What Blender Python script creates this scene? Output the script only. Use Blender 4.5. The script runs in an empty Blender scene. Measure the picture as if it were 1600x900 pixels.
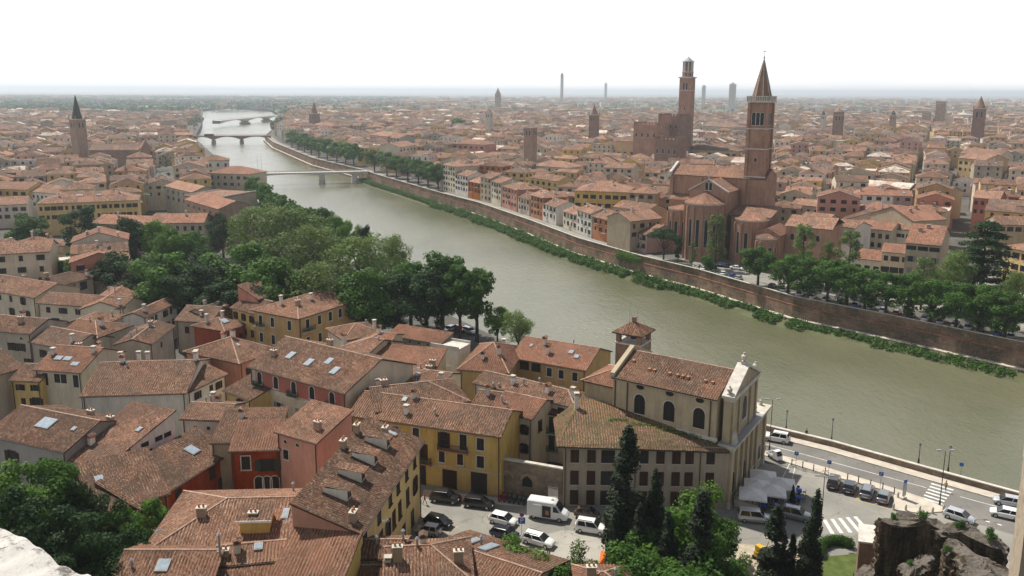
import bpy, math, random
from math import sin, cos, pi, radians, sqrt, atan2, hypot
from mathutils import Vector, Matrix, noise
random.seed(7)
SC = bpy.context.scene
COL = SC.collection
# ---------------------------------------------------------------- camera, sky, sun, exposure
F = 1300.0; HC = 57.0; U0 = 800.0; V0 = 396.0
TH = math.atan((V0-143)/F); RO = radians(0.25)
cam_d = bpy.data.cameras.new('camera'); cam = bpy.data.objects.new('camera', cam_d); COL.objects.link(cam)
cam_d.sensor_width = 36; cam_d.lens = 36*F/1600; cam_d.shift_y = -(450-V0)/1600
cam_d.clip_start = 0.2; cam_d.clip_end = 60000
cam.matrix_world = Matrix.Translation((0, 0, HC)) @ Matrix.Rotation(pi/2-TH, 4, 'X') @ Matrix.Rotation(RO, 4, 'Z')
SC.camera = cam
SUN_AZ = radians(-40)      # measured from +Y (view direction), negative = to the left
SUN_EL = radians(58)
w = bpy.data.worlds.new('World'); SC.world = w; w.use_nodes = True
nt = w.node_tree; nt.nodes.clear()
wo = nt.nodes.new('ShaderNodeOutputWorld'); bg = nt.nodes.new('ShaderNodeBackground')
sky = nt.nodes.new('ShaderNodeTexSky'); sky.sky_type = 'NISHITA'; sky.sun_disc = False
sky.sun_elevation = SUN_EL; sky.sun_rotation = SUN_AZ
sky.air_density = 1.0; sky.dust_density = 6.0; sky.ozone_density = 1.0
mx = nt.nodes.new('ShaderNodeMix'); mx.data_type = 'RGBA'; mx.inputs[0].default_value = 0.84
gm_ = nt.nodes.new('ShaderNodeTexCoord'); sx_ = nt.nodes.new('ShaderNodeSeparateXYZ'); rp_ = nt.nodes.new('ShaderNodeValToRGB')   # white veil over the sky, dimmed overhead to cut fill light
nt.links.new(gm_.outputs['Generated'], sx_.inputs[0]); nt.links.new(sx_.outputs[2], rp_.inputs[0])
for e_, (p_, c_) in zip(rp_.color_ramp.elements, ((.34, (1.0, 1.0, 1.0, 1)), (.70, (.13, .15, .19, 1)))): e_.position = p_; e_.color = c_
ml_ = nt.nodes.new('ShaderNodeMix'); ml_.data_type = 'RGBA'; ml_.blend_type = 'MULTIPLY'; ml_.inputs[0].default_value = 1; ml_.inputs[7].default_value = (19.5, 19.4, 19.6, 1)
cn_ = nt.nodes.new('ShaderNodeTexNoise'); cn_.inputs['Scale'].default_value = 2.2; cn_.inputs['Detail'].default_value = 5; mq_ = nt.nodes.new('ShaderNodeMapping'); mq_.inputs['Scale'].default_value = (1, 1, 3.5)
nt.links.new(gm_.outputs['Generated'], mq_.inputs[0]); nt.links.new(mq_.outputs[0], cn_.inputs['Vector']); cr_ = nt.nodes.new('ShaderNodeValToRGB'); cr_.color_ramp.elements[0].position = .42; cr_.color_ramp.elements[1].position = .68; cr_.color_ramp.elements[0].color = (1, 1, 1, 1); cr_.color_ramp.elements[1].color = (.84, .845, .87, 1); nt.links.new(cn_.outputs[0], cr_.inputs[0])
mc_ = nt.nodes.new('ShaderNodeMix'); mc_.data_type = 'RGBA'; mc_.blend_type = 'MULTIPLY'; mc_.inputs[0].default_value = 1; nt.links.new(rp_.outputs[0], mc_.inputs[6]); nt.links.new(cr_.outputs[0], mc_.inputs[7])
dt_ = nt.nodes.new('ShaderNodeVectorMath'); dt_.operation = 'DOT_PRODUCT'; dt_.inputs[1].default_value = (sin(SUN_AZ)*.5, cos(SUN_AZ)*.5, 0)      # the veil glows towards the sun and is dull away from it
ad_ = nt.nodes.new('ShaderNodeMath'); ad_.operation = 'ADD'; ad_.inputs[1].default_value = .5; nt.links.new(gm_.outputs['Generated'], dt_.inputs[0]); nt.links.new(dt_.outputs['Value'], ad_.inputs[0])
rd_ = nt.nodes.new('ShaderNodeValToRGB'); nt.links.new(ad_.outputs[0], rd_.inputs[0])
for e_, (p_, c_) in zip(rd_.color_ramp.elements, ((.15, (.45, .47, .52, 1)), (.62, (1, 1, 1, 1)))): e_.position = p_; e_.color = c_
md_ = nt.nodes.new('ShaderNodeMix'); md_.data_type = 'RGBA'; md_.blend_type = 'MULTIPLY'; md_.inputs[0].default_value = 1; nt.links.new(mc_.outputs[2], md_.inputs[6]); nt.links.new(rd_.outputs[0], md_.inputs[7])
nt.links.new(md_.outputs[2], ml_.inputs[6]); nt.links.new(ml_.outputs[2], mx.inputs[7])
nt.links.new(sky.outputs[0], mx.inputs[6]); nt.links.new(mx.outputs[2], bg.inputs[0])
bg.inputs[1].default_value = 0.065
nt.links.new(bg.outputs[0], wo.inputs[0])
sd = bpy.data.lights.new('sun', 'SUN'); sd.energy = 5.0; sd.angle = radians(1.2); sd.color = (1, .94, .84)
sun = bpy.data.objects.new('sun', sd); COL.objects.link(sun)
sdir = Vector((sin(SUN_AZ)*cos(SUN_EL), cos(SUN_AZ)*cos(SUN_EL), sin(SUN_EL)))
sun.rotation_euler = (-sdir).to_track_quat('-Z', 'Y').to_euler(); sun.location = (0, 0, 300)
SC.view_settings.view_transform = 'Standard'; SC.view_settings.look = 'None'
SC.view_settings.exposure = 0.28; SC.view_settings.gamma = 1.0
SC.render.engine = 'CYCLES'
SC.cycles.volume_bounces = 0; SC.cycles.max_bounces = 6; SC.cycles.transparent_max_bounces = 8
SC.cycles.volume_step_rate = 10

def P(u, v, z=0.0):
    "survey: where the sight line through photo pixel (u,v) meets height z"
    a = (u-U0)/F; b = (v-V0)/F
    r = a*cos(RO)+b*sin(RO); d = -a*sin(RO)+b*cos(RO)
    y = cos(TH)-d*sin(TH); zz = -sin(TH)-d*cos(TH)
    t = (z-HC)/zz
    return Vector((r*t, y*t, z))
def Q(x, y, z):
    z = z-HC
    fw = y*cos(TH)-z*sin(TH); up = y*sin(TH)+z*cos(TH)
    if fw < 1: return (-9999, -9999)
    r = x/fw; d = -up/fw
    return (U0+(r*cos(RO)-d*sin(RO))*F, V0+(r*sin(RO)+d*cos(RO))*F)
def PD(u, v, dist):
    "sight line through pixel at horizontal distance"
    p = P(u, v if v > 150 else 150, 0) if False else None
    a = (u-U0)/F; b = (v-V0)/F
    r = a*cos(RO)+b*sin(RO); d = -a*sin(RO)+b*cos(RO)
    y = cos(TH)-d*sin(TH); zz = -sin(TH)-d*cos(TH)
    t = dist/hypot(r, y)
    return Vector((r*t, y*t, HC+zz*t))
def zof(x, y, v):
    lo, hi = -5, 200
    for _ in range(40):
        m = (lo+hi)/2
        if Q(x, y, m)[1] > v: lo = m
        else: hi = m
    return lo

# ---------------------------------------------------------------- mesh building
class MB:
    def __init__(s): s.v = []; s.f = []; s.m = []; s.mats = []; s.sm = []
    def mi(s, m):
        if m not in s.mats: s.mats.append(m)
        return s.mats.index(m)
    def face(s, pts, m, smooth=False):
        n = len(s.v); s.v.extend([tuple(p) for p in pts]); s.f.append(tuple(range(n, n+len(pts)))); s.m.append(s.mi(m)); s.sm.append(smooth)
    def mesh(s, verts, faces, m, smooth=False):
        n = len(s.v); k = s.mi(m); s.v.extend([tuple(p) for p in verts])
        for f in faces: s.f.append(tuple(i+n for i in f)); s.m.append(k); s.sm.append(smooth)
    def box(s, x0, x1, y0, y1, z0, z1, m, rot=0, c=(0, 0)):
        P8 = [(x0, y0, z0), (x1, y0, z0), (x1, y1, z0), (x0, y1, z0), (x0, y0, z1), (x1, y0, z1), (x1, y1, z1), (x0, y1, z1)]
        if rot or c != (0, 0):
            ca, sa = cos(rot), sin(rot); P8 = [(c[0]+x*ca-y*sa, c[1]+x*sa+y*ca, z) for x, y, z in P8]
        s.mesh(P8, [(3, 2, 1, 0), (4, 5, 6, 7), (0, 1, 5, 4), (1, 2, 6, 5), (2, 3, 7, 6), (3, 0, 4, 7)], m)
    def prism(s, poly, z0, z1, m, top=True, bottom=True):
        a = sum(poly[i][0]*poly[(i+1) % len(poly)][1]-poly[(i+1) % len(poly)][0]*poly[i][1] for i in range(len(poly)))
        if a < 0: poly = poly[::-1]
        n = len(poly); V = [(x, y, z0) for x, y in poly]+[(x, y, z1) for x, y in poly]
        Fc = [(i, (i+1) % n, n+(i+1) % n, n+i) for i in range(n)]
        if top: Fc.append(tuple(range(n, 2*n)))
        if bottom: Fc.append(tuple(range(n-1, -1, -1)))
        s.mesh(V, Fc, m)
    def frust(s, cx, cy, r0, r1, z0, z1, n, m, rot=0, smooth=False, sx=1, sy=1, cap=True):
        a = [rot+2*pi*i/n for i in range(n)]
        V = [(cx+r0*cos(t)*sx, cy+r0*sin(t)*sy, z0) for t in a]+[(cx+r1*cos(t)*sx, cy+r1*sin(t)*sy, z1) for t in a]
        s.mesh(V, [(i, (i+1) % n, n+(i+1) % n, n+i) for i in range(n)], m, smooth)
        if cap:
            s.face(V[n:], m); s.face(V[:n][::-1], m)
    def tube(s, p, q, r0, r1, n, m, smooth=True):
        p = Vector(p); q = Vector(q); d = (q-p)
        if d.length < 1e-6: return
        d.normalize(); a = d.orthogonal().normalized(); b = d.cross(a)
        V = [p+(a*cos(2*pi*i/n)+b*sin(2*pi*i/n))*r0 for i in range(n)]+[q+(a*cos(2*pi*i/n)+b*sin(2*pi*i/n))*r1 for i in range(n)]
        s.mesh(V, [(i, (i+1) % n, n+(i+1) % n, n+i) for i in range(n)], m, smooth)
        s.face(V[n:], m); s.face(V[:n][::-1], m)
    def data(s, name):
        me = bpy.data.meshes.new(name); me.from_pydata(s.v, [], s.f)
        for m in s.mats: me.materials.append(m)
        me.polygons.foreach_set('material_index', s.m); me.polygons.foreach_set('use_smooth', s.sm)
        uvl = me.uv_layers.new(name='UVMap'); vs = s.v; out = []
        for f in s.f:
            # newell normal
            nx = ny = nz = 0.0; k = len(f)
            for i in range(k):
                a = vs[f[i]]; b = vs[f[(i+1) % k]]
                nx += (a[1]-b[1])*(a[2]+b[2]); ny += (a[2]-b[2])*(a[0]+b[0]); nz += (a[0]-b[0])*(a[1]+b[1])
            l = sqrt(nx*nx+ny*ny+nz*nz) or 1; nx /= l; ny /= l; nz /= l
            h = hypot(nx, ny)
            if h < 0.02: ux, uy, vx, vy, vz = 1, 0, 0, 1, 0
            else:
                ux, uy = -ny/h, nx/h; vx, vy, vz = -nz*uy, nz*ux, nx*uy-ny*ux
            for i in f:
                p = vs[i]; out.append(p[0]*ux+p[1]*uy); out.append(p[0]*vx+p[1]*vy+p[2]*vz)
        uvl.data.foreach_set('uv', out)
        me.update(); return me
    def obj(s, name, parent=None, loc=(0, 0, 0), rz=0):
        o = bpy.data.objects.new(name, s.data(name)); COL.objects.link(o); o.location = loc; o.rotation_euler = (0, 0, rz)
        if parent: o.parent = parent
        return o
def tag(o, label=None, cat=None, group=None, kind=None):
    if label: o['label'] = label
    if cat: o['category'] = cat
    if group: o['group'] = group
    if kind: o['kind'] = kind
    return o
def empty(name, loc, rz=0, label=None, cat=None, group=None):
    o = bpy.data.objects.new(name, None); o.empty_display_size = 1; COL.objects.link(o); o.location = loc; o.rotation_euler = (0, 0, rz)
    return tag(o, label, cat, group)
def inst(name, me, parent, loc=(0, 0, 0), rz=0, sc=None):
    o = bpy.data.objects.new(name, me); COL.objects.link(o); o.location = loc; o.rotation_euler = (0, 0, rz)
    if sc: o.scale = sc
    if parent: o.parent = parent
    return o
KIDS = {}
def copy_tree(o, parent=None):
    c = o.copy(); COL.objects.link(c)
    if parent: c.parent = parent
    for ch in list(o.children): copy_tree(ch, c)
    return c

# ---------------------------------------------------------------- materials
MATS = {}
def newmat(name):
    m = bpy.data.materials.new(name); m.use_nodes = True; m.node_tree.nodes.clear(); return m
class N:
    def __init__(s, m): s.t = m.node_tree
    def n(s, typ, **kw):
        nd = s.t.nodes.new('ShaderNode'+typ)
        for k, v in kw.items():
            if k.startswith('i_'):
                key = k[2:]; key = int(key) if key.isdigit() else key.replace('_', ' ')
                nd.inputs[key].default_value = v
            else: setattr(nd, k, v)
        return nd
    def l(s, a, b): s.t.links.new(a, b)
    def math(s, op, a, b=None, c=None):
        nd = s.n('Math', operation=op)
        for i, x in enumerate((a, b, c)):
            if x is None: continue
            if isinstance(x, (int, float)): nd.inputs[i].default_value = x
            else: s.l(x, nd.inputs[i])
        return nd.outputs[0]
    def mix(s, f, a, b, mode='MIX'):
        nd = s.n('Mix', data_type='RGBA', blend_type=mode)
        for i, x in ((0, f), (6, a), (7, b)):
            if isinstance(x, (int, float)): nd.inputs[i].default_value = x
            elif isinstance(x, tuple): nd.inputs[i].default_value = (x[0], x[1], x[2], 1)
            else: s.l(x, nd.inputs[i])
        return nd.outputs[2]
    def ramp(s, f, stops, interp='LINEAR'):
        nd = s.n('ValToRGB'); cr = nd.color_ramp; cr.interpolation = interp
        while len(cr.elements) < len(stops): cr.elements.new(0.5)
        for e, (p, c) in zip(cr.elements, stops):
            e.position = p; e.color = (c[0], c[1], c[2], 1) if isinstance(c, tuple) else (c, c, c, 1)
        s.l(f, nd.inputs[0]); return nd.outputs[0]
    def noise(s, vec, scale, detail=3, rough=.55, dim='3D'):
        nd = s.n('TexNoise', noise_dimensions=dim); nd.inputs['Scale'].default_value = scale; nd.inputs['Detail'].default_value = detail; nd.inputs['Roughness'].default_value = rough
        s.l(vec, nd.inputs['Vector']); return nd.outputs[0]
    def mapping(s, vec, scale=(1, 1, 1), loc=None):
        nd = s.n('Mapping'); nd.inputs['Scale'].default_value = scale
        if loc is not None: s.l(loc, nd.inputs['Location'])
        s.l(vec, nd.inputs['Vector']); return nd.outputs[0]
    def out(s, col, rough=.9, spec=.25, bump=None, bs=.5, bd=.05, metal=0, trans=0):
        b = s.n('BsdfPrincipled')
        if isinstance(col, tuple): b.inputs['Base Color'].default_value = (col[0], col[1], col[2], 1)
        else: s.l(col, b.inputs['Base Color'])
        if isinstance(rough, (int, float)): b.inputs['Roughness'].default_value = rough
        else: s.l(rough, b.inputs['Roughness'])
        b.inputs['Specular IOR Level'].default_value = spec; b.inputs['Metallic'].default_value = metal
        if bump is not None:
            bp = s.n('Bump'); bp.inputs['Strength'].default_value = bs; bp.inputs['Distance'].default_value = bd
            s.l(bump, bp.inputs['Height']); s.l(bp.outputs[0], b.inputs['Normal'])
        o = s.n('OutputMaterial'); s.l(b.outputs[0], o.inputs[0]); return b
def plain(name, col, rough=.7, spec=.3, metal=0, var=0.12, sc=3):
    if name in MATS: return MATS[name]
    m = newmat(name); g = N(m); tc = g.n('TexCoord')
    n1 = g.noise(tc.outputs['Object'], sc, 3)
    v = g.ramp(n1, [(.3, 1-var), (.7, 1+var*.5)])
    g.out(g.mix(1.0, col, v, 'MULTIPLY'), rough, spec, metal=metal); MATS[name] = m; return m
def plaster(name, col, stain=.32, var=.12):
    if name in MATS: return MATS[name]
    m = newmat(name); g = N(m); uv = g.n('UVMap').outputs[0]; oi = g.n('ObjectInfo')
    off = g.n('CombineXYZ'); g.l(g.math('MULTIPLY', oi.outputs['Random'], 57.0), off.inputs[0]); g.l(oi.outputs['Random'], off.inputs[2])
    vec = g.n('VectorMath', operation='ADD'); g.l(uv, vec.inputs[0]); g.l(off.outputs[0], vec.inputs[1]); vec = vec.outputs[0]
    big = g.noise(vec, .22, 4, .6); st = g.noise(g.mapping(vec, (1.1, .22, 1)), 1.0, 6, .72); fine = g.noise(vec, 3.0, 4, .7)
    c = g.mix(g.ramp(big, [(.35, 0.), (.7, 1.)]), col, tuple(min(1, x*1.22+.02) for x in col))
    c = g.mix(g.ramp(st, [(.44, 0.), (.66, stain)]), c, tuple(x*.42 for x in col))
    c = g.mix(g.ramp(fine, [(.55, 0.), (.8, .3)]), c, (.36, .33, .28))
    br = g.n('BrightContrast'); g.l(c, br.inputs[0]); g.l(g.math('MULTIPLY', g.math('SUBTRACT', oi.outputs['Random'], .5), var), br.inputs[1])
    g.out(br.outputs[0], .92, .15, bump=fine, bs=.35, bd=.03); MATS[name] = m; return m
def tiles(name, cols, moss=0.0, dirt=.6, pu=.33, pv=.42, bump=True, lich=0):
    "old Roman pan-and-cover tiles; u runs along the eave, v up the slope (metres)"
    if name in MATS: return MATS[name]
    m = newmat(name); g = N(m); uv = g.n('UVMap').outputs[0]; oi = g.n('ObjectInfo')
    sp = g.n('SeparateXYZ'); g.l(uv, sp.inputs[0])
    U = g.math('DIVIDE', sp.outputs[0], pu); V = g.math('DIVIDE', sp.outputs[1], pv)
    V2 = g.math('ADD', V, g.math('MULTIPLY', g.math('FLOOR', g.math('MULTIPLY', U, 2.0)), .37))
    cb = g.n('CombineXYZ'); g.l(g.math('FLOOR', g.math('MULTIPLY', U, 2.0)), cb.inputs[0]); g.l(g.math('FLOOR', V2), cb.inputs[1]); g.l(g.math('MULTIPLY', oi.outputs['Random'], 100.), cb.inputs[2])
    wn = g.n('TexWhiteNoise', noise_dimensions='3D'); g.l(cb.outputs[0], wn.inputs['Vector'])
    k = len(cols); c = g.ramp(wn.outputs[0], [(i/k, cc) for i, cc in enumerate(cols)], 'CONSTANT')
    off = g.n('CombineXYZ'); g.l(g.math('MULTIPLY', oi.outputs['Random'], 77.0), off.inputs[0])
    vec = g.n('VectorMath', operation='ADD'); g.l(uv, vec.inputs[0]); g.l(off.outputs[0], vec.inputs[1]); vec = vec.outputs[0]
    big = g.noise(vec, .16, 5, .62); med = g.noise(g.mapping(vec, (1, .5, 1)), .9, 4, .6)
    c = g.mix(g.ramp(big, [(.45, 0.), (.56, min(1, dirt*1.3))]), c, (.075, .055, .042))
    c = g.mix(g.ramp(med, [(.51, 0.), (.58, dirt)]), c, (.045, .03, .022)); c = g.mix(g.ramp(g.noise(g.mapping(vec, (.9, .22, 1)), 1.1, 4, .6), [(.56, 0.), (.72, .4)]), c, (.34, .25, .185))
    pale = g.noise(vec, 2.2, 3, .6)
    c = g.mix(g.ramp(pale, [(.57, 0.), (.66, .6)]), c, (.36, .27, .2))
    if lich or moss:
        ms = g.noise(vec, .35, 5, .7)
        c = g.mix(g.ramp(ms, [(.5-.25*moss, 0.), (.62, .75)]), c, (.075, .09, .03))
    vp = g.n('TexVoronoi'); vp.inputs['Scale'].default_value = .3; g.l(g.mapping(vec, (1, .6, 1)), vp.inputs['Vector']); vs_ = g.n('SeparateXYZ'); g.l(vp.outputs['Color'], vs_.inputs[0])
    c = g.mix(g.ramp(vs_.outputs[0], [(0, 0.), (.86, .45)], 'CONSTANT'), c, (.32, .16, .10)); c = g.mix(g.ramp(vs_.outputs[1], [(0, 0.), (.84, .45)], 'CONSTANT'), c, (.12, .085, .065))
    hsv = g.n('HueSaturation'); g.l(c, hsv.inputs['Color']); hsv.inputs['Saturation'].default_value = .96 if bump == True else 1.0
    ge = g.n('NewGeometry'); isl = g.math('MULTIPLY', ge.outputs['Random Per Island'], .75 if bump == True else 0.)
    g.l(g.math('ADD', g.math('ADD', g.math('MULTIPLY', oi.outputs['Random'], .35), .82), g.math('SUBTRACT', isl, .33 if bump == True else 0.)), hsv.inputs['Value'])
    frac = g.math('FRACT', V2); row = g.math('MULTIPLY', frac, .35)
    h = g.math('ADD', g.math('ABSOLUTE', g.math('SINE', g.math('MULTIPLY', U, pi))), row) if bump == True else g.math('ADD', row, wn.outputs[0])
    g.out(hsv.outputs[0], .93, .12, bump=h, bs=.75, bd=.07 if bump == True else .035); MATS[name] = m; return m
C_BR = [(0.157, 0.080, 0.050), (0.197, 0.097, 0.058), (0.109, 0.058, 0.039), (0.245, 0.131, 0.084), (0.183, 0.074, 0.045), (0.070, 0.040, 0.029), (0.332, 0.219, 0.150), (0.157, 0.084, 0.053)]
C_RD = [(0.236, 0.100, 0.060), (0.191, 0.082, 0.051), (0.280, 0.137, 0.087), (0.155, 0.071, 0.045), (0.324, 0.185, 0.125), (0.213, 0.089, 0.055), (0.250, 0.111, 0.068)]
C_PK = [(0.258, 0.129, 0.083), (0.221, 0.105, 0.066), (0.309, 0.169, 0.112), (0.177, 0.087, 0.056), (0.368, 0.253, 0.181), (0.243, 0.105, 0.065), (0.132, 0.069, 0.047)]
C_DK = [(0.129, 0.082, 0.060), (0.156, 0.095, 0.067), (0.092, 0.060, 0.046), (0.193, 0.125, 0.091), (0.120, 0.067, 0.049), (0.239, 0.159, 0.118)]
C_PL = [(.55, .5, .43), (.5, .42, .35), (.6, .56, .5), (.42, .33, .27)]
ROOF = dict(br=tiles('tiles_brown', C_BR, bump=2), rd=tiles('tiles_red', C_RD, dirt=.4, bump=2), pk=tiles('tiles_pink', C_PK, dirt=.5, bump=2),
            dk=tiles('tiles_dark', C_DK, dirt=.5, bump=2), ms=tiles('tiles_mossy', C_BR, moss=.26, lich=1, bump=2))
ROOFF = dict(br=tiles('far_tiles_brown', C_BR, dirt=.3), rd=tiles('far_tiles_red', C_RD, dirt=.15), pk=tiles('far_tiles_pink', C_PK, dirt=.2),
             dk=tiles('far_tiles_dark', C_DK, dirt=.25), pl=tiles('far_tiles_pale', C_PL, dirt=.25))
WCOL = dict(cream=(.50, .44, .33), yellow=(.54, .385, .145), ochre=(.43, .30, .145), white=(.60, .57, .51), grey=(.33, .295, .235), pink=(0.435, 0.235, 0.174), red=(0.287, 0.065, 0.030),
            orange=(0.409, 0.165, 0.070), beige=(.40, .33, .24), rose=(0.400, 0.252, 0.209), stonegrey=(0.217, 0.200, 0.174), annex=(0.270, 0.226, 0.170), church=(0.400, 0.331, 0.226), salmon=(0.435, 0.200, 0.139))
WALL = {k: plaster('plaster_'+k, c) for k, c in WCOL.items()}
def brickmat(name, c1, c2, mortar, sx=1.0, stain=.4):
    if name in MATS: return MATS[name]
    m = newmat(name); g = N(m); uv = g.n('UVMap').outputs[0]
    b = g.n('TexBrick'); b.inputs['Color1'].default_value = (*c1, 1); b.inputs['Color2'].default_value = (*c2, 1); b.inputs['Mortar'].default_value = (*mortar, 1)
    b.inputs['Scale'].default_value = 1; b.inputs['Brick Width'].default_value = .5*sx; b.inputs['Row Height'].default_value = .16*sx; b.inputs['Mortar Size'].default_value = .02*sx
    g.l(uv, b.inputs['Vector'])
    n1 = g.noise(uv, .2, 5, .65); n2 = g.noise(g.mapping(uv, (1.2, .12, 1)), 1, 5, .6)
    c = g.mix(g.ramp(n1, [(.35, 0.), (.65, .6)]), b.outputs[0], tuple(x*.55 for x in c1))
    c = g.mix(g.ramp(n2, [(.48, 0.), (.7, stain)]), c, (.09, .075, .06))
    g.out(c, .93, .12, bump=g.noise(uv, 4, 4, .7), bs=.4, bd=.03); MATS[name] = m; return m
BRICK = brickmat('brick_gothic', (.38, .195, .125), (.45, .255, .17), (.36, .28, .21))
BRICKD = brickmat('brick_dark', (.26, .145, .10), (.33, .195, .14), (.25, .2, .16))
BRICKP = brickmat('brick_pale', (.40, .27, .19), (.33, .20, .14), (.40, .34, .27))
RUBBLE = None
def stonemat(name, c1, c2, dark, scale=1.6, sc2=.25):
    m = newmat(name); g = N(m); tc = g.n('TexCoord').outputs['Object']
    vo = g.n('TexVoronoi'); vo.inputs['Scale'].default_value = scale; g.l(g.mapping(tc, (1, 1, 1.8)), vo.inputs['Vector'])
    hs = g.n('SeparateXYZ'); g.l(vo.outputs['Color'], hs.inputs[0])
    c = g.mix(hs.outputs[0], c1, c2)
    n1 = g.noise(tc, sc2, 6, .7); n2 = g.noise(tc, 3.5, 5, .7)
    c = g.mix(g.ramp(n1, [(.4, 0.), (.62, .75)]), c, dark); c = g.mix(g.ramp(n2, [(.5, 0.), (.75, .6)]), c, dark)
    g.out(c, .95, .1, bump=g.math('ADD', g.math('MULTIPLY', vo.outputs[0], -.6), n2), bs=.9, bd=.12); MATS[name] = m; return m
def ruinmat(name):
    m = newmat(name); g = N(m); tc = g.n('TexCoord').outputs['Object']; ge = g.n('NewGeometry'); sp = g.n('SeparateXYZ'); g.l(ge.outputs['Normal'], sp.inputs[0])
    vo = g.n('TexVoronoi'); vo.inputs['Scale'].default_value = 1.5; g.l(g.mapping(tc, (1, 1, 2.2)), vo.inputs['Vector']); hs = g.n('SeparateXYZ'); g.l(vo.outputs['Color'], hs.inputs[0])
    c = g.mix(hs.outputs[0], (.20, .145, .095), (.13, .09, .065)); st = g.noise(g.mapping(tc, (1.0, 1.0, .12)), 1.1, 6, .7); f = g.noise(tc, 3.2, 6, .75)
    c = g.mix(g.ramp(st, [(.42, 0.), (.56, .9)]), c, (.035, .03, .024)); c = g.mix(g.ramp(f, [(.54, 0.), (.68, .6)]), c, (.26, .19, .13)); c = g.mix(g.ramp(g.noise(tc, .8, 5, .7), [(.52, 0.), (.62, .7)]), c, (.05, .055, .025))
    top = g.mix(g.ramp(f, [(.35, 0.), (.65, 1.)]), (.24, .21, .18), (.13, .115, .095)); c = g.mix(g.ramp(sp.outputs[2], [(.45, 0.), (.75, 1.)]), c, top)
    g.out(c, .96, .08, bump=g.math('ADD', g.math('MULTIPLY', vo.outputs[0], -.7), g.math('MULTIPLY', f, 1.6)), bs=1.0, bd=.25); MATS[name] = m; return m
RUBBLE = stonemat('rubble_masonry', (.34, .27, .2), (.25, .19, .14), (.10, .08, .06))
RUIN = ruinmat('ruin_masonry')
STONE = plain('pale_stone', (.52, .48, .41), .85, .2, var=.3, sc=.8)
STONEW = plain('white_stone', (.54, .51, .46), .85, .2, var=.25, sc=1.2)
PARAP = None
GLASS = plain('dark_window_glass', (.02, .02, .021), .35, .22, var=.2)
GLASSL = plain('skylight_glass', (.30, .36, .42), .08, .8, var=.2)
SHUT_B = plain('shutter_brown', (.05, .028, .019), .8, .15); SHUT_G = plain('shutter_green', (.035, .055, .04), .75); SHUT_D = plain('shutter_dark', (.04, .032, .026), .75)
SHUT_T = plain('shutter_grey', (.2, .2, .19), .75)
GUTTER = plain('gutter_copper', (.075, .05, .04), .6); IRON = plain('iron_dark', (.03, .03, .032), .6); METAL = plain('grey_metal', (.32, .34, .36), .45, .5, .3)
WOODD = plain('dark_wood', (.06, .042, .03), .8); WHITEP = plain('white_paint', (.75, .75, .74), .5); MORTAR = plain('ridge_mortar', (.42, .29, .22), .9, .15, var=.35, sc=1.5)
LEAD = plain('lead_flashing', (.28, .29, .30), .55, .4); TERRA = plain('terracotta', (.42, .2, .12), .85)
# ---------------------------------------------------------------- houses
def corrug(b, poly, m, pitch=.36, amp=.07, sub=4):
    "real pan-and-cover relief over a convex planar polygon (3-D points, counter-clockwise seen from above)"
    pts = [Vector(p) for p in poly]
    n = Vector((0, 0, 0))
    for i in range(len(pts)): n += pts[i].cross(pts[(i+1) % len(pts)])
    n.normalize()
    if n.z < 0: n = -n; pts.reverse()
    u = Vector((-n.y, n.x, 0))
    if u.length < .01: u = Vector((1, 0, 0))
    u.normalize(); v = n.cross(u)
    o = pts[0]; pp = [((p-o).dot(u), (p-o).dot(v)) for p in pts]
    u0 = min(p[0] for p in pp); u1 = max(p[0] for p in pp)
    base = o.dot(u); k0 = int(math.floor((u0+base)/pitch*sub)); k1 = int(math.ceil((u1+base)/pitch*sub))
    cuts = sorted(set([u0+1e-5, u1-1e-5]+[k*pitch/sub-base for k in range(k0, k1+1) if u0 < k*pitch/sub-base < u1]+[p[0] for p in pp if u0 < p[0] < u1]))
    def span(x):
        vs = []
        for i in range(len(pp)):
            a, c = pp[i], pp[(i+1) % len(pp)]
            if (a[0]-x)*(c[0]-x) <= 0 and abs(a[0]-c[0]) > 1e-9: vs.append(a[1]+(c[1]-a[1])*(x-a[0])/(c[0]-a[0]))
        return (min(vs), max(vs)) if len(vs) > 1 else None
    V = []; L = []
    vmin = min(p[1] for p in pp); vmax = max(p[1] for p in pp); R_ = max(2, int((vmax-vmin)/1.5))
    for x in cuts:
        s_ = span(x)
        if s_ is None: continue
        ph = (x+base)/pitch*pi; h = amp*abs(sin(ph)); L.append(len(V))
        for k in range(R_+1):
            vv = s_[0]+(s_[1]-s_[0])*k/R_; q = o+u*x+v*vv; f = min(1, k, R_-k) if R_ > 2 else .5
            V.append(q+n*(h+.11*noise.noise(q*.33)*f+.03*noise.noise(q*1.3)))
    b.mesh(V, [(L[i]+k, L[i+1]+k, L[i+1]+k+1, L[i]+k+1) for i in range(len(L)-1) for k in range(R_)], m, False)
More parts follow.
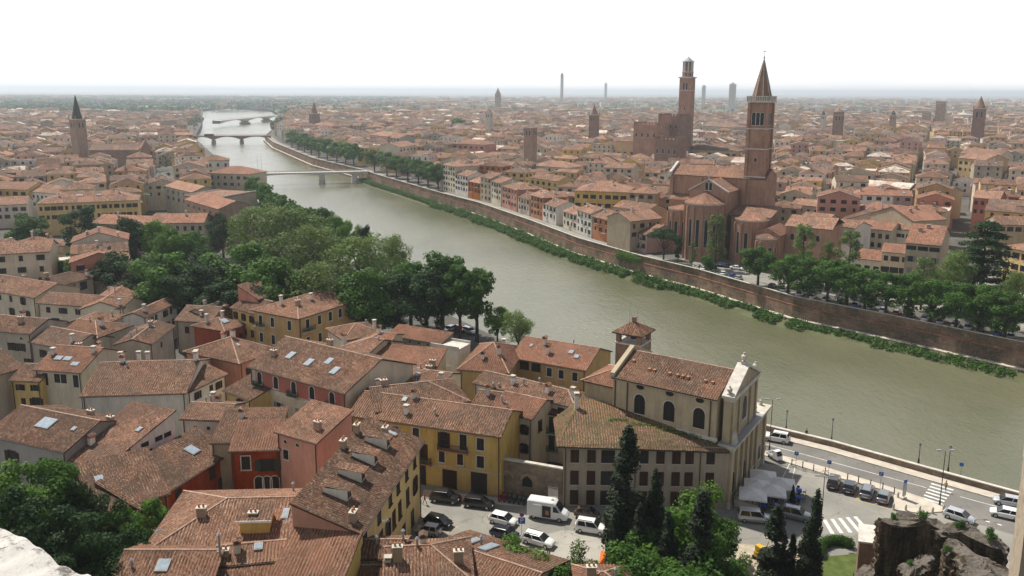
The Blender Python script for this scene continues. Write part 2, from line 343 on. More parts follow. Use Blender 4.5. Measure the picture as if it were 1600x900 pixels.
def roof_geo(b, L, d, ze, sl, m, e=.45, hips=(0, 0), near=True, kind='gable', fascia=None, ev=.25, ridge=True, x0=None):
    """roof over a rectangle centred at the origin, ridge along x. returns ridge height"""
    fascia = fascia or WOODD; th = .16
    X = L/2; Y = d/2
    def plane(pts):
        if near: corrug(b, pts, m)
        else: b.face(pts, m)
    if kind == 'gable':
        rz = ze+sl*Y; ez = ze-sl*e
        xl = -X+Y if hips[0] else -X-ev; xr = X-Y if hips[1] else X+ev
        if xl > xr: xl = xr = (xl+xr)/2
        xa = -X-(e if hips[0] else ev); xb = X+(e if hips[1] else ev); ya, yb = -Y-e, Y+e
        A, B, Cc, D = (xa, ya, ez), (xb, ya, ez), (xb, yb, ez), (xa, yb, ez); R0, R1 = (xl, 0, rz), (xr, 0, rz)
        front = [A, B, R1, R0] if xl < xr-.01 else [A, B, R0]
        back = [Cc, D, R0, R1] if xl < xr-.01 else [Cc, D, R0]
        plane(front); plane(back)
        if hips[0]: plane([D, A, R0])
        if hips[1]: plane([B, Cc, R1])
        # underside slab edge
        lo = [(p[0], p[1], p[2]-th) for p in (A, B, Cc, D)]; rlo = [(R0[0], 0, rz-th), (R1[0], 0, rz-th)]
        b.mesh([A, B, Cc, D]+lo, [(0, 4, 5, 1), (2, 6, 7, 3)], fascia)
        if hips[0]: b.face([D, lo[3], lo[0], A], fascia)
        else: b.face([A, R0, rlo[0], lo[0]], fascia); b.face([R0, D, lo[3], rlo[0]], fascia)
        if hips[1]: b.face([B, lo[1], lo[2], Cc], fascia)
        else: b.face([R1, B, lo[1], rlo[1]], fascia); b.face([Cc, R1, rlo[1], lo[2]], fascia)
        if hips[0] or hips[1] or True:
            b.face([lo[0], rlo[0], rlo[1], lo[1]], fascia); b.face([lo[2], rlo[1], rlo[0], lo[3]], fascia)
            if hips[0]: b.face([lo[3], rlo[0], lo[0]], fascia)
            if hips[1]: b.face([lo[1], rlo[1], lo[2]], fascia)
        if near and ridge:
            rm = MORTAR
            def cap(p, q): b.tube(Vector(p)+Vector((0, 0, .02)), Vector(q)+Vector((0, 0, .02)), .13, .13, 5, rm)
            if xl < xr-.01: cap(R0, R1)
            if hips[0]: cap(A, R0); cap(D, R0)
            if hips[1]: cap(B, R1); cap(Cc, R1)
        return rz
    if kind == 'shed':   # low at -y, high at +y
        rz = ze+sl*d; ez = ze-sl*e; ya, yb = -Y-e, Y+.2; zb = ze+sl*(d+.2)
        A, B, Cc, D = (-X-ev, ya, ez), (X+ev, ya, ez), (X+ev, yb, zb), (-X-ev, yb, zb)
        plane([A, B, Cc, D]); lo = [(p[0], p[1], p[2]-th) for p in (A, B, Cc, D)]
        b.mesh([A, B, Cc, D]+lo, [(0, 4, 5, 1), (1, 5, 6, 2), (2, 6, 7, 3), (3, 7, 4, 0), (4, 7, 6, 5)], fascia)
        return rz
    if kind == 'flat':
        b.box(-X-.1, X+.1, -Y-.1, Y+.1, ze-.1, ze+.25, m); b.box(-X-.1, X+.1, -Y-.1, -Y+.15, ze+.25, ze+.7, STONE); b.box(-X-.1, X+.1, Y-.15, Y+.1, ze+.25, ze+.7, STONE)
        return ze
def walls_geo(b, L, d, z0, ze, sl, m, hips=(0, 0), kind='gable'):
    X, Y = L/2, d/2; h = (ze+sl*Y-.15) if kind == 'gable' else ze
    zt = ze+.02
    b.face([(-X, -Y, z0), (X, -Y, z0), (X, -Y, zt), (-X, -Y, zt)], m)
    if kind == 'shed':
        zb = ze+sl*d-.1
        b.face([(X, Y, z0), (-X, Y, z0), (-X, Y, zb), (X, Y, zb)], m)
        b.face([(X, -Y, z0), (X, Y, z0), (X, Y, zb), (X, -Y, zt)], m); b.face([(-X, Y, z0), (-X, -Y, z0), (-X, -Y, zt), (-X, Y, zb)], m)
        return
    b.face([(X, Y, z0), (-X, Y, z0), (-X, Y, zt), (X, Y, zt)], m)
    g = kind == 'gable'
    b.face([(X, -Y, z0), (X, Y, z0), (X, Y, zt)]+([(X, 0, h)] if g and not hips[1] else [])+[(X, -Y, zt)], m)
    b.face([(-X, Y, z0), (-X, -Y, z0), (-X, -Y, zt)]+([(-X, 0, h)] if g and not hips[0] else [])+[(-X, Y, zt)], m)
PROTO = {}
def win_mesh(style, w, h, far=False):
    """window as a mesh set, centred at x=0, sill at z=0, standing on the wall plane y=0 and facing -y"""
    key = (style, round(w, 2), round(h, 2), far)
    if key in PROTO: return PROTO[key]
    st, sh = (style+'/').split('/')[:2]; S = {'b': SHUT_B, 'g': SHUT_G, 'd': SHUT_D, 't': SHUT_T}.get(sh[:1], SHUT_B)
    arch = 'a' in st
    res = {}
    f = MB(); t = .14; y0 = -.07
    fm = {'w': STONEW, 's': STONE, 'n': STONE, 'k': WOODD}.get(st[0], STONEW)
    if far:
        f.box(-w/2, w/2, -.03, .02, 0, h, GLASS)
        if sh:
            if 'c' in sh: f.box(-w/2, w/2, -.06, .02, 0, h, S)
            else: f.box(-w, -w/2-.01, -.09, .02, 0, h, S); f.box(w/2+.01, w, -.09, .02, 0, h, S)
        if st[0] != 'n': f.box(-w/2-.1, w/2+.1, -.12, .02, -.15, -.002, fm); f.box(-w/2-.1, w/2+.1, -.06, .02, h+.002, h+.12, fm)
        PROTO[key] = {'far': f.data('window')}; return PROTO[key]
    if arch:
        n = 8; pts = [(-w/2*cos(pi*i/n), h-w/2+w/2*sin(pi*i/n)) for i in range(n+1)]
        outer = [(-(w/2+t)*cos(pi*i/n), h-w/2+(w/2+t)*sin(pi*i/n)) for i in range(n+1)]
        for i in range(n):
            a, b_, c, d = pts[i], pts[i+1], outer[i+1], outer[i]
            f.mesh([(a[0], y0, a[1]), (b_[0], y0, b_[1]), (c[0], y0, c[1]), (d[0], y0, d[1]), (d[0], 0, d[1]), (c[0], 0, c[1]), (a[0], 0, a[1]), (b_[0], 0, b_[1])], [(0, 1, 2, 3), (3, 2, 5, 4), (1, 0, 6, 7)], fm)
        top = h-w/2
        p = MB(); p.face([(-w/2, -.015, 0), (w/2, -.015, 0)]+[(x, -.015, z) for x, z in reversed(pts)], GLASS)
    else:
        top = h; p = MB(); p.face([(-w/2, -.015, 0), (w/2, -.015, 0), (w/2, -.015, h), (-w/2, -.015, h)], GLASS)
        if st[0] != 'n': f.box(-w/2-t, w/2+t, y0, 0, h, h+t, fm)
    if st[0] != 'n':
        f.box(-w/2-t, -w/2, y0, 0, 0, top, fm); f.box(w/2, w/2+t, y0, 0, 0, top, fm)
        f.box(-w/2-t-.06, w/2+t+.06, y0-.1, 0, -.16, -.002, fm)
    else: f.box(-w/2-.05, w/2+.05, y0, 0, -.1, -.002, fm)
    f.box(-.025, .025, -.04, -.016, 0, h-.02, WOODD)
    if not arch: f.box(-w/2, w/2, -.04, -.016, h*.5, h*.5+.04, WOODD)
    res['window'] = f.data('window'); res['pane'] = p.data('pane')
    if sh:
        def leaf(x0, x1, yy):
            g = MB(); g.box(x0, x1, yy-.05, yy, .02, top-.02 if not arch else h-w*.25, S)
            k = int(h/.22)
            for i in range(k): g.box(x0+.06, x1-.06, yy-.065, yy-.05, .08+i*.22, .08+i*.22+.12, S)
            return g.data('shutter')
        if 'c' in sh: res['sh'] = [leaf(-w/2, -.01, -.03), leaf(.01, w/2, -.03)]
        else: res['sh'] = [leaf(-w-.03, -w/2-.03, -.08), leaf(w/2+.03, w+.03, -.08)]
    PROTO[key] = res; return res
WR = random.Random(17)
def window(parent, style, w, h, x, y, z, rz, far=False):
    if '/' in style and style[-1] in 'bgdt' and WR.random() < .4: style += 'c'
    r = win_mesh(style, w, h, far)
    if far: return inst('window', r['far'], parent, (x, y, z), rz)
    o = inst('window', r['window'], parent, (x, y, z), rz)
    inst('pane', r['pane'], o)
    for s in r.get('sh', []): inst('shutter', s, o)
    return o
def balcony(parent, x, y, z, rz, w=2.0, dep=.8, plants=True, m=None):
    b = MB(); b.box(-w/2, w/2, -dep, 0, -.15, 0, m or STONE)
    for s in (-1, 1): b.box(s*w/2-.12 if s > 0 else -w/2, s*w/2 if s > 0 else -w/2+.12, -dep*.8, 0, -.4, -.15, m or STONE)
    k = int(w/.16)
    for i in range(k+1): b.box(-w/2+i*(w-.03)/k, -w/2+i*(w-.03)/k+.03, -dep+.02, -dep+.05, 0, .95, IRON)
    for s in (-1, 1):
        for i in range(5): b.box(s*(w/2-.03)-.015, s*(w/2-.03)+.015, -dep+.15*i+.02, -dep+.15*i+.05, 0, .95, IRON)
    b.box(-w/2, w/2, -dep, -dep+.06, .95, 1.0, IRON)
    o = b.obj('balcony', parent, (x, y, z), rz)
    if plants:
        g = MB(); leafcloud(g, [(0, -dep+.1, .35, w*.48, .35, .4)], int(60*w), .16, LEAF['mid']); g.obj('plants', o)
    return o
def edgeframe(L, d, k):
    X, Y = L/2, d/2
    return {'f': ((0, -Y), 0, L), 'b': ((0, Y), pi, L), 'l': ((-X, 0), -pi/2, d), 'r': ((X, 0), pi/2, d)}[k]
def onedge(L, d, k, s, off=0):
    (cx, cy), rz, ln = edgeframe(L, d, k)
    return cx+cos(rz)*s+sin(rz)*off, cy+sin(rz)*s-cos(rz)*off, rz
CHM = {}
def chimney(roof, x, y, z, kind=0, h=1.3, m=None):
    key = (kind, round(h, 1), m.name if m else None)
    if key not in CHM:
        b = MB(); m_ = m or WALL['white']
        if kind == 0:
            b.box(-.3, .3, -.4, .4, -1.2, h, m_); b.box(-.4, .4, -.5, .5, h, h+.1, TERRA)
            for s in (-1, 1): b.box(s*.3-.06, s*.3+.06, -.4, .4, h+.1, h+.35, TERRA)
            b.mesh([(-.5, -.55, h+.35), (.5, -.55, h+.35), (.5, .55, h+.35), (-.5, .55, h+.35), (0, -.55, h+.62), (0, .55, h+.62)], [(0, 1, 4), (1, 2, 5, 4), (2, 3, 5), (3, 0, 4, 5), (3, 2, 1, 0)], ROOF['br'])
        elif kind == 1:
            b.box(-.28, .28, -.28, .28, -1.2, h, m_); b.box(-.36, .36, -.36, .36, h, h+.12, STONE)
            for s in (-1, 1):
                for t in (-1, 1): b.box(s*.26-.05, s*.26+.05, t*.26-.05, t*.26+.05, h+.12, h+.32, TERRA)
            b.box(-.4, .4, -.4, .4, h+.32, h+.4, STONE)
        elif kind == 2:
            b.frust(0, 0, .13, .13, -.8, h, 8, METAL, smooth=True); b.frust(0, 0, .24, .06, h+.05, h+.25, 8, METAL); b.frust(0, 0, .03, .03, h, h+.1, 4, METAL)
        else:
            b.box(-.5, .5, -.3, .3, -1.2, h, BRICKP); b.box(-.58, .58, -.38, .38, h, h+.12, STONE)
            for s in (-.25, .25): b.frust(s, 0, .13, .1, h+.12, h+.5, 7, TERRA)
        CHM[key] = b.data('chimney')
    return inst('chimney', CHM[key], roof, (x, y, z), 0)
def rooflight(roof, x, y, z, sl, ydir, w=.9, h=1.3, m=None):
    key = ('rl', round(sl, 2), w, h)
    if key not in CHM:
        b = MB(); a = math.atan(sl); c, s = cos(a), sin(a)
        def T(px, py, pz): return (px, py*c-pz*s, py*s+pz*c)
        for (x0, x1, y0, y1, z0, z1, mm) in ((-w/2, w/2, -h/2, h/2, -.1, .1, LEAD), (-w/2+.1, w/2-.1, -h/2+.1, h/2-.1, .1, .13, GLASSL)):
            V = [T(*p) for p in [(x0, y0, z0), (x1, y0, z0), (x1, y1, z0), (x0, y1, z0), (x0, y0, z1), (x1, y0, z1), (x1, y1, z1), (x0, y1, z1)]]
            b.mesh(V, [(3, 2, 1, 0), (4, 5, 6, 7), (0, 1, 5, 4), (1, 2, 6, 5), (2, 3, 7, 6), (3, 0, 4, 7)], mm)
        CHM[key] = b.data('skylight')
    return inst('skylight', CHM[key], roof, (x, y, z+.12), 0 if ydir < 0 else pi)
HOUSES = []
def frame(A, B, ze, ridge=None, depth=None, sl=.36, kind='gable', C=None):
    a = P(A[0], A[1], ze); c = P(B[0], B[1], ze)
    ab = Vector((c.x-a.x, c.y-a.y)); L = ab.length; t = ab/L; n = Vector((-t.y, t.x))
    if depth is None:
        if C is not None:
            p = P(C[0], C[1], ze); w_ = Vector((p.x-a.x, p.y-a.y)); depth = w_.dot(n)
        else:
            ru, rv, rx = (ridge[0], ridge[1], ridge[2] if len(ridge) > 2 else 1.0)
            best = None
            for i in range(-300, 301):
                dd = i*.1
                if abs(dd) < 2: continue
                half = dd/2 if kind == 'gable' else dd
                q = a+(c-a)*rx; q = Vector((q.x+n.x*half, q.y+n.y*half, ze+sl*abs(half)))
                s_ = Q(*q); er = hypot(s_[0]-ru, s_[1]-rv)
                if best is None or er < best[0]: best = (er, dd)
            depth = best[1]
    if depth < 0: a, c = c, a; t = -t; n = -n; depth = -depth
    ctr = Vector(((a.x+c.x)/2+n.x*depth/2, (a.y+c.y)/2+n.y*depth/2))
    return ctr, atan2(t.y, t.x), L, depth
def house(label, fr, ze, wall='cream', roof='br', sl=.36, hips=(0, 0), kind='gable', z0=0.0, wins=(), chim=(), sky=(), e=.45, near=True, gut=True, group=None, cat='house', name='town_house', far=False, extra=None, ev=.25, wall2=None):
    ctr, rz, L, d = fr
    root = empty(name, (ctr.x, ctr.y, z0), rz, label, cat, group)
    m = WALL[wall] if isinstance(wall, str) else wall
    rm = (ROOF if near else ROOFF)[roof] if isinstance(roof, str) else roof
    b = MB(); walls_geo(b, L, d, 0, ze-z0, sl, m, hips, kind); W = b.obj('wall', root)
    if wall2:
        q = MB(); hh = ze-z0+sl*d-.3; q.box(-L/2-.03, L/2, d/2-.02, d/2+.03, 0, hh, WALL[wall2]); q.mesh([(-L/2-.03, d/2, 0), (-L/2-.03, -d/2, 0), (-L/2-.03, -d/2, ze-z0), (-L/2-.03, d/2, hh)], [(0, 1, 2, 3)], WALL[wall2]); q.obj('rear_wall', root)
    b = MB(); rzt = roof_geo(b, L, d, ze-z0, sl, rm, e, hips, near, kind, ev=ev); R = b.obj('roof', root)
    if gut and near and kind != 'flat':
        for s in ((-1, 1) if kind == 'gable' else (-1,)):
            zz = ze-z0-sl*e-.05; yy = s*(d/2+e+.06); g = MB()
            g.box(-L/2-ev, L/2+ev, yy-.07, yy+.07, zz-.1, zz+.02, GUTTER); g.obj('gutter', R)
        for s in (-1, 1):
            q = MB(); q.box(-.055, .055, -.2, -.09, 0, ze-z0-.1, GUTTER); q.obj('downpipe', root, (s*(L/2-.3), -d/2, 0))
    for wn in wins:
        # (edge, count|positions, [sill heights], style, w, h)
        k, cnt, zs, st = wn[:4]; w_, h_ = (wn[4], wn[5]) if len(wn) > 5 else (1.0, 1.6)
        ln = edgeframe(L, d, k)[2]
        pos = [(-ln/2+ln*(i+.5)/cnt) for i in range(cnt)] if isinstance(cnt, int) else [(-ln/2+ln*f) for f in cnt]
        for z in zs:
            for s in pos:
                x, y, r = onedge(L, d, k, s); o = window(root, st, w_, h_, x, y, z, r, far)
    for c in chim:
        # (fx, fy, kind, h)
        x = (c[0]-.5)*L; y = (c[1]-.5)*d
        z = ze-z0+sl*((d/2-abs(y)) if kind == 'gable' else (y+d/2) if kind == 'shed' else 0)
        chimney(R, x, y, z, c[2], c[3] if len(c) > 3 else 1.2, WALL[c[4]] if len(c) > 4 else None)
    if near and kind == 'gable':
        for _ in range(WR.choice((1, 2, 3))):
            x = WR.uniform(-.42, .42)*L; y = WR.uniform(-.4, .4)*d; k = WR.choice((0, 0, 1, 2, 3)); zc = ze-z0+sl*(d/2-abs(y))
            if k < 3: chimney(R, x, y, zc, (0, 1, 3)[k] if WR.random() < .6 else 2, WR.uniform(.6, 1.1))
            else:
                if 'aer' not in CHM:
                    q = MB(); q.tube((0, 0, -.3), (0, 0, 2.6), .03, .02, 5, METAL)
                    for i_ in range(6): q.tube((-.5, -.35+.14*i_, 2.3), (.5, -.35+.14*i_, 2.3), .012, .012, 3, METAL)
                    q.tube((0, -.4, 2.3), (0, .5, 2.3), .015, .015, 3, METAL); CHM['aer'] = q.data('aerial')
                inst('aerial', CHM['aer'], R, (x, 0, ze-z0+sl*d/2), WR.uniform(0, 3))
    for c in sky:
        x = (c[0]-.5)*L; y = (c[1]-.5)*d
        z = ze-z0+sl*((d/2-abs(y)) if kind == 'gable' else (y+d/2) if kind == 'shed' else 0)
        rooflight(R, x, y, z, sl, -1 if (y < 0 or kind == 'shed') else 1, *(c[2:] if len(c) > 2 else ()))
    HOUSES.append((ctr.x, ctr.y, hypot(L, d)/2)); root['_'] = 0; del root['_']
    return root, R, L, d
# ---------------------------------------------------------------- foliage
def leafmat(name, c1, c2, trans=.35):
    m = newmat(name); g = N(m); ge = g.n('NewGeometry'); tc = g.n('TexCoord'); oi = g.n('ObjectInfo')
    c = g.mix(ge.outputs['Random Per Island'], c1, c2)
    nz = g.noise(tc.outputs['Object'], .35, 3)
    c = g.mix(g.ramp(nz, [(.35, 0.), (.7, .5)]), c, tuple(x*1.5 for x in c2))
    hsv = g.n('HueSaturation'); g.l(c, hsv.inputs['Color']); g.l(g.math('ADD', g.math('MULTIPLY', oi.outputs['Random'], .3), .85), hsv.inputs['Value'])
    d = g.n('BsdfPrincipled'); g.l(hsv.outputs[0], d.inputs['Base Color']); d.inputs['Roughness'].default_value = .65; d.inputs['Specular IOR Level'].default_value = .2
    tr = g.n('BsdfTranslucent'); g.l(hsv.outputs[0], tr.inputs[0]); mxs = g.n('MixShader'); mxs.inputs[0].default_value = trans
    g.l(d.outputs[0], mxs.inputs[1]); g.l(tr.outputs[0], mxs.inputs[2]); o = g.n('OutputMaterial'); g.l(mxs.outputs[0], o.inputs[0]); return m
LEAF = dict(mid=leafmat('leaves_mid_green', (.034, .09, .013), (.07, .15, .022)), dark=leafmat('leaves_dark_green', (.013, .038, .010), (.028, .066, .016)),
            lime=leafmat('leaves_bright_green', (.065, .15, .018), (.11, .21, .03)), grey=leafmat('leaves_willow_green', (.08, .128, .03), (.135, .195, .052)),
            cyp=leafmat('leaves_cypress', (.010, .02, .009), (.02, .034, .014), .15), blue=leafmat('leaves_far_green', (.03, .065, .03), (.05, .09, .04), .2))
BARK = plain('bark', (.085, .065, .05), .95, .1, var=.4, sc=2)
def leafcloud(b, lobes, n, size, m, seed=None, flat=.0):
    rnd = random.Random(seed if seed is not None else random.random())
    wt = [l[3]*l[4]*l[5] for l in lobes]; wt = [x**.67 for x in wt]; tot = sum(wt)
    V = []; Fc = []
    for l, w_ in zip(lobes, wt):
        k = max(3, int(n*w_/tot)); cx, cy, cz, rx, ry, rz_ = l
        for _ in range(k):
            z = rnd.uniform(-1, 1); t = rnd.uniform(0, 2*pi); q = sqrt(1-z*z); r = rnd.uniform(.25, 1)**.4*(1+.12*sin(5*t+3*z+cx)) 
            dx, dy, dz = q*cos(t), q*sin(t), z
            p = Vector((cx+dx*rx*r, cy+dy*ry*r, cz+dz*rz_*r))
            nn = Vector((dx+rnd.uniform(-.8, .8), dy+rnd.uniform(-.8, .8), dz+rnd.uniform(-.5, .9)+flat)).normalized()
            a = nn.orthogonal().normalized(); a = Matrix.Rotation(rnd.uniform(0, 6.28), 3, nn) @ a; c = nn.cross(a); s = size*rnd.uniform(.6, 1.35)
            i0 = len(V); V += [p-a*s*.5, p+c*s*.42, p+a*s*.55, p-c*s*.38+nn*s*.1]; Fc.append((i0, i0+1, i0+2, i0+3))
    b.mesh(V, Fc, m)
TREEP = {}
def tree_proto(kind, variant=0):
    key = (kind, variant)
    if key in TREEP: return TREEP[key]
    rnd = random.Random(hash(kind) % 1000*0+sum(map(ord, kind))*13+variant*101)
    t = MB(); c = MB()
    # unit heights: trees built at real size of 'H' metres, scaled per placement
    if kind in ('broad', 'round', 'willow', 'dark', 'plane', 'far'):
        Hh = 15.0; R = {'broad': 5.0, 'round': 5.2, 'willow': 5.0, 'dark': 4.6, 'plane': 4.2, 'far': 5.5}[kind]
        t.tube((0, 0, -.5), (0, 0, Hh*.3), .4, .3, 7, BARK); tips = []
        nb = 9
        for i in range(nb):
            a = 2*pi*i/nb+rnd.uniform(-.3, .3); rr = R*rnd.uniform(.45, .8); z = Hh*rnd.uniform(.42, .82)
            mid = (cos(a)*rr*.4, sin(a)*rr*.4, Hh*.3+(z-Hh*.3)*.55); tip = (cos(a)*rr, sin(a)*rr, z)
            t.tube((0, 0, Hh*rnd.uniform(.24, .3)), mid, .2, .12, 5, BARK); t.tube(mid, tip, .12, .04, 4, BARK); tips.append(tip)
        lobes = []
        for tip in tips: s = rnd.uniform(.3, .42)*R; lobes.append((tip[0], tip[1], tip[2], s, s, s*.85))
        for i in range(22 if kind != 'willow' else 30):
            a = rnd.uniform(0, 2*pi); z = rnd.uniform(.2 if kind in ('round', 'dark') else .34, .97); prof = sqrt(max(.25 if kind in ('round', 'dark') else .05, 1-((z-.6)/.42)**2)); rr = R*prof*rnd.uniform(.2, .95); s = R*rnd.uniform(.16, .36)
            lobes.append((cos(a)*rr, sin(a)*rr, z*Hh, s, s, s*rnd.uniform(.6, 1.1)))
        lobes.append((0, 0, Hh*.88, R*.35, R*.35, Hh*.1))
        n = {'broad': 8500, 'round': 8500, 'willow': 9000, 'dark': 8000, 'plane': 7000, 'far': 900}[kind]
        sz = {'broad': .42, 'round': .42, 'willow': .3, 'dark': .38, 'plane': .42, 'far': 1.3}[kind]
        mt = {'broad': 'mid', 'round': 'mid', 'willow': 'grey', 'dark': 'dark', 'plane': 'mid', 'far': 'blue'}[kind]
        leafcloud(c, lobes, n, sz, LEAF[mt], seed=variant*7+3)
    elif kind == 'cypress':
        Hh = 15.0; t.tube((0, 0, -.5), (0, 0, Hh*.8), .25, .05, 6, BARK); lobes = []
        for i in range(46):
            z = rnd.uniform(.05, .99); r = 1.7*(1-z)**.6*min(1, .6+z*2.5); a = rnd.uniform(0, 6.28)
            lobes.append((cos(a)*r*.5, sin(a)*r*.5, z*Hh, r*.62+.12, r*.62+.12, Hh*.075))
        lobes.append((0, 0, Hh*.97, .12, .12, .6)); leafcloud(c, lobes, 16000, .25, LEAF['cyp'], seed=variant)
    elif kind == 'poplar':
        Hh = 15.0; t.tube((0, 0, -.5), (0, 0, Hh*.85), .28, .06, 6, BARK); lobes = []
        for i in range(34):
            z = rnd.uniform(.18, .98); r = 2.6*sqrt(max(.05, 1-((z-.5)/.52)**2)); a = rnd.uniform(0, 6.28); q = rnd.uniform(.3, .9)
            t.tube((0, 0, z*Hh-1.2), (cos(a)*r*q, sin(a)*r*q, z*Hh), .07, .02, 4, BARK)
            lobes.append((cos(a)*r*q, sin(a)*r*q, z*Hh, .75, .75, .9))
        leafcloud(c, lobes, 3600, .3, LEAF['grey'], seed=variant)
    elif kind == 'pine':
        Hh = 12.0; lobes = []
        for i in range(7):
            a = 2*pi*i/7+rnd.uniform(-.3, .3); rr = rnd.uniform(1.5, 4.6); z = Hh*rnd.uniform(.68, .9)
            t.tube((0, 0, Hh*.3), (cos(a)*rr*.8, sin(a)*rr*.8, z-.6), .2, .07, 5, BARK); lobes.append((cos(a)*rr, sin(a)*rr, z, 2.3, 2.3, 1.3))
        t.tube((0, 0, -.5), (0, 0, Hh*.62), .35, .25, 6, BARK)
        for i in range(8): a = rnd.uniform(0, 6.28); rr = rnd.uniform(0, 3.5); lobes.append((cos(a)*rr, sin(a)*rr, Hh*rnd.uniform(.8, .95), 1.8, 1.8, 1))
        leafcloud(c, lobes, 6500, .35, LEAF['dark'], seed=variant)
    elif kind == 'cedar':
        Hh = 22.0; t.tube((0, 0, -.5), (0, 0, Hh*.93), .5, .08, 7, BARK); lobes = []
        for lv in range(9):
            z = 3+lv*2.15; r = 9.4*(1-(lv/9.6)**1.5)
            for i in range(8):
                a = lv*.9+2*pi*i/6+rnd.uniform(-.25, .25); rr = r*rnd.uniform(.75, 1)
                t.tube((0, 0, z-.3), (cos(a)*rr*.85, sin(a)*rr*.85, z+.2), .14, .04, 4, BARK)
                for q in (.3, .55, .8, 1.0): lobes.append((cos(a)*rr*q, sin(a)*rr*q, z+.3-q*.9+rnd.uniform(-.3, .3), 1.5, 1.5, .55))
        leafcloud(c, lobes, 16000, .5, LEAF['dark'], seed=variant, flat=1.0)
    elif kind == 'shrub':
        Hh = 5.0; t.tube((0, 0, -.3), (0, 0, 2.2), .16, .08, 6, BARK); lobes = []
        for i in range(16):
            a = rnd.uniform(0, 6.28); rr = rnd.uniform(0, 2.0); lobes.append((cos(a)*rr, sin(a)*rr, rnd.uniform(1.4, 4.3), 1.0, 1.0, .85))
            t.tube((0, 0, 1.5), (cos(a)*rr*.8, sin(a)*rr*.8, 2.6), .05, .02, 4, BARK)
        leafcloud(c, lobes, 4200, .24, LEAF['lime'], seed=variant)
    elif kind == 'tuft':
        Hh = 3.0; t.tube((0, 0, -.3), (0, 0, 1.4), .1, .05, 6, BARK); lobes = []
        for i in range(9):
            a = rnd.uniform(0, 6.28); rr = rnd.uniform(0, 1.1); lobes.append((cos(a)*rr, sin(a)*rr, rnd.uniform(.7, 2.5), .7, .7, .6))
        leafcloud(c, lobes, 900, .28, LEAF['mid'], seed=variant)
    TREEP[key] = (t.data('trunk'), c.data('crown'), Hh); return TREEP[key]
def recol(me, m, key):
    if key in TREEP: return TREEP[key]
    q = me.copy(); q.materials.clear(); q.materials.append(m); TREEP[key] = q; return q
def tree(x, y, h, kind, label, cat='tree', z=0, variant=0, wid=1.0, leaf=None, group=None, name=None, rz=None):
    tm, cm, Hh = tree_proto(kind, variant)
    if leaf: cm = recol(cm, LEAF[leaf], (kind, variant, leaf))
    s = h/Hh
    r = empty(name or {'cypress': 'cypress_tree', 'poplar': 'poplar_tree', 'pine': 'umbrella_pine', 'cedar': 'cedar_tree', 'shrub': 'shrub', 'tuft': 'bush'}.get(kind, 'broadleaf_tree'), (x, y, z), random.uniform(0, 6.28) if rz is None else rz, label, cat, group)
    r.scale = (s*wid, s*wid, s)
    inst('trunk', tm, r); inst('crown', cm, r); return r
def treepx(u, v, ztop, h, kind, label, **k):
    "tree whose top is seen at photo pixel (u,v) when its top stands at height ztop"
    p = P(u, v, ztop); return tree(p.x, p.y, h, kind, label, z=ztop-h, **k)
# ---------------------------------------------------------------- ground, river, banks
WZ = -6.5
def xy(p): return (p[0], p[1])
RB = [(430, -180), (260, 20)]+[xy(P(u, v, 1.0)) for u, v in [(1600, 535), (1400, 494), (1240, 463), (1092, 421), (1003, 400), (904, 372), (829, 344), (747, 316), (685, 300), (591, 273), (570, 266), (490, 247), (427, 222), (414, 211)]]
RB += [(RB[-1][0]-75, RB[-1][1]+330), (RB[-1][0]-160, RB[-1][1]+700), (RB[-1][0]-420, RB[-1][1]+1500)]
NL = [xy(P(1594, 769, 1.0)), xy(P(1444, 728, 1.0)), xy(P(1300, 688, 1.0)), xy(P(1192, 662, 1.0))]
d_ = Vector(NL[-1])-Vector(NL[0]); d_.normalize()
LB = [(330, -150), (NL[0][0]-d_.x*60, NL[0][1]-d_.y*60)]+NL+[(NL[-1][0]+d_.x*35, NL[-1][1]+d_.y*35), (-15, 207), (-50, 262), (-92, 340), (-132, 430), (-203, 600), (-290, 800)]
LB += [xy(P(304, 215, 0)), xy(P(315, 194, 0))]
LB += [(LB[-1][0]-120, LB[-1][1]+330), (LB[-1][0]-420, LB[-1][1]+1150)]
def bx_(line, y):
    for a, b in zip(line, line[1:]):
        if a[1] <= y <= b[1]: return a[0]+(b[0]-a[0])*(y-a[1])/(b[1]-a[1])
    return line[0][0] if y < line[0][1] else None
def bankpt(u, off, line=None, s=-1):
    "point of a bank line, moved inland by off metres, that lies on sight column u"
    line = line or RB; best = None
    for i in range(1, len(line)-1):
        a = offs(line, i, s*off); c = offs(line, i+1, s*off) if i+1 < len(line)-1 else line[-1]
        for k in range(40):
            x = a[0]+(c[0]-a[0])*k/40; y = a[1]+(c[1]-a[1])*k/40
            if y < 60: continue
            q = Q(x, y, 0); e = abs(q[0]-u)
            if best is None or e < best[0]: best = (e, x, y)
    return Vector((best[1], best[2]))
def side(x, y):
    "-1 left bank, +1 right bank, 0 river, distance to bank"
    l, r = bx_(LB, y), bx_(RB, y)
    if l is None or r is None: return (-1 if x < -600 else 1), 500
    if x < l: return -1, (l-x)*.75
    if x > r: return 1, (x-r)*.75
    return 0, 0
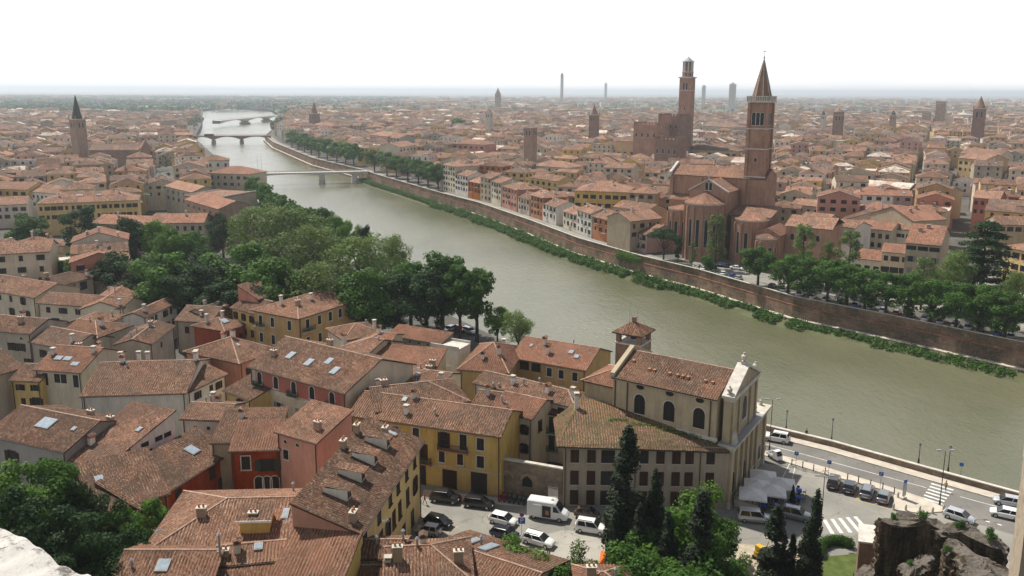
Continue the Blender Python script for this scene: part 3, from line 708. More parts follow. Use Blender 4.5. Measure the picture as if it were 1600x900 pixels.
def groundmat():
    m = newmat('ground_paving'); g = N(m); tc = g.n('TexCoord').outputs['Object']
    n1 = g.noise(tc, .05, 5, .6); n2 = g.noise(tc, .6, 4, .6); far = g.noise(tc, .0016, 5, .65)
    c = g.mix(g.ramp(n1, [(.35, 0.), (.65, 1.)]), (.085, .082, .076), (.135, .13, .12)); c = g.mix(g.ramp(n2, [(.5, 0.), (.7, .4)]), c, (.06, .058, .055))
    sp = g.n('SeparateXYZ'); g.l(tc, sp.inputs[0])
    plainc = g.mix(g.ramp(far, [(.42, 0.), (.56, 1.)]), (.055, .085, .035), (.15, .14, .10))
    fr = g.math('MULTIPLY', g.math('SUBTRACT', sp.outputs[1], 1500.), .0012); nd = g.n('Clamp'); g.l(fr, nd.inputs[0])
    c = g.mix(nd.outputs[0], c, plainc)
    g.out(c, .95, .1, bump=n2, bs=.2, bd=.02); return m
GROUND = groundmat()
b = MB()
far = 42000
ys = sorted(set([p[1] for p in LB]+[-300])); 
pl = [(LB[0][0]+150, -300)]+LB
b.face([(-far, -300, 0)]+[(x, y, 0) for x, y in pl]+[(LB[-1][0]-50, LB[-1][1]+400, 0), (-far, LB[-1][1]+400, 0)], GROUND)
pr = [(RB[0][0]+100, -300)]+RB
b.face([(x, y, 0) for x, y in pr[::-1]]+[(far, -300, 0), (far, RB[-1][1], 0)], GROUND)
ym = LB[-1][1]+400
b.face([(RB[-1][0], RB[-1][1], 0), (far, RB[-1][1], 0), (far, far, 0), (-far, far, 0), (-far, ym, 0), (LB[-1][0]-50, ym, 0)], GROUND)
import bmesh
gm = b.data('ground'); bm = bmesh.new(); bm.from_mesh(gm); bmesh.ops.triangulate(bm, faces=bm.faces[:]); bm.normal_update()
for f in bm.faces:
    if f.normal.z < 0: f.normal_flip()
bm.to_mesh(gm); bm.free()
go = bpy.data.objects.new('ground', gm); COL.objects.link(go); tag(go, kind='structure')
def watermat():
    m = newmat('river_water'); g = N(m); tc = g.n('TexCoord').outputs['Object']
    mp = g.n('Mapping'); mp.inputs['Rotation'].default_value = (0, 0, radians(40)); mp.inputs['Scale'].default_value = (1, .45, 1); g.l(tc, mp.inputs[0])
    w1 = g.noise(mp.outputs[0], .55, 6, .68); w2 = g.noise(mp.outputs[0], .06, 3, .5); w3 = g.noise(tc, .013, 4, .6)
    c = g.mix(g.ramp(w3, [(.35, 0.), (.65, 1.)]), (.098, .104, .058), (.14, .14, .088))
    c = g.mix(g.ramp(w2, [(.45, 0.), (.7, .35)]), c, (.17, .155, .10))
    h = g.math('ADD', g.math('ADD', w1, g.math('MULTIPLY', w2, .7)), g.math('MULTIPLY', g.noise(mp.outputs[0], 1.8, 4, .6), .35))
    g.out(c, g.ramp(w2, [(.3, .12), (.7, .24)]), .5, bump=h, bs=.5, bd=.5); return m
WATER = watermat()
b = MB()
b.face([(-3000, -300, WZ), (900, -300, WZ), (900, 5200, WZ), (-3000, 5200, WZ)], WATER)
# the water sheet is wide, the banks close over it
tag(b.obj('river_water'), kind='structure')
# foam at the shoal
def foam():
    m = newmat('foam'); g = N(m); tc = g.n('TexCoord').outputs['Object']
    b_ = MB(); rnd = random.Random(5); c0 = P(905, 515, WZ)
    g.out((.36, .36, .30), .6, .3)
    for i in range(70):
        x = c0.x+rnd.gauss(0, 7); y = c0.y+rnd.gauss(0, 5); s = rnd.uniform(.15, .6); a = rnd.uniform(-.7, -.1)
        b_.face([(x+cos(a)*cos(t)*s*1.6-sin(a)*sin(t)*s*.22*rnd.uniform(.5, 1.2), y+sin(a)*cos(t)*s*1.6+cos(a)*sin(t)*s*.22, WZ+.03) for t in (0, .8, 1.6, 2.5, 3.4, 4.3, 5.3)], m)
    tag(b_.obj('foam'), 'thin white foam streaks where the river runs over a shoal', 'foam', kind='stuff')
foam()
WALLR = None
def embmat():
    m = newmat('embankment_masonry'); g = N(m); uv = g.n('UVMap').outputs[0]
    sp = g.n('SeparateXYZ'); g.l(uv, sp.inputs[0]); n1 = g.noise(uv, .12, 6, .65); n2 = g.noise(g.mapping(uv, (1.1, .1, 1)), .9, 5, .6); n3 = g.noise(uv, 2.2, 5, .7)
    c = g.mix(g.ramp(n1, [(.4, 0.), (.58, 1.)]), (.25, .17, .12), (.10, .08, .055))
    c = g.mix(g.ramp(n2, [(.45, 0.), (.7, .6)]), c, (.06, .06, .03))
    c = g.mix(g.ramp(n3, [(.5, 0.), (.7, .6)]), c, (.28, .2, .15))
    bk = g.n('TexBrick'); bk.inputs['Scale'].default_value = 1; bk.inputs['Brick Width'].default_value = 1.3; bk.inputs['Row Height'].default_value = .45; bk.inputs['Mortar Size'].default_value = .05; bk.inputs['Color1'].default_value = (.75, .75, .75, 1); bk.inputs['Color2'].default_value = (1.25, 1.2, 1.15, 1); bk.inputs['Mortar'].default_value = (.55, .55, .55, 1); g.l(uv, bk.inputs['Vector']); c = g.mix(.8, c, bk.outputs[0], 'MULTIPLY')
    g.out(c, .95, .1, bump=n3, bs=.8, bd=.1); return m
EMB = embmat(); EMBT = plain('embankment_brick_course', (.27, .12, .075), .9, .15, var=.5, sc=.6)
def offs(line, i, o):
    a = Vector(line[max(0, i-1)]); c = Vector(line[min(len(line)-1, i+1)]); t = (c-a).normalized(); n = Vector((-t.y, t.x)); p = Vector(line[i]); return (p.x+n.x*o, p.y+n.y*o)
def strip(line, o0, z0, o1, z1, m, b, flip=False):
    for i in range(len(line)-1):
        p = offs(line, i, o0); q = offs(line, i+1, o0); r = offs(line, i+1, o1); s = offs(line, i, o1)
        f = [(*p, z0), (*q, z0), (*r, z1), (*s, z1)]; b.face(f[::-1] if flip else f, m)
# right bank: +offset = towards river (left of direction)
def walltag(o, label): tag(o, label, 'river wall')
b = MB(); RL = RB[1:-1]
strip(RL, 0, 0, .0, -1.5, EMB, b, True); strip(RL, .22, -1.5, .7, -4.9, EMB, b, True); strip(RL, 0, -1.3, .3, -1.32, EMBT, b, True); strip(RL, .3, -1.32, .3, -1.62, EMBT, b, True); strip(RL, 2.1, -4.9, 2.5, -7.5, EMB, b, True)
strip(RL, 0, 1.0, 0, 0, EMB, b, True); strip(RL, -.45, 1.0, -.45, 0, EMB, b); 
wr = b.obj('embankment_wall'); walltag(wr, 'long dark masonry river wall with red brick course along the far bank')
b = MB(); strip(RL, .12, 1.13, -.57, 1.13, STONE, b, False); strip(RL, .12, 1.0, .12, 1.13, STONE, b); strip(RL, -.57, 1.13, -.57, 1.0, STONE, b); b.obj('coping', wr)
b = MB(); strip(RL, .65, -4.8, 2.1, -4.8, STONE, b); strip(RL, 2.1, -4.8, 2.12, -5.1, STONE, b); b.obj('ledge', wr)
b = MB(); LL = LB[1:-1]
strip(LL, 0, 0, -.6, -8.3, EMB, b); wl = b.obj('embankment_wall'); walltag(wl, 'near bank river wall dropping from the road to the water')
b = MB(); NLL = LB[1:7]
strip(NLL, 0, .95, -.02, 0, RUBBLE, b); strip(NLL, .5, 0, .5, .95, RUBBLE, b)
pw = b.obj('parapet_wall'); tag(pw, 'low stone parapet with pale coping along the riverside road', 'parapet')
b = MB(); strip(NLL, -.06, .96, .56, .96, STONE, b, True); strip(NLL, -.06, 1.1, .56, 1.1, STONEW, b, True); strip(NLL, -.06, .96, -.06, 1.1, STONE, b, True); strip(NLL, .56, 1.1, .56, .96, STONE, b, True); b.obj('coping', pw)
# right bank greenery at the wall's foot
def shrubs(line_u, name, label, dens=1.0):
    b = MB(); rnd = random.Random(11); lob = []
    RR = [Vector(p) for p in RB]
    for a, c in zip(RR[2:12], RR[3:13]):
        L = (c-a).length; t = (c-a)/L; n = Vector((-t.y, t.x)); k = int(L/1.3)
        for i in range(k):
            p = a+t*(i+rnd.random())*1.3; px = Q(p.x, p.y, WZ)[0]
            wdt = 5.2 if px < 1060 else 3.6 if px < 1270 else 1.9
            if 1165 < px < 1200 or 1000 < px < 1010: wdt = .8
            if px > 1380: wdt = 3.4
            if px < 690: wdt = 2.5
            nn = noise.noise(Vector((p.x*.05, p.y*.05, 3)))
            for j in range(6):
                o = rnd.uniform(2.3, 2.6+wdt*(1+.6*nn)); hgt = rnd.uniform(.5, 1.1)+(.8*max(0, nn)+.35)*(px < 1060)
                if px > 1270: hgt *= .5
                q = p+n*o; lob.append((q.x, q.y, max(WZ, -5.2-(o-2.1)*.2)+.1+hgt*.3, 1.1, 1.1, hgt))
    leafcloud(b, lob, 95000, .5, LEAF['mid'], seed=4)
    o = b.obj(name); tag(o, label, 'shrubs', kind='stuff')
shrubs(None, 'riverbank_shrubs', 'green reeds and low bushes growing at the foot of the far river wall')
b = MB(); m_mud = plain('river_mud', (.10, .11, .05), .9, .2, var=.3, sc=.2)
strip(RB[1:13], 2.12, -5.2, 7.2, WZ-.05, m_mud, b); tag(b.obj('mud_bank'), kind='structure')
# ---------------------------------------------------------------- castle hill below the camera
def hillz(x, y):
    d = hypot(x, y*1.0); h = 50*(1-d/84)
    return h+1.3*noise.noise(Vector((x*.06, y*.06, 0)))
b = MB(); nx, ny = 60, 34
grassm = newmat('hill_grass'); g = N(grassm); tc = g.n('TexCoord').outputs['Object']; nn = g.noise(tc, .5, 5, .6); nf = g.noise(tc, 5, 3, .6)
g.out(g.mix(g.ramp(nf, [(.4, 0.), (.7, .6)]), g.mix(g.ramp(nn, [(.4, 0.), (.6, 1.)]), (.04, .07, .02), (.11, .10, .045)), (.03, .05, .015)), .95, .1, bump=nf, bs=.6, bd=.1)
V = []; Fc = []
for j in range(ny+1):
    for i in range(nx+1):
        x = -170+340*i/nx; y = -50+150*j/ny; z = max(-1.5, hillz(x, y)); V.append((x, y, z if not (abs(x) < 2.5 and abs(y) < 2.5) else 50))
for j in range(ny):
    for i in range(nx): k = j*(nx+1)+i; Fc.append((k, k+1, k+nx+2, k+nx+1))
b.mesh(V, Fc, grassm, True); tag(b.obj('hillside_terrain'), kind='structure')
# white stone parapet of the terrace the photograph was taken from
def parapet():
    m = newmat('weathered_white_stone'); g = N(m); tc = g.n('TexCoord').outputs['Object']; a = g.noise(tc, 9, 6, .75); c_ = g.noise(g.mapping(tc, (1, 3, 1)), 5, 5, .7)
    g.out(g.mix(g.ramp(a, [(.53, 0.), (.6, .85)]), g.mix(g.ramp(c_, [(.4, 0.), (.7, .5)]), (.50, .485, .46), (.38, .36, .33)), (.07, .065, .06)), .9, .2, bump=a, bs=.7, bd=.02)
    zt = HC-1.15
    edge = [P(-260, 700, zt), P(-120, 765, zt), P(0, 812, zt), P(55, 838, zt), P(97, 858, zt), P(112, 868, zt), P(150, 882, zt), P(176, 901, zt), P(260, 1010, zt), P(420, 1300, zt)]
    b = MB(); n = 26; pts = []
    for i in range(len(edge)-1):
        for k in range(n//3): pts.append(edge[i].lerp(edge[i+1], k/(n//3)))
    pts.append(edge[-1]); V = []; W_ = 8
    for p in pts:
        dirn = Vector((-.62, -.78))
        V.append((p.x+.03*noise.noise(p*7), p.y+.03*noise.noise(p*7+Vector((3, 0, 0))), zt-1.2)); V.append((p.x+.03*noise.noise(p*7), p.y+.03*noise.noise(p*7+Vector((3, 0, 0))), zt-.06))
        for k in range(W_+1):
            q = Vector((p.x+dirn.x*.16*k, p.y+dirn.y*.16*k, zt)) + Vector((.02, .02, 0))*0
            V.append((q.x-.02 if k == 0 else q.x, q.y-.02 if k == 0 else q.y, zt+.02*noise.noise(q*6)+.012*noise.noise(q*20)))
        V.append((p.x+dirn.x*.16*W_, p.y+dirn.y*.16*W_, zt-1.2))
    K = W_+4; Fc = []
    for i in range(len(pts)-1):
        for k in range(K-1): Fc.append((i*K+k, i*K+k+1, (i+1)*K+k+1, (i+1)*K+k))
    b.mesh(V, Fc, m, True); tag(b.obj('terrace_parapet'), 'rough white stone parapet top in the lower left corner', 'parapet')
parapet()
# ---------------------------------------------------------------- roads in front
def asphalt(name, c1, c2):
    m = newmat(name); g = N(m); tc = g.n('TexCoord').outputs['Object']; a = g.noise(tc, .12, 5, .6); f = g.noise(tc, 3, 5, .7); cr = g.n('TexVoronoi', feature='DISTANCE_TO_EDGE'); cr.inputs['Scale'].default_value = .16
    wv = g.n('VectorMath', operation='ADD'); g.l(tc, wv.inputs[0]); ns = g.n('TexNoise'); ns.inputs['Scale'].default_value = .5; g.l(tc, ns.inputs[0]); sc = g.n('VectorMath', operation='SCALE'); sc.inputs['Scale'].default_value = 2.5; g.l(ns.outputs[1], sc.inputs[0]); g.l(sc.outputs[0], wv.inputs[1]); g.l(wv.outputs[0], cr.inputs['Vector'])
    c = g.mix(g.ramp(a, [(.38, 0.), (.62, 1.)]), c1, c2); c = g.mix(g.ramp(f, [(.5, 0.), (.8, .35)]), c, tuple(x*.6 for x in c1)); c = g.mix(g.ramp(cr.outputs[0], [(.0, .6), (.012, 0.)]), c, tuple(x*.5 for x in c1))
    g.out(c, .93, .2, bump=f, bs=.2, bd=.01); return m
ASPH = asphalt('asphalt', (.15, .145, .135), (.20, .19, .175)); ASPHL = asphalt('worn_asphalt', (.21, .205, .185), (.28, .27, .24)); PAVE = plain('pavement_slabs', (.50, .45, .38), .9, .15, var=.2, sc=.7); KERB = plain('kerb_stone', (.48, .45, .40), .9, .15)
LINE = plain('road_paint', (.66, .66, .63), .8, .2, var=.3, sc=1.5); YLINE = plain('yellow_road_paint', (.55, .36, .08), .8, .2, var=.3)
def poly(name, px, z, m, kind='structure', thick=0, raw=None):
    pts = [P(u, v, 0) for u, v in px] if raw is None else [Vector((x, y, 0)) for x, y in raw]
    pts = [(p.x, p.y) for p in pts]; b = MB()
    if thick: b.prism(pts, z-thick, z, m)
    else:
        a = sum(pts[i][0]*pts[(i+1) % len(pts)][1]-pts[(i+1) % len(pts)][0]*pts[i][1] for i in range(len(pts)))
        if a < 0: pts = pts[::-1]
        b.face([(x, y, z) for x, y in pts], m)
    o = b.obj(name); 
    if kind: tag(o, kind=kind)
    return o
LN = [Vector(p) for p in LB[1:7]]
def near(i_off): return [offs(LB[1:7], i, i_off) for i in range(6)]
rd = near(2.6); rd2 = near(10.6)
poly('road', None, .004, ASPH, raw=near(.5)+near(12.)[::-1])
poly('street', [(600, 760), (640, 752), (1100, 800), (1185, 722), (1400, 760), (1600, 800), (1800, 1000), (1200, 1000), (900, 930), (560, 880)], .003, ASPHL)
b = MB(); k1 = near(.5); k2 = near(2.6)
for i in range(5): b.prism([k1[i], k1[i+1], k2[i+1], k2[i]], 0, .14, PAVE, bottom=False)
tag(b.obj('pavement'), kind='structure')
def xyz(v, z): return (v.x, v.y, z)
def linestrip(px0, px1, w_, z=.01, m=None, dash=None, name='road_marking'):
    p, q = P(*px0, 0), P(*px1, 0); d = q-p; L = d.length; d.normalize(); n = Vector((-d.y, d.x, 0)); b = MB(); s = 0
    while s < L:
        e_ = min(L, s+(dash[0] if dash else L)); a = p+d*s; c = p+d*e_
        b.face([xyz(a-n*w_/2, z), xyz(c-n*w_/2, z), xyz(c+n*w_/2, z), xyz(a+n*w_/2, z)], m or LINE); s = e_+(dash[1] if dash else 1)
    o = b.obj(name); tag(o, kind='structure'); return o
# ---------------------------------------------------------------- the roofs in front, house by house
G_FR = None
# yellow hipped apartment house by the trees
fr = frame((466, 496), (564, 465), 11.5, C=(400, 482)); ctr, rz, L, d = fr
r, R, L, d = house('tall ochre house with hipped roof and curved corner balcony, standing against the park trees', fr, 11.5, 'ochre', 'pk', sl=.33, hips=(1, 1),
    wins=[], chim=[(.75, .35, 3, 1.2), (.2, .3, 3, 1.0), (.15, .6, 1, 1.)], e=.55)
H1 = (r, L, d)
print('H1', L, d, math.degrees(rz))
def setwins(r, L, d, specs, far=False):
    for wn in specs:
        k, cnt, zs, st = wn[:4]; w_, h_ = (wn[4], wn[5]) if len(wn) > 5 else (1.0, 1.6); ln = edgeframe(L, d, k)[2]
        pos = [(-ln/2+ln*(i+.5)/cnt) for i in range(cnt)] if isinstance(cnt, int) else [(-ln/2+ln*f) for f in cnt]
        for z in zs:
            for s in pos:
                x, y, q = onedge(L, d, k, s); window(r, st, w_, h_, x, y, z, q, far)
def balc(r, L, d, k, f, z, w=2., dep=.8, plants=True, m=None):
    ln = edgeframe(L, d, k)[2]; x, y, q = onedge(L, d, k, -ln/2+ln*f); balcony(r, x, y, z, q, w, dep, plants, m)
setwins(r, L, d, [('f', [.13, .31, .48, .64, .88], [8.6], 'w', 1.0, 1.9), ('f', [.13, .31, .48, .64, .88], [4.8, 1.4], 'w', 1.0, 1.9), ('l', [.15, .42, .8], [8.4], 'w', 1.0, 2.0), ('l', [.15, .42, .8], [4.6], 'w', 1.0, 2.0)])
balc(r, L, d, 'f', .12, 8.2, 3.2, 1.0); balc(r, L, d, 'l', .15, 8.2, 3.0, 1.0); balc(r, L, d, 'f', .88, 8.2, 2.8, .9)
# small yellow neighbour, red house, pink house
fr = frame((362, 479), (399, 489), 10.5, depth=9)
r, R, L, d = house('narrow yellow house left of the hipped ochre house', fr, 10.5, 'yellow', 'br', wins=[('f', 3, [8.2, 5.0], 'k/b', .8, 1.3)], chim=[(.3, .8, 1)])
fr = frame((402, 466), (432, 458), 12.6, depth=6)
r, R, L, d = house('slim pink house with tilted roof squeezed behind the yellow ones', fr, 12.6, 'salmon', 'pk', kind='shed', wins=[('l', 1, [6, 9], 'w', .7, 1.2)])
fr = frame((351, 516), (383, 505), 7.5, C=(303, 508))
r, R, L, d = house('small deep red house with low hipped roof', fr, 7.5, 'red', 'pk', sl=.35, hips=(1, 1), sky=[(.45, .3, 1.6, 1.6)], chim=[(.2, .7, 1)], wins=[('f', 2, [4], 'n/b')])
fr = frame((374, 566), (432, 545), 10, C=(297, 546)); ctr, rz, L, d = fr
r, R, L, d = house('pink house with hipped brown roof and blank front wall', (ctr, rz, L, d), 10, 'salmon', 'br', sl=.36, hips=(1, 1), chim=[(.55, .5, 0, 1.1)], sky=[(.4, .3, .6, .8)],
    wins=[('f', [.25, .7], [7.2, 4.3], 'k/b', .9, 1.3), ('f', [.3], [1.5], 'n', .9, 1.3)])
# cream and red house with five arched windows and four roof windows
fr = frame((391, 570), (541, 611), 12, ridge=(459, 541, 0.0), sl=.38); print('H5', fr[2], fr[3])
r, R, L, d = house('cream house with red painted upper storey, flower balconies and four roof windows', fr, 12, 'cream', 'br', sl=.38, chim=[(.1, .2, 3, .9), (.45, .55, 3, 1.2)],
    sky=[(.25, .25, 1.2, 1.7), (.47, .22, 1.2, 1.7), (.62, .3, 1.1, 1.5), (.75, .2, 1.2, 1.7)], e=.6)
b = MB(); b.box(-L/2+1.2, L/2-.4, -d/2-.01, -d/2, 8.7, 11.7, WALL['red']); b.obj('painted_band', r)
b = MB(); b.box(-L/2, L/2, -d/2-.12, -d/2, 8.15, 8.5, STONE); b.obj('string_course', r)
setwins(r, L, d, [('f', [.1, .28, .47, .66, .86], [9.1], 'wa', 1.1, 2.1), ('f', [.12, .3, .5, .7, .9], [4.9], 'w/t', 1.0, 1.9), ('f', [.12, .3, .5, .7, .9], [1.3], 'w', 1.0, 1.9)])
for f in (.1, .47, .86): balc(r, L, d, 'f', f, 8.75, 2.1, .8)
for f in (.3, .7): balc(r, L, d, 'f', f, 4.6, 2.1, .8)
fr = frame((352, 608), (392, 624), 8, depth=7)
house('low yellow annex with one balcony left of the cream and red house', fr, 8, 'yellow', 'br', wins=[('f', [.6], [5.2, 2.], 'k/b', 1.1, 2.0)], kind='shed', sl=.25)
# long yellow house facing the street
fr = frame((547, 645), (783, 678), 9.6, ridge=(800, 641, 1.0), sl=.4); print('H6', fr[2], fr[3])
r, R, L, d = house('long yellow house with dark mottled roof facing the street', fr, 9.6, 'yellow', 'br', sl=.4, chim=[(.35, .5, 0, .9)], sky=[(.3, .42, .7, .9)], e=.6)
b = MB()
for k in range(7): b.box(-L/2+L*.42, L/2+.02, -d/2-.012, -d/2, .3+k*.42, .3+k*.42+.34, WALL['yellow'])
b.obj('rusticated_base', r)
b = MB(); b.box(-L/2, L/2+.05, -d/2-.1, -d/2, 3.35, 3.55, STONE); b.obj('string_course', r)
setwins(r, L, d, [('f', [.45], [7.0], 'w/', 1., 1.7), ('f', [.06, .22, .31], [6.9], 'w/bc', 1.1, 1.6), ('f', [.635, .76], [6.3], 'w', 1.1, 2.4), ('f', [.635], [6.3], 'k/b', .9, 2.3), ('f', [.87], [6.7], 'w', 1.1, 1.8),
                  ('f', [.5], [4.0], 'k/b', 1.0, 2.2), ('f', [.62, .74], [4.0], 'w/b', .9, 1.7), ('f', [.87], [4.0], 'w', 1.1, 1.8), ('f', [.67], [.2], 'k/bc', 2.0, 2.6), ('f', [.86], [.05], 'k/dc', 2.2, 3.0), ('f', [.48], [.05], 'k/dc', 1.3, 2.8), ('f', [.2], [3.9], 'w', 1.0, 1.7)])
balc(r, L, d, 'f', .7, 6.2, 4.6, .9, False, TERRA); balc(r, L, d, 'f', .48, 3.6, 3.6, .9, True, TERRA)
# white end house behind its gable (continues the row)
ctr0 = Matrix.Rotation(fr[1], 2); 
def rel(fr, x, y):
    c, s = cos(fr[1]), sin(fr[1]); return Vector((fr[0].x+c*x-s*y, fr[0].y+s*x+c*y))
p = rel(fr, fr[2]/2-4.2, fr[3]/2+4.5)
b = MB()
house('white walled house with green balconies behind the yellow street house', (p, fr[1], 8.2, 9.0), 9.0, 'white', 'br', sl=.3, hips=(0, 0), wins=[('r', [.25, .6], [6.0, 3.0], 'k/b', .9, 1.5)], chim=[(.2, .4, 0)])
b = MB()
setw = None
# block of brown roofs with light well behind the yellow house
fr7 = frame((578, 596), (727, 628), 9.4, depth=9, sl=.34)
house('brown roofed house with two arched windows set behind the long yellow house', frame((622, 598), (690, 607), 9.2, depth=8), 9.2, 'cream', 'br', sl=.34, hips=(1, 0), wins=[('f', [.42, .62], [7.4], 'na', 1.2, 1.4)], sky=[(.3, .3, .8, 1.)], chim=[(.9, .2, 1)])
house('long mottled brown roof with hip pointing left above the light well', frame((572, 606), (705, 592), 10.2, depth=-10, sl=.36), 10.2, 'cream', 'br', sl=.36, hips=(1, 0), chim=[(.85, .45, 3, 1.)], sky=[(.35, .3, .8, 1.)])
fr = frame((742, 596), (898, 634), 9.8, ridge=(770, 580, .1), sl=.36); print('H7', fr[2], fr[3])
house('long reddish brown roof running towards the church bell tower', fr, 9.8, 'white', 'br', sl=.36, hips=(0, 1), wins=[('f', [.2, .3, .4], [8.2], 'k/b', .9, 1.2), ('f', [.88], [6.6], 'k', 1.1, 2.2), ('f', [.86], [3.2], 'k', 1.1, 2.2)], chim=[(.45, .3, 2, 1.), (.7, .25, 0, 1.), (.93, .3, 1)])
fr = frame((770, 636), (832, 650), 9.4, depth=8)
r, R, L, d = house('short cross gabled house with hanging balcony by the light well', fr, 9.2, 'cream', 'rd', sl=.36, hips=(0, 0), chim=[(.1, .2, 2, 1.), (.3, .1, 2, .8)], wins=[('f', [.5, .8], [6.3, 3.3], 'k/b', .8, 1.3), ('r', [.3], [6.2], 'k/b', .9, 1.6)])
fr = frame((836, 640), (900, 650), 8.2, depth=7)
r, R, L, d = house('recessed cream house with stacked balconies left of the grey church annex', fr, 8.2, 'cream', 'br', wins=[('f', [.4], [5.2, 2.2], 'k/g', 1.0, 2.1), ('f', [.85], [5.2], 'ka', .9, 1.0)], chim=[(.9, .4, 0)])
balc(r, L, d, 'f', .4, 5.0, 2.6, 1.); balc(r, L, d, 'f', .4, 2.0, 2.6, 1.)
# bright red roofs with long low wall
fr = frame((566, 568), (676, 578), 8.2, ridge=(607, 531, .15), sl=.34, kind='shed'); print('H8', fr[2], fr[3])
house('bright orange tiled lean-to roof below a long low wall', fr, 7.6, 'cream', 'rd', sl=.3, kind='shed', chim=[(.1, .2, 3, 1.1), (.95, .25, 3, 1.2)])
house('little tower room with orange roof beside the long low wall', frame((570, 530), (610, 534), 10.2, depth=5.5), 10.2, 'cream', 'rd', sl=.3, kind='gable', hips=(1, 0), wins=[('f', [.3], [8.8], 'n', .7, .7), ('r', [.5], [8.8], 'n', .7, .7)])
house('brown roof with hip corner and stone finial near the yellow apartment house', frame((512, 548), (566, 560), 9., depth=12, sl=.34), 9., 'cream', 'pk', sl=.34, hips=(1, 0), chim=[(.1, .3, 0, 1.)])
fr = frame((606, 522), (690, 536), 9.2, depth=4.0)
house('long narrow range with small square holes and red roof by the car park', fr, 9.2, 'stonegrey', 'rd', sl=.25, wins=[('f', 6, [8.1], 'n', .35, .5)], kind='shed')
house('red brown hipped roof at the edge of the riverside car park', frame((538, 530), (600, 520), 9.4, depth=9), 9.4, 'cream', 'pk', sl=.34, hips=(1, 1))
house('flat white terrace block beside the riverside roofs', frame((674, 541), (716, 548), 8.8, depth=4.5), 8.8, 'white', STONEW, kind='flat')
# long orange house by the river
fr = frame((799, 557), (915, 577), 8.2, ridge=(934, 543, 1.0), sl=.36); print('H9', fr[2], fr[3])
fr = (fr[0], fr[1], fr[2], max(9, min(fr[3], 12)))
house('long orange house with red roof standing right on the river', fr, 8.2, 'ochre', 'rd', sl=.38, wins=[('f', [.18, .34], [6.2], 'k', 1.6, 1.3), ('f', [.52, .68, .86], [5.6], 'w/', 1., 1.6), ('f', [.5, .7, .88], [2.4], 'w/b', 1., 1.6)], chim=[(.3, .4, 0, 1.), (.42, .2, 0, 1.2)], sky=[(.7, .3, .9, 1.), (.8, .22, .9, 1.), (.15, .3, .5, .8)])
fr = frame((714, 580), (789, 586), 8.2, ridge=(765, 520, .95), sl=.36); print('H9b', fr[2], fr[3])
house('orange wing with red tiled hip meeting the long riverside house', (fr[0], fr[1], fr[2], max(9, min(fr[3], 15))), 8.2, 'ochre', 'rd', sl=.38, hips=(1, 1), wins=[('f', [.7, .9], [5.6], 'k', 1., 1.5)], chim=[(.7, .3, 0), (.4, .2, 0, .8)])
# house with four dormers
ze = 11.2
fr = frame((557, 830), (655, 686), ze, ridge=(567, 672, 1.0), sl=.36, kind='shed'); print('H11', fr)
r, R, L, d = house('big ochre corner house with four dormers in its long brown roof', fr, ze, 'yellow', 'br', wall2='salmon', sl=.36, kind='shed', chim=[(.9, .55, 3, 1.), (.06, .12, 3, 1.1), (.6, .97, 3, 1.), (.8, .97, 3, 1.1)], sky=[(.93, .45, .8, 1.2)], e=.7)
setwins(r, L, d, [('f', [.1, .3, .47, .6, .75, .9], [8.3], 'k/', .9, 1.9), ('f', [.15, .32, .42, .52, .62, .76, .9], [4.7], 'k/b', 1., 2.1), ('f', [.12, .3, .5], [1.2], 'na/', 1.1, 2.0), ('f', [.68, .84], [.8], 'k/', 1., 2.0), ('r', [.3, .7], [8.3, 4.7], 'k/', .9, 1.8)])
for q, f in enumerate((.2, .39, .58, .78)):
    b = MB(); x0 = (f-.5)*L; yb = -d/2+d*.36; zf = ze+.36*d*.36
    dl = 2.8; hz = 1.4
    # little shed dormer: front facing the eave
    b.mesh([(x0-.65, yb, zf-.2), (x0+.65, yb, zf-.2), (x0+.65, yb, zf+hz), (x0-.65, yb, zf+hz), (x0-.65, yb+dl, zf+.36*dl-.2), (x0+.65, yb+dl, zf+.36*dl-.2), (x0+.65, yb+dl, zf+hz+.1), (x0-.65, yb+dl, zf+hz+.1)],
           [(0, 1, 2, 3), (1, 5, 6, 2), (4, 0, 3, 7)], WALL['white'])
    dm = b.obj('dormer', R); b = MB(); corrug(b, [(x0-.9, yb-.35, zf+hz+.05), (x0+.9, yb-.35, zf+hz+.05), (x0+.9, yb+dl+.4, zf+hz+.4), (x0-.9, yb+dl+.4, zf+hz+.4)], ROOF['br'])
    b.box(x0-.9, x0+.9, yb-.4, yb-.34, zf+hz-.1, zf+hz+.06, TERRA); b.obj('dormer_roof', dm)
    b = MB(); b.box(x0-.5, x0+.5, yb-.03, yb, zf+.3, zf+1.1, GLASS); b.box(x0-.6, x0+.6, yb-.06, yb, zf+.27, zf+.35, WOODD); b.obj('window', dm)
FR11 = fr
p = rel(fr, -fr[2]/2-3.4, -.3)
house('short lean-to tiled roof against the end wall of the dormer house', (p, fr[1]-pi/2, fr[3]+.2, 6.8), 8.6, 'yellow', 'pk', sl=.36, kind='shed', e=.3, gut=False)
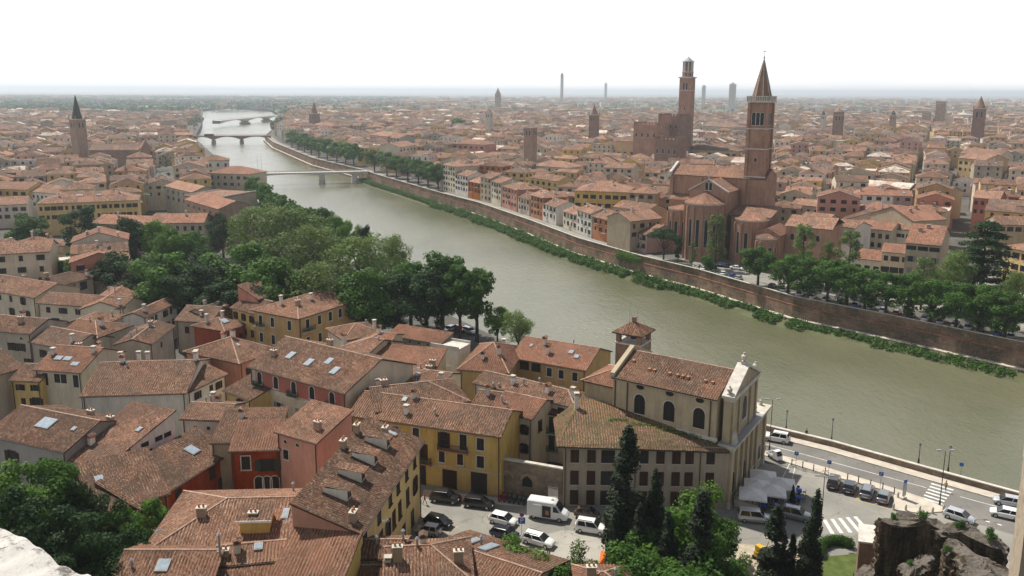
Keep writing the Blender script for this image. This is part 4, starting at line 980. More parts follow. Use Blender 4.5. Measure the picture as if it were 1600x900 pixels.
# red courtyard buildings
house('dark red courtyard house with white framed windows', frame((216, 793), (363, 701), 5.6, depth=6.4, sl=.36), 5.6, 'red', 'br', sl=.36, kind='shed', wins=[('f', [.18, .38, .75, .9], [3.2], 'k/d', 1.0, 1.4), ('f', [.6, .85], [.3], 'k/dc', 1.2, 2.)], sky=[(.75, .5, 1.6, 1.8)], chim=[(.95, .3, 3, 1.2)])
house('dark red house at the back of the courtyard with arched doors', frame((360, 702), (436, 700), 7.6, depth=6, sl=.3), 7.6, 'red', 'rd', sl=.3, kind='shed', wins=[('f', [.3], [4.5], 'w', 1.2, 2.), ('f', [.55, .72, .88], [1.0], 'wa', 1.2, 2.4), ('f', [.75], [4.3], 'k/g', 1.8, 1.6)])
house('low brown lean-to roof behind the red courtyard', frame((330, 690), (430, 688), 7.9, depth=9, sl=.2), 7.9, 'beige', 'br', sl=.16, kind='shed', chim=[(.3, .7, 0, 1.)])
house('rose walled house with pale triangular roof above the courtyard', frame((433, 672), (496, 690), 10.2, depth=7, sl=.3), 10.2, 'salmon', 'pk', sl=.3, kind='shed', wins=[('f', [.2, .5], [8.6], 'na', .5, .5), ('f', [.2], [6.2], 'w', 1., 1.4)], chim=[(.75, .3, 3, 1.1)])
# broad hipped striped roof at the bottom
fr = frame((222, 866), (572, 857), 7.8, ridge=(400, 768, .55), sl=.36); print('H12', fr[2], fr[3])
house('broad pan tiled roof with small roof terrace cabin in the bottom middle', fr, 7.8, 'yellow', 'pk', sl=.36, hips=(1, 0), chim=[(.47, .2, 3, 2.0, 'yellow')], sky=[(.6, .33, .7, 1.5), (.74, .3, .7, 1.5)])
r_ = [o for o in bpy.data.objects if o.get('label', '').startswith('broad pan tiled roof with small')][0]
b = MB(); b.box(-1.6, 1.6, -1.2, 1.2, 8.6, 10.4, WALL['yellow']); cb = b.obj('cabin', r_, (-.5, -fr[3]*.26, 0)); b = MB(); corrug(b, [(-2, -1.7, 10.4), (2, -1.7, 10.4), (2, 1.5, 11.3), (-2, 1.5, 11.3)], ROOF['pk']); b.box(-2, 2, -1.75, -1.68, 10.2, 10.45, WHITEP); b.obj('cabin_roof', cb)
# bottom row
house('lower left pan tiled roof ending in a pale verge strip', frame((168, 925), (325, 925), 7.4, ridge=(325, 852, 1.0), sl=.4), 7.4, 'beige', 'pk', sl=.4, sky=[(.45, .3, 1.3, 1.5)], chim=[(.99, .45, 2, 2.2)])
house('pan tiled roof with grey chimney and little roof window at the bottom edge', frame((337, 880), (466, 868), 8.2, ridge=(468, 842, 1.0), sl=.38), 8.2, 'beige', 'pk', sl=.38, chim=[(.25, .3, 0, .9)], sky=[(.5, .35, .9, .9)])
house('long low pan tiled roof with pale ridge above a cream wall strip', frame((464, 868), (632, 868), 8.2, ridge=(635, 843, 1.0), sl=.38), 8.2, 'cream', 'pk', sl=.38, chim=[(.97, .5, 2, 1.)])
house('dark pan tiled roof cut by the bottom edge below the cream wall strip', frame((462, 930), (650, 925), 6.2, ridge=(640, 880, 1.0), sl=.38), 6.2, 'cream', 'br', sl=.38, chim=[(.15, .4, 1, 1.), (.75, .4, 1, 1.2)])
house('striped pan tiled roof cut by the bottom edge left of the cream wall strip', frame((325, 940), (462, 930), 6.4, ridge=(460, 872, 1.0), sl=.38), 6.4, 'cream', 'pk', sl=.38)
house('reddish pan tiled roof with two grey skylight strips beside the parked cars', frame((734, 830), (884, 876), 4.4, depth=-12.5, sl=.3), 4.4, 'beige', 'pk', sl=.3, hips=(0, 0), sky=[(.62, .3, 1.2, 3.4), (.8, .25, 1.0, 2.6)])
house('steep striped roof with brick chimney below the small silver car', frame((600, 912), (735, 905), 7.2, ridge=(640, 853, .3), sl=.42), 7.2, 'beige', 'pk', sl=.42, hips=(0, 1), chim=[(.15, .3, 3, 1.6)])
house('small red tiled roof corner poking from the bushes at the bottom', frame((905, 925), (985, 925), 5.0, depth=5, sl=.3), 5.0, 'beige', 'rd', sl=.3, hips=(1, 1))
# ---- left group
def H(label, A, B, ze, dep, wall, roof, **k):
    f_kw = {}
    if isinstance(dep, tuple): f_kw['ridge'] = dep
    else: f_kw['depth'] = dep
    f = frame(A, B, ze, sl=k.get('sl', .36), kind=k.get('kind', 'gable'), **f_kw)
    if f[3] > 20: print('DEEP', label, f[3])
    return house(label, f, ze, wall, roof, **k)
H('cream house with arched windows at the left edge', (-40, 448), (55, 464), 8.5, (88, 441, 1.0), 'cream', 'pk', wins=[('f', [.42, .6], [6.2], 'na', 1.1, 1.7), ('f', [.8], [6.2], 'k/b'), ('f', [.3, .6, .85], [3.0], 'k/b')])
H('long cream wing with orange pan roof below the park', (59, 472), (190, 481), 7.8, 8, 'cream', 'pk', wins=[('f', [.12, .3, .5, .65, .85], [5.4], 'n/b', 1.1, 1.4), ('f', [.2, .5, .8], [2.6], 'n/b')], chim=[(.95, .1, 1)])
H('terracotta roofed range closing the left courtyard on its right', (190, 481), (238, 443), 7.8, 9, 'cream', 'pk', wins=[('f', [.5, .7, .85], [5.4], 'n/b', 1., 1.5)])
H('cross range with open loggia behind the left courtyard', (88, 447), (146, 431), 9.2, 8, 'cream', 'dk', sl=.4, hips=(0, 1), wins=[('f', [.15, .4, .7], [6.6], 'k', 2., 1.7)], chim=[(.1, .5, 3)])
H('terracotta roof behind the left courtyard beside the trees', (146, 436), (232, 444), 7.8, 7, 'cream', 'pk')
H('white house with dark hipped roof and green shutters above the grey gable', (224, 495), (276, 471), 8.6, (247, 458, .6), 'white', 'br', hips=(0, 0), wins=[('f', [.2, .35, .62, .8], [6.3], 'n/b', .9, 1.5), ('f', [.65, .85], [3.4], 'n/b')], chim=[(.2, .3, 1)])
H('dark old roof with crooked dormer below the park trees', (275, 499), (330, 502), 7.6, 9.5, 'grey', 'dk', chim=[(.7, .8, 1), (.3, .9, 1)], wins=[('f', [.3, .7], [4.5], 'n/b')], sl=.42)
H('second dark roof with chimney beside the crooked dormer roof', (328, 497), (364, 486), 8.0, 8, 'beige', 'dk', chim=[(.7, .8, 1)], sl=.42)
H('low pale pink roof with half round window between the white and grey houses', (150, 510), (196, 492), 8.0, 8, 'grey', 'pk', hips=(0, 1), wins=[('l', [.5], [6.5], 'na', 1.2, .9)])
H('small hipped brown roof tucked in front of the half round window', (146, 530), (190, 520), 7.2, 6, 'grey', 'br', hips=(1, 1))
H('bare grey gabled house with one small window', (234, 537), (270, 508), 10, (213, 506, .0), 'grey', 'br', wins=[('f', [.45], [7.4], 'n', .9, 1.2)], sky=[(.6, .6, .6, .8), (.7, .4, .6, .8)], sl=.3)
H('cream house with terracotta roof and three bright roof windows', (55, 575), (127, 580), 9.6, (157, 541, 1.0), 'cream', 'rd', wins=[('f', [.2, .86], [6.6], 'n', 1., 2.2), ('f', [.46, .6], [7.2], 'n/', 1.1, 1.6), ('r', [.3, .6], [7.4], 'n', .7, .9)], sky=[(.3, .22, 1.4, 1.), (.5, .22, 1.4, 1.), (.75, .12, 1.4, .9)], chim=[(.1, .3, 1, .9), (.9, .4, 1, .8)], sl=.4)
H('yellow house with balcony plants left of the terracotta roofed house', (17, 592), (63, 594), 8.0, 8, 'yellow', 'br', wins=[('f', [.3, .8], [6.0], 'n/b', .8, 1.1), ('f', [.35], [3.4], 'n/b', .8, 1.2), ('f', [.8], [3.3], 'k/b', 1.2, 1.4)])
H('weathered grey house at the left edge with round attic window', (-30, 513), (48, 520), 10, 9, 'grey', 'br', wins=[('f', [.6, .78], [6.0], 'n/b', 1., 1.6), ('f', [.8], [8.4], 'na', .6, .6), ('f', [.9], [3.], 'n/b')], chim=[(.6, .3, 3)])
H('rough grey house with dark eaves right of the round attic window', (48, 532), (110, 545), 8.6, 9, 'grey', 'dk', wins=[('f', [.3, .75], [5.6], 'n/b')], chim=[(.85, .2, 1)], sl=.38)
H('stepped pink and brown hipped roof in the thick of the left roofs', (96, 520), (152, 526), 9.6, 9, 'grey', 'pk', hips=(0, 1))
H('dark brown corner roof cut by the left frame edge', (-60, 600), (36, 572), 9.0, 12, 'beige', 'br', hips=(0, 0))
fr = frame((140, 622), (292, 612), 8.4, depth=14.0, sl=.34)
H('wide mottled brown roof with four white chimneys and slanted skylight', (128, 617), (290, 612), 9.2, 17, 'white', 'br', sl=.3, chim=[(.12, .72, 1, 1.4, 'white'), (.28, .8, 1, 1.4, 'white'), (.38, .78, 1, 1.3, 'white'), (.92, .7, 1, 1.4, 'white'), (.97, .5, 1, 1.2, 'white')], sky=[(.6, .68, 2.6, 2.2)])
H('white walled end with arched red door below the wide mottled roof', (292, 611), (352, 583), 8.8, 8, 'white', 'br', sl=.3, wins=[('f', [.25, .6, .8], [6.6], 'n/b', .8, 1.3), ('f', [.7], [3.6], 'ka/bc', .9, 1.4)])
H('small lean-to with dark garage door beside the pink house', (352, 628), (392, 640), 4.2, 5, 'beige', 'pk', kind='shed', sl=.2, wins=[('f', [.4], [.2], 'k/dc', 3., 2.8)])
H('large brown roof with sunken roof terrace above the dark garden trees', (-20, 676), (103, 703), 9.0, (115, 623, .9), 'stonegrey', 'br', wins=[('f', [.3, .75], [5.4], 'k/b', 1.3, 1.6)], sl=.36, sky=[(.5, .3, 2.6, 2.0), (.85, .3, .7, .7)])
r, R, L, d = H('long gabled house with high white side wall and pale brown roof', (98, 712), (163, 730), 7.6, (266, 634, 1.0), 'white', 'pk', kind='shed', wins=[('r', [.25, .62], [6.4], 'n', .7, .8), ('r', [.3, .55, .75, .88], [4.2, 7.8], 'n', 1.3, .7), ('f', [.3, .7], [4.6], 'k/', .8, 1.3)], sky=[(.8, .6, .7, .9)], chim=[(.1, .6, 3, 1.), (.25, .25, 0, 1.)], sl=.3)
H('pale brown roof continuing the long white gable to the right', (284, 652), (352, 655), 8.4, 7, 'white', 'pk', sl=.3, chim=[(.3, .9, 1)], wins=[('f', [.3, .6], [6.6], 'n', .5, .5)])
H('low brown roof descending to the dark garden trees', (150, 800), (262, 768), 6.0, 8.5, 'red', 'br', kind='shed', sl=.36, sky=[(.2, .6, 1., 1.)])
# ---------------------------------------------------------------- church on the street corner
def church_corner():
    r = empty('church', (22, 112, 0), 0, 'ochre plastered church with urn crowned pediment and grey lean-to annex at the street corner', 'church')
    def L_(p): return (p[0]-22, p[1]-112)+tuple(p[2:])
    CW = WALL['church']; GW = WALL['annex']
    a = Vector((15, 117)); c = Vector((28.2, 107.9)); t = (c-a).normalized(); n = Vector((-t.y, t.x)); rz = atan2(t.y, t.x); L = (c-a).length; D = 12.2
    ctr = (a+c)/2+n*D/2
    # nave
    b = MB(); walls_geo(b, L, D, 0, 16, .38, CW); nv = b.obj('nave_wall', r, L_((ctr.x, ctr.y, 0)), rz)
    b = MB(); roof_geo(b, L, D, 16, .38, ROOF['br'], .5, ev=.1); nr = b.obj('roof', r, L_((ctr.x, ctr.y, 0)), rz)
    for x in (-6.5, -3.4, -2.6, -.2, 1, 1.8, 2.6, 5.2, 6.3):
        q = MB(); q.box(-.18, .18, -.25, .25, 0, .35, TERRA); q.obj('vent_tile', nr, (x, -3.6 if x > -6 else -2.5, 16.95 if x > -6 else 17.35))
    for k, x in enumerate((-3.6, 1.0, 5.5)):
        window(nv, 'na', 1.7, 3.0, x, -D/2, 11.0, 0)
        q = MB(); q.frust(0, 0, .62, .62, -.04, .02, 14, GLASS, sx=1); o = q.obj('oval_window', nv, (x, -D/2-.03, 15.1)); o.rotation_euler = (pi/2, 0, 0); o.scale = (1, .6, 1)
    for x in (-7.6, -5.6, 7.1):
        q = MB(); q.box(x-.06, x+.06, -D/2-.16, -D/2-.03, 9.5, 15.9, GUTTER); q.obj('downpipe', r, L_((ctr.x, ctr.y, 0)), rz)
    q = MB(); q.box(-L/2, L/2+.3, -D/2-.25, -D/2, 9.7, 10.2, STONEW); q.box(-L/2-.1, L/2, -D/2-.3, -D/2-.01, 15.5, 15.75, STONE); q.obj('cornice', r, L_((ctr.x, ctr.y, 0)), rz)
    # choir block left
    cc = a-t*2.6+n*4.6
    b = MB(); walls_geo(b, 5.0, 8, 0, 14.2, .4, CW, (1, 0)); b.obj('choir_wall', r, L_((cc.x, cc.y, 0)), rz)
    b = MB(); roof_geo(b, 5.0, 8, 14.2, .4, ROOF['rd'], .45, hips=(1, 0)); b.obj('choir_roof', r, L_((cc.x, cc.y, 0)), rz)
    # raised gable strip between choir and nave
    q = MB(); q.mesh([(-.35, -D/2-.3, 15.8), (-.35, 0, 18.6), (-.35, D/2+.3, 15.8), (.35, -D/2-.3, 15.8), (.35, 0, 18.6), (.35, D/2+.3, 15.8), (-.35, -D/2-.3, 16.5), (-.35, 0, 19.1), (-.35, D/2+.3, 16.5), (.35, -D/2-.3, 16.5), (.35, 0, 19.1), (.35, D/2+.3, 16.5)],
                     [(0, 3, 9, 6), (6, 9, 10, 7), (7, 10, 11, 8), (2, 8, 11, 5), (0, 6, 7, 1), (1, 7, 8, 2), (3, 4, 10, 9), (4, 5, 11, 10)], CW)
    p = a+n*D/2; q.obj('gable_parapet', r, L_((p.x, p.y, 0)), rz)
    # annex with long facade on the street
    W0 = [(7.2, 107.6), (30.0, 107.1), (29.2, 108.6), (15.6, 117.6), (11.6, 120.5), (8.2, 116.5)]
    b = MB(); b.prism([L_(p) for p in W0], 0, 9.2, GW, top=False, bottom=False); aw = b.obj('annex_wall', r)
    f0, f1 = (6.3, 107.0, 9.2), (29.9, 106.5, 8.7); k0, k1 = (29.4, 108.9, 9.7), (10.8, 119.4, 11.8); k2 = (6.2, 116.3, 9.4)
    b = MB(); corrug(b, [L_(f0), L_(f1), L_(k0)], ROOF['ms']); corrug(b, [L_(f0), L_(k0), L_(k1)], ROOF['ms']); corrug(b, [L_(k1), L_(k2), L_(f0)], ROOF['ms'])
    lo = lambda p: (p[0], p[1], p[2]-.2)
    b.face([L_(lo(f0)), L_(lo(f1)), L_(f1), L_(f0)], WOODD); b.face([L_(lo(f1)), L_(lo(f0)), L_(lo(k1)), L_(lo(k0))], WOODD); b.obj('annex_roof', r)
    b = MB(); leafcloud(b, [L_((14.5+i*.9, 113.6-i*.33+random.uniform(-.4, .4), 10.75-i*.06))+(.6, .4, .12) for i in range(14)], 900, .16, LEAF['lime'], 8); tag(b.obj('moss', r), None)
    # annex windows, shuttered, in two storeys over a ground floor of dark openings
    fl = (Vector((30.0, 107.1))-Vector((7.2, 107.6))); fl.normalize(); ra = atan2(fl.y, fl.x)
    xs = [1.6, 3.9, 6.2, 8.4, 11.2, 13.4, 15.6, 17.4, 20.3]
    for zz, h in ((6.6, 1.9), (3.3, 2.1), (.3, 2.2)):
        for i, x in enumerate(xs):
            big = i == 2
            if i == 3 and zz < 5: hh = 1.2; z2 = zz+.6
            else: hh = h; z2 = zz
            p = Vector((7.2, 107.6))+fl*x
            window(aw, 'n/' + ('' if (big or (zz > 5 and i in (3, 4, 8))) else 'bc'), 1.9 if big else 1.15, hh, *L_((p.x, p.y, z2)), ra)
    for x in (.3, 10.0, 18.9):
        p = Vector((7.2, 107.6))+fl*x; q = MB(); q.box(-.06, .06, -.15, -.02, 0, 8.8, GUTTER); q.obj('downpipe', r, L_((p.x, p.y, 0)), ra)
    chimney(aw, *L_((9.6, 116.2)), 11.4, 1, 1.8)
    # facade
    K = (30.1, 107.1); rf = atan2(.85, .527); W = 17.6
    fr_ = empty('facade', L_(K+(0,)), rf); fr_.parent = r
    # the facade is one mesh, its doors, windows and urns are its own parts
    b = MB(); b.box(0, W, 0, 1.4, 0, 9.2, CW); b.box(.2, 12.6, .2, 1.3, 9.2, 16.2, CW)
    b.box(13.2, W+1.2, .3, 4.5, 0, 8.0, CW)
    for x in (.1, 2.6, 5.2, 7.6, 10.1, 12.5, 16.9): b.box(x, x+.7, -.35, 0, .6, 8.6, CW); b.box(x-.1, x+.8, -.42, 0, 0, .9, STONE); b.box(x-.1, x+.8, -.45, 0, 8.3, 8.75, STONE)
    b.box(-.35, W+.3, -.65, 1.5, 8.75, 9.25, STONE); b.box(-.55, W+.5, -.85, 1.6, 9.25, 9.5, STONE); b.box(-.6, 13.3, -.95, 1.6, 9.5, 9.62, LEAD)
    for x in (.4, 3.4, 8.6, 11.6): b.box(x, x+.65, -.05, .2, 9.7, 15.6, CW)
    b.box(0, 12.8, -.15, 1.3, 15.6, 16.2, STONE)
    b.mesh([(0, .1, 16.2), (12.8, .1, 16.2), (6.4, .1, 18.9), (0, 1.2, 16.2), (12.8, 1.2, 16.2), (6.4, 1.2, 18.9)], [(0, 1, 2), (3, 5, 4)], CW)
    for x0, z0, x1, z1 in ((-.3, 16.1, 6.4, 19.0), (6.4, 19.0, 13.1, 16.1)):
        b.mesh([(x0, -.25, z0), (x1, -.25, z1), (x1, 1.5, z1), (x0, 1.5, z0), (x0, -.25, z0+.35), (x1, -.25, z1+.35), (x1, 1.5, z1+.35), (x0, 1.5, z0+.35)], [(3, 2, 1, 0), (4, 5, 6, 7), (0, 1, 5, 4), (2, 3, 7, 6), (3, 0, 4, 7), (1, 2, 6, 5)], STONEW)
    fo = b.obj('facade_wall', fr_)
    # fold the empty away: keep facade wall as direct child
    for x, z, hgt in ((.3, 16.4, 1.4), (6.4, 19.3, 1.6), (12.5, 16.4, 1.4), (14, 9.5, 1.1), (17.2, 9.5, 1.1)):
        q = MB(); s = hgt/1.5; q.box(-.3*s, .3*s, -.3*s, .3*s, 0, .35*s, STONE)
        prof = [(.35, .16), (.45, .16), (.6, .3), (.85, .4), (1.1, .38), (1.2, .2), (1.35, .12), (1.5, .16), (1.6, .02)]
        for (za, ra_), (zb, rb) in zip(prof, prof[1:]): q.frust(0, 0, ra_*s, rb*s, za*s, zb*s, 10, STONE, smooth=True, cap=False)
        q.obj('urn', fr_, (x, .6, z))
    q = MB(); q.box(-.4, .4, -.3, .3, 0, .5, STONE); q.frust(0, 0, .42, .3, .5, 1.4, 8, STONE, True); q.frust(0, 0, .32, .22, 1.4, 1.75, 8, STONE, True); q.frust(0, 0, .15, .02, 1.75, 2.0, 8, STONE, True); q.obj('statue', fr_, (.5, -.4, 9.62))
    window(fr_, 'wa', 2.2, 3.4, 6.4, .19, 11.2, 0)
    window(fr_, 'wa', 2.4, 4.4, 6.4, -.01, .6, 0); window(fr_, 'wa', 1.4, 3.2, 1.95, -.01, 1.6, 0); window(fr_, 'wa', 1.4, 3.2, 11.6, -.01, 1.6, 0); window(fr_, 'w', 1.3, 2.2, 15.3, -.01, 1.5, 0)
    for i in range(9): q = 0
    q = MB()
    for i in range(9): q.box(1.4, 3.2, -.6-.36*(i+1), -.6-.36*i, 0, 1.7-.18*i, STONE)
    q.box(1.2, 1.4, -4.0, -.6, 0, 1.0, STONE); q.obj('steps', fr_)
    q = MB(); [q.box(4.6, 8.2, -.6-.3*(i+1), -.6-.3*i, 0, .6-.12*i, STONEW) for i in range(5)]; q.obj('steps', fr_)
    for o in list(fr_.children):
        o.parent = r; o.matrix_parent_inverse = Matrix.Identity(4)
        m = Matrix.Translation(L_(K+(0,))) @ Matrix.Rotation(rf, 4, 'Z') @ Matrix.Translation(o.location) @ Matrix.Rotation(o.rotation_euler.z, 4, 'Z')
        o.location = m.to_translation(); o.rotation_euler = (0, 0, rf+o.rotation_euler.z)
    bpy.data.objects.remove(fr_)
church_corner()
def bell_small():
    x, y = 19.9, 130.6; s = 2.15
    r = empty('bell_tower', (x, y, 0), radians(-32), 'squat brick bell tower with open belfry and tiled hat behind the ochre church', 'bell tower')
    b = MB(); b.box(-s, s, -s, s, 0, 17.0, RUBBLE); b.box(-s+.02, s-.02, -s-.03, s+.03, 14.2, 16.9, BRICKD); 
    for sx in (-1, 1):
        for sy in (-1, 1): b.box(sx*s-.45 if sx > 0 else -s-.02, s+.02 if sx > 0 else -s+.45, s-.45 if sy > 0 else -s-.04, s+.04 if sy > 0 else -s+.45, 0, 16.95, BRICKD)
    b.obj('shaft', r)
    q = MB(); q.box(-s-.15, s+.15, -s-.15, s+.15, 17.0, 17.25, STONEW); q.obj('cornice', r)
    q = MB()
    for sx in (-1, 1):
        for sy in (-1, 1): q.box(sx*(s-.35)-.35, sx*(s-.35)+.35, sy*(s-.35)-.35, sy*(s-.35)+.35, 17.25, 18.9, BRICKD)
    q.obj('belfry_pier', r)
    q = MB(); q.frust(0, 0, .55, .4, 17.6, 18.2, 10, IRON, True); q.frust(0, 0, .4, .1, 18.2, 18.5, 10, IRON, True); q.obj('bell', r)
    q = MB(); e = s+.55
    for i, (p0, p1) in enumerate((((-e, -e), (e, -e)), ((e, -e), (e, e)), ((e, e), (-e, e)), ((-e, e), (-e, -e)))): corrug(q, [(*p0, 18.85), (*p1, 18.85), (0, 0, 20.5)], ROOF['br'])
    q.box(-e, e, -e, e, 18.7, 18.84, WOODD); R = q.obj('roof', r)
    q = MB(); q.box(-.3, .3, -.3, .3, 20.5, 21.2, BRICKD); q.obj('finial', R)
    for xx, h in ((-.8, 23.8), (.6, 22.9)):
        q = MB(); q.tube((xx, 0, 20), (xx, 0, h), .04, .02, 5, METAL); q.obj('aerial', R)
    for k in range(2):
        window(r, 'n', .9, 1.3, 0, -s-.03, 14.2, 0) if k == 0 else window(r, 'n', .9, 1.3, s+.03, 0, 14.2, pi/2)
bell_small()
# old stone wall with blind arches on the street
a = P(783, 770, 0); c = P(878, 788, 0); ang = atan2(c.y-a.y, c.x-a.x); Lw = hypot(c.x-a.x, c.y-a.y)
r = empty('street_wall', (a.x, a.y, 0), ang, 'old rubble wall with blind arches and barred gate between yellow house and church annex', 'wall')
b = MB(); b.box(0, Lw-2.2, 0, .5, 0, 5.2, RUBBLE); b.box(Lw-.6, Lw, 0, .5, 0, 5.2, RUBBLE); b.box(Lw-2.2, Lw-.6, 0, .5, 3.0, 5.2, RUBBLE); b.obj('masonry', r)
b = MB(); b.box(-.1, Lw+.1, -.08, .58, 5.2, 5.4, STONEW); b.obj('coping', r)
for x in (.95, 4.0):
    q = MB()
    for i in range(8):
        t0 = pi*i/8; t1 = pi*(i+1)/8; R0, R1 = .75, 1.05
        q.mesh([(R0*cos(t0), -.06, R0*sin(t0)), (R0*cos(t1), -.06, R0*sin(t1)), (R1*cos(t1), -.06, R1*sin(t1)), (R1*cos(t0), -.06, R1*sin(t0)), (R1*cos(t0), 0, R1*sin(t0)), (R1*cos(t1), 0, R1*sin(t1))], [(0, 1, 2, 3), (3, 2, 5, 4)], BRICKP)
    if x > 3: q.face([(-.75, -.01, -.9), (.75, -.01, -.9), (.75, -.01, .1), (0, -.01, .75), (-.75, -.01, .1)], GLASS)
    q.obj('blind_arch', r, (x, 0, 2.6))
q = MB()
for i in range(9): q.box(Lw-2.15+i*.18, Lw-2.11+i*.18, .1, .14, 0, 2.9, STONEW)
q.box(Lw-2.2, Lw-.6, .1, .14, 2.2, 2.3, STONEW); q.obj('gate', r)
dz = ['first', 'second', 'third', 'fourth', 'fifth', 'sixth', 'seventh', 'eighth', 'ninth', 'tenth', 'eleventh', 'twelfth', 'thirteenth', 'fourteenth', 'fifteenth', 'sixteenth', 'seventeenth', 'eighteenth']
# ---------------------------------------------------------------- street surface details
def offp(i_off): return near(i_off)
# road centre and edge lines on the riverside road
M1 = (1197, 694)
linestrip((1197, 694), (1447, 762), .14); linestrip((1500, 776), (1600, 803), .14); 
for i in range(7): linestrip((1458-2.8*i, 751+4.5*i), (1493-3.4*i, 761.5+4.4*i), .45)
for i in range(5): linestrip((1288+12*i, 812-1.2*i), (1301+14*i, 834-1.0*i), .5)
linestrip((1222, 748), (1234, 724), .1); linestrip((1236, 757), (1242, 731), .1); linestrip((1200, 728), (1340, 790), .02)
linestrip((1337, 781), (1398, 798), .12, m=YLINE); linestrip((1337, 781), (1345, 768), .12, m=YLINE); linestrip((1398, 798), (1405, 783), .12, m=YLINE)
linestrip((690, 838), (716, 822), .12, m=YLINE); linestrip((668, 852), (690, 838), .12, m=YLINE)
linestrip((1540, 814), (1570, 822), .3, dash=(.5, .9))
def xyl(px): return [(P(u, v, 0).x, P(u, v, 0).y) for u, v in px]
def slab(px, h=.13, m=PAVE, kerb=True):
    b = MB(); b.prism(xyl(px), 0, h, m, bottom=False); o = b.obj('pavement'); tag(o, kind='structure')
slab([(1187, 710), (1294, 743), (1397, 771), (1404, 766), (1297, 733), (1188, 703)]); 
slab([(1404, 766), (1440, 778), (1478, 795), (1477, 800), (1440, 803), (1394, 797), (1397, 771.5)])
b = MB(); b.prism(xyl([(655, 800), (660, 778), (880, 797), (878, 789.5), (662, 766)]), 0, .12, PAVE, bottom=False); tag(b.obj('pavement'), kind='structure')
linestrip((1160, 850), (1240, 860), .02)
# worn pale patch of the street
poly('street_patch', [(880, 828), (990, 840), (980, 880), (860, 870), (800, 850)], .008, PAVE if False else asphalt('pale_asphalt', (.30, .285, .25), (.38, .36, .32)))
# ---------------------------------------------------------------- vehicles
def paint(name, c, metal=.3):
    if name in MATS: return MATS[name]
    m = newmat(name); g = N(m); b = g.out(c, .3, .5, metal=metal); b.inputs['Coat Weight'].default_value = .6; MATS[name] = m; return m
CP = dict(white=paint('car_paint_white', (.72, .72, .71), 0), silver=paint('car_paint_silver', (.48, .50, .52), .5), black=paint('car_paint_black', (.012, .012, .014), .1), navy=paint('car_paint_navy', (.015, .02, .04), .2),
          grey=paint('car_paint_grey', (.20, .22, .24), .5), brown=paint('car_paint_brown', (.13, .085, .06), .3), red=paint('car_paint_red', (.35, .02, .015), .1), blue=paint('car_paint_blue', (.03, .08, .28), .2), green=paint('car_paint_green', (.03, .06, .045), .2))
CGL = plain('car_glass', (.016, .019, .022), .1, .35, var=.05); RUB = plain('tyre_rubber', (.018, .018, .018), .85); RIM = plain('wheel_rim', (.42, .43, .44), .35, .5, .6); LAMPH = plain('headlamp_glass', (.6, .62, .65), .1, .8); LAMPT = plain('tail_lamp', (.30, .015, .01), .25, .5)
BUMP = plain('bumper_plastic', (.04, .04, .042), .7)
CARM = {}
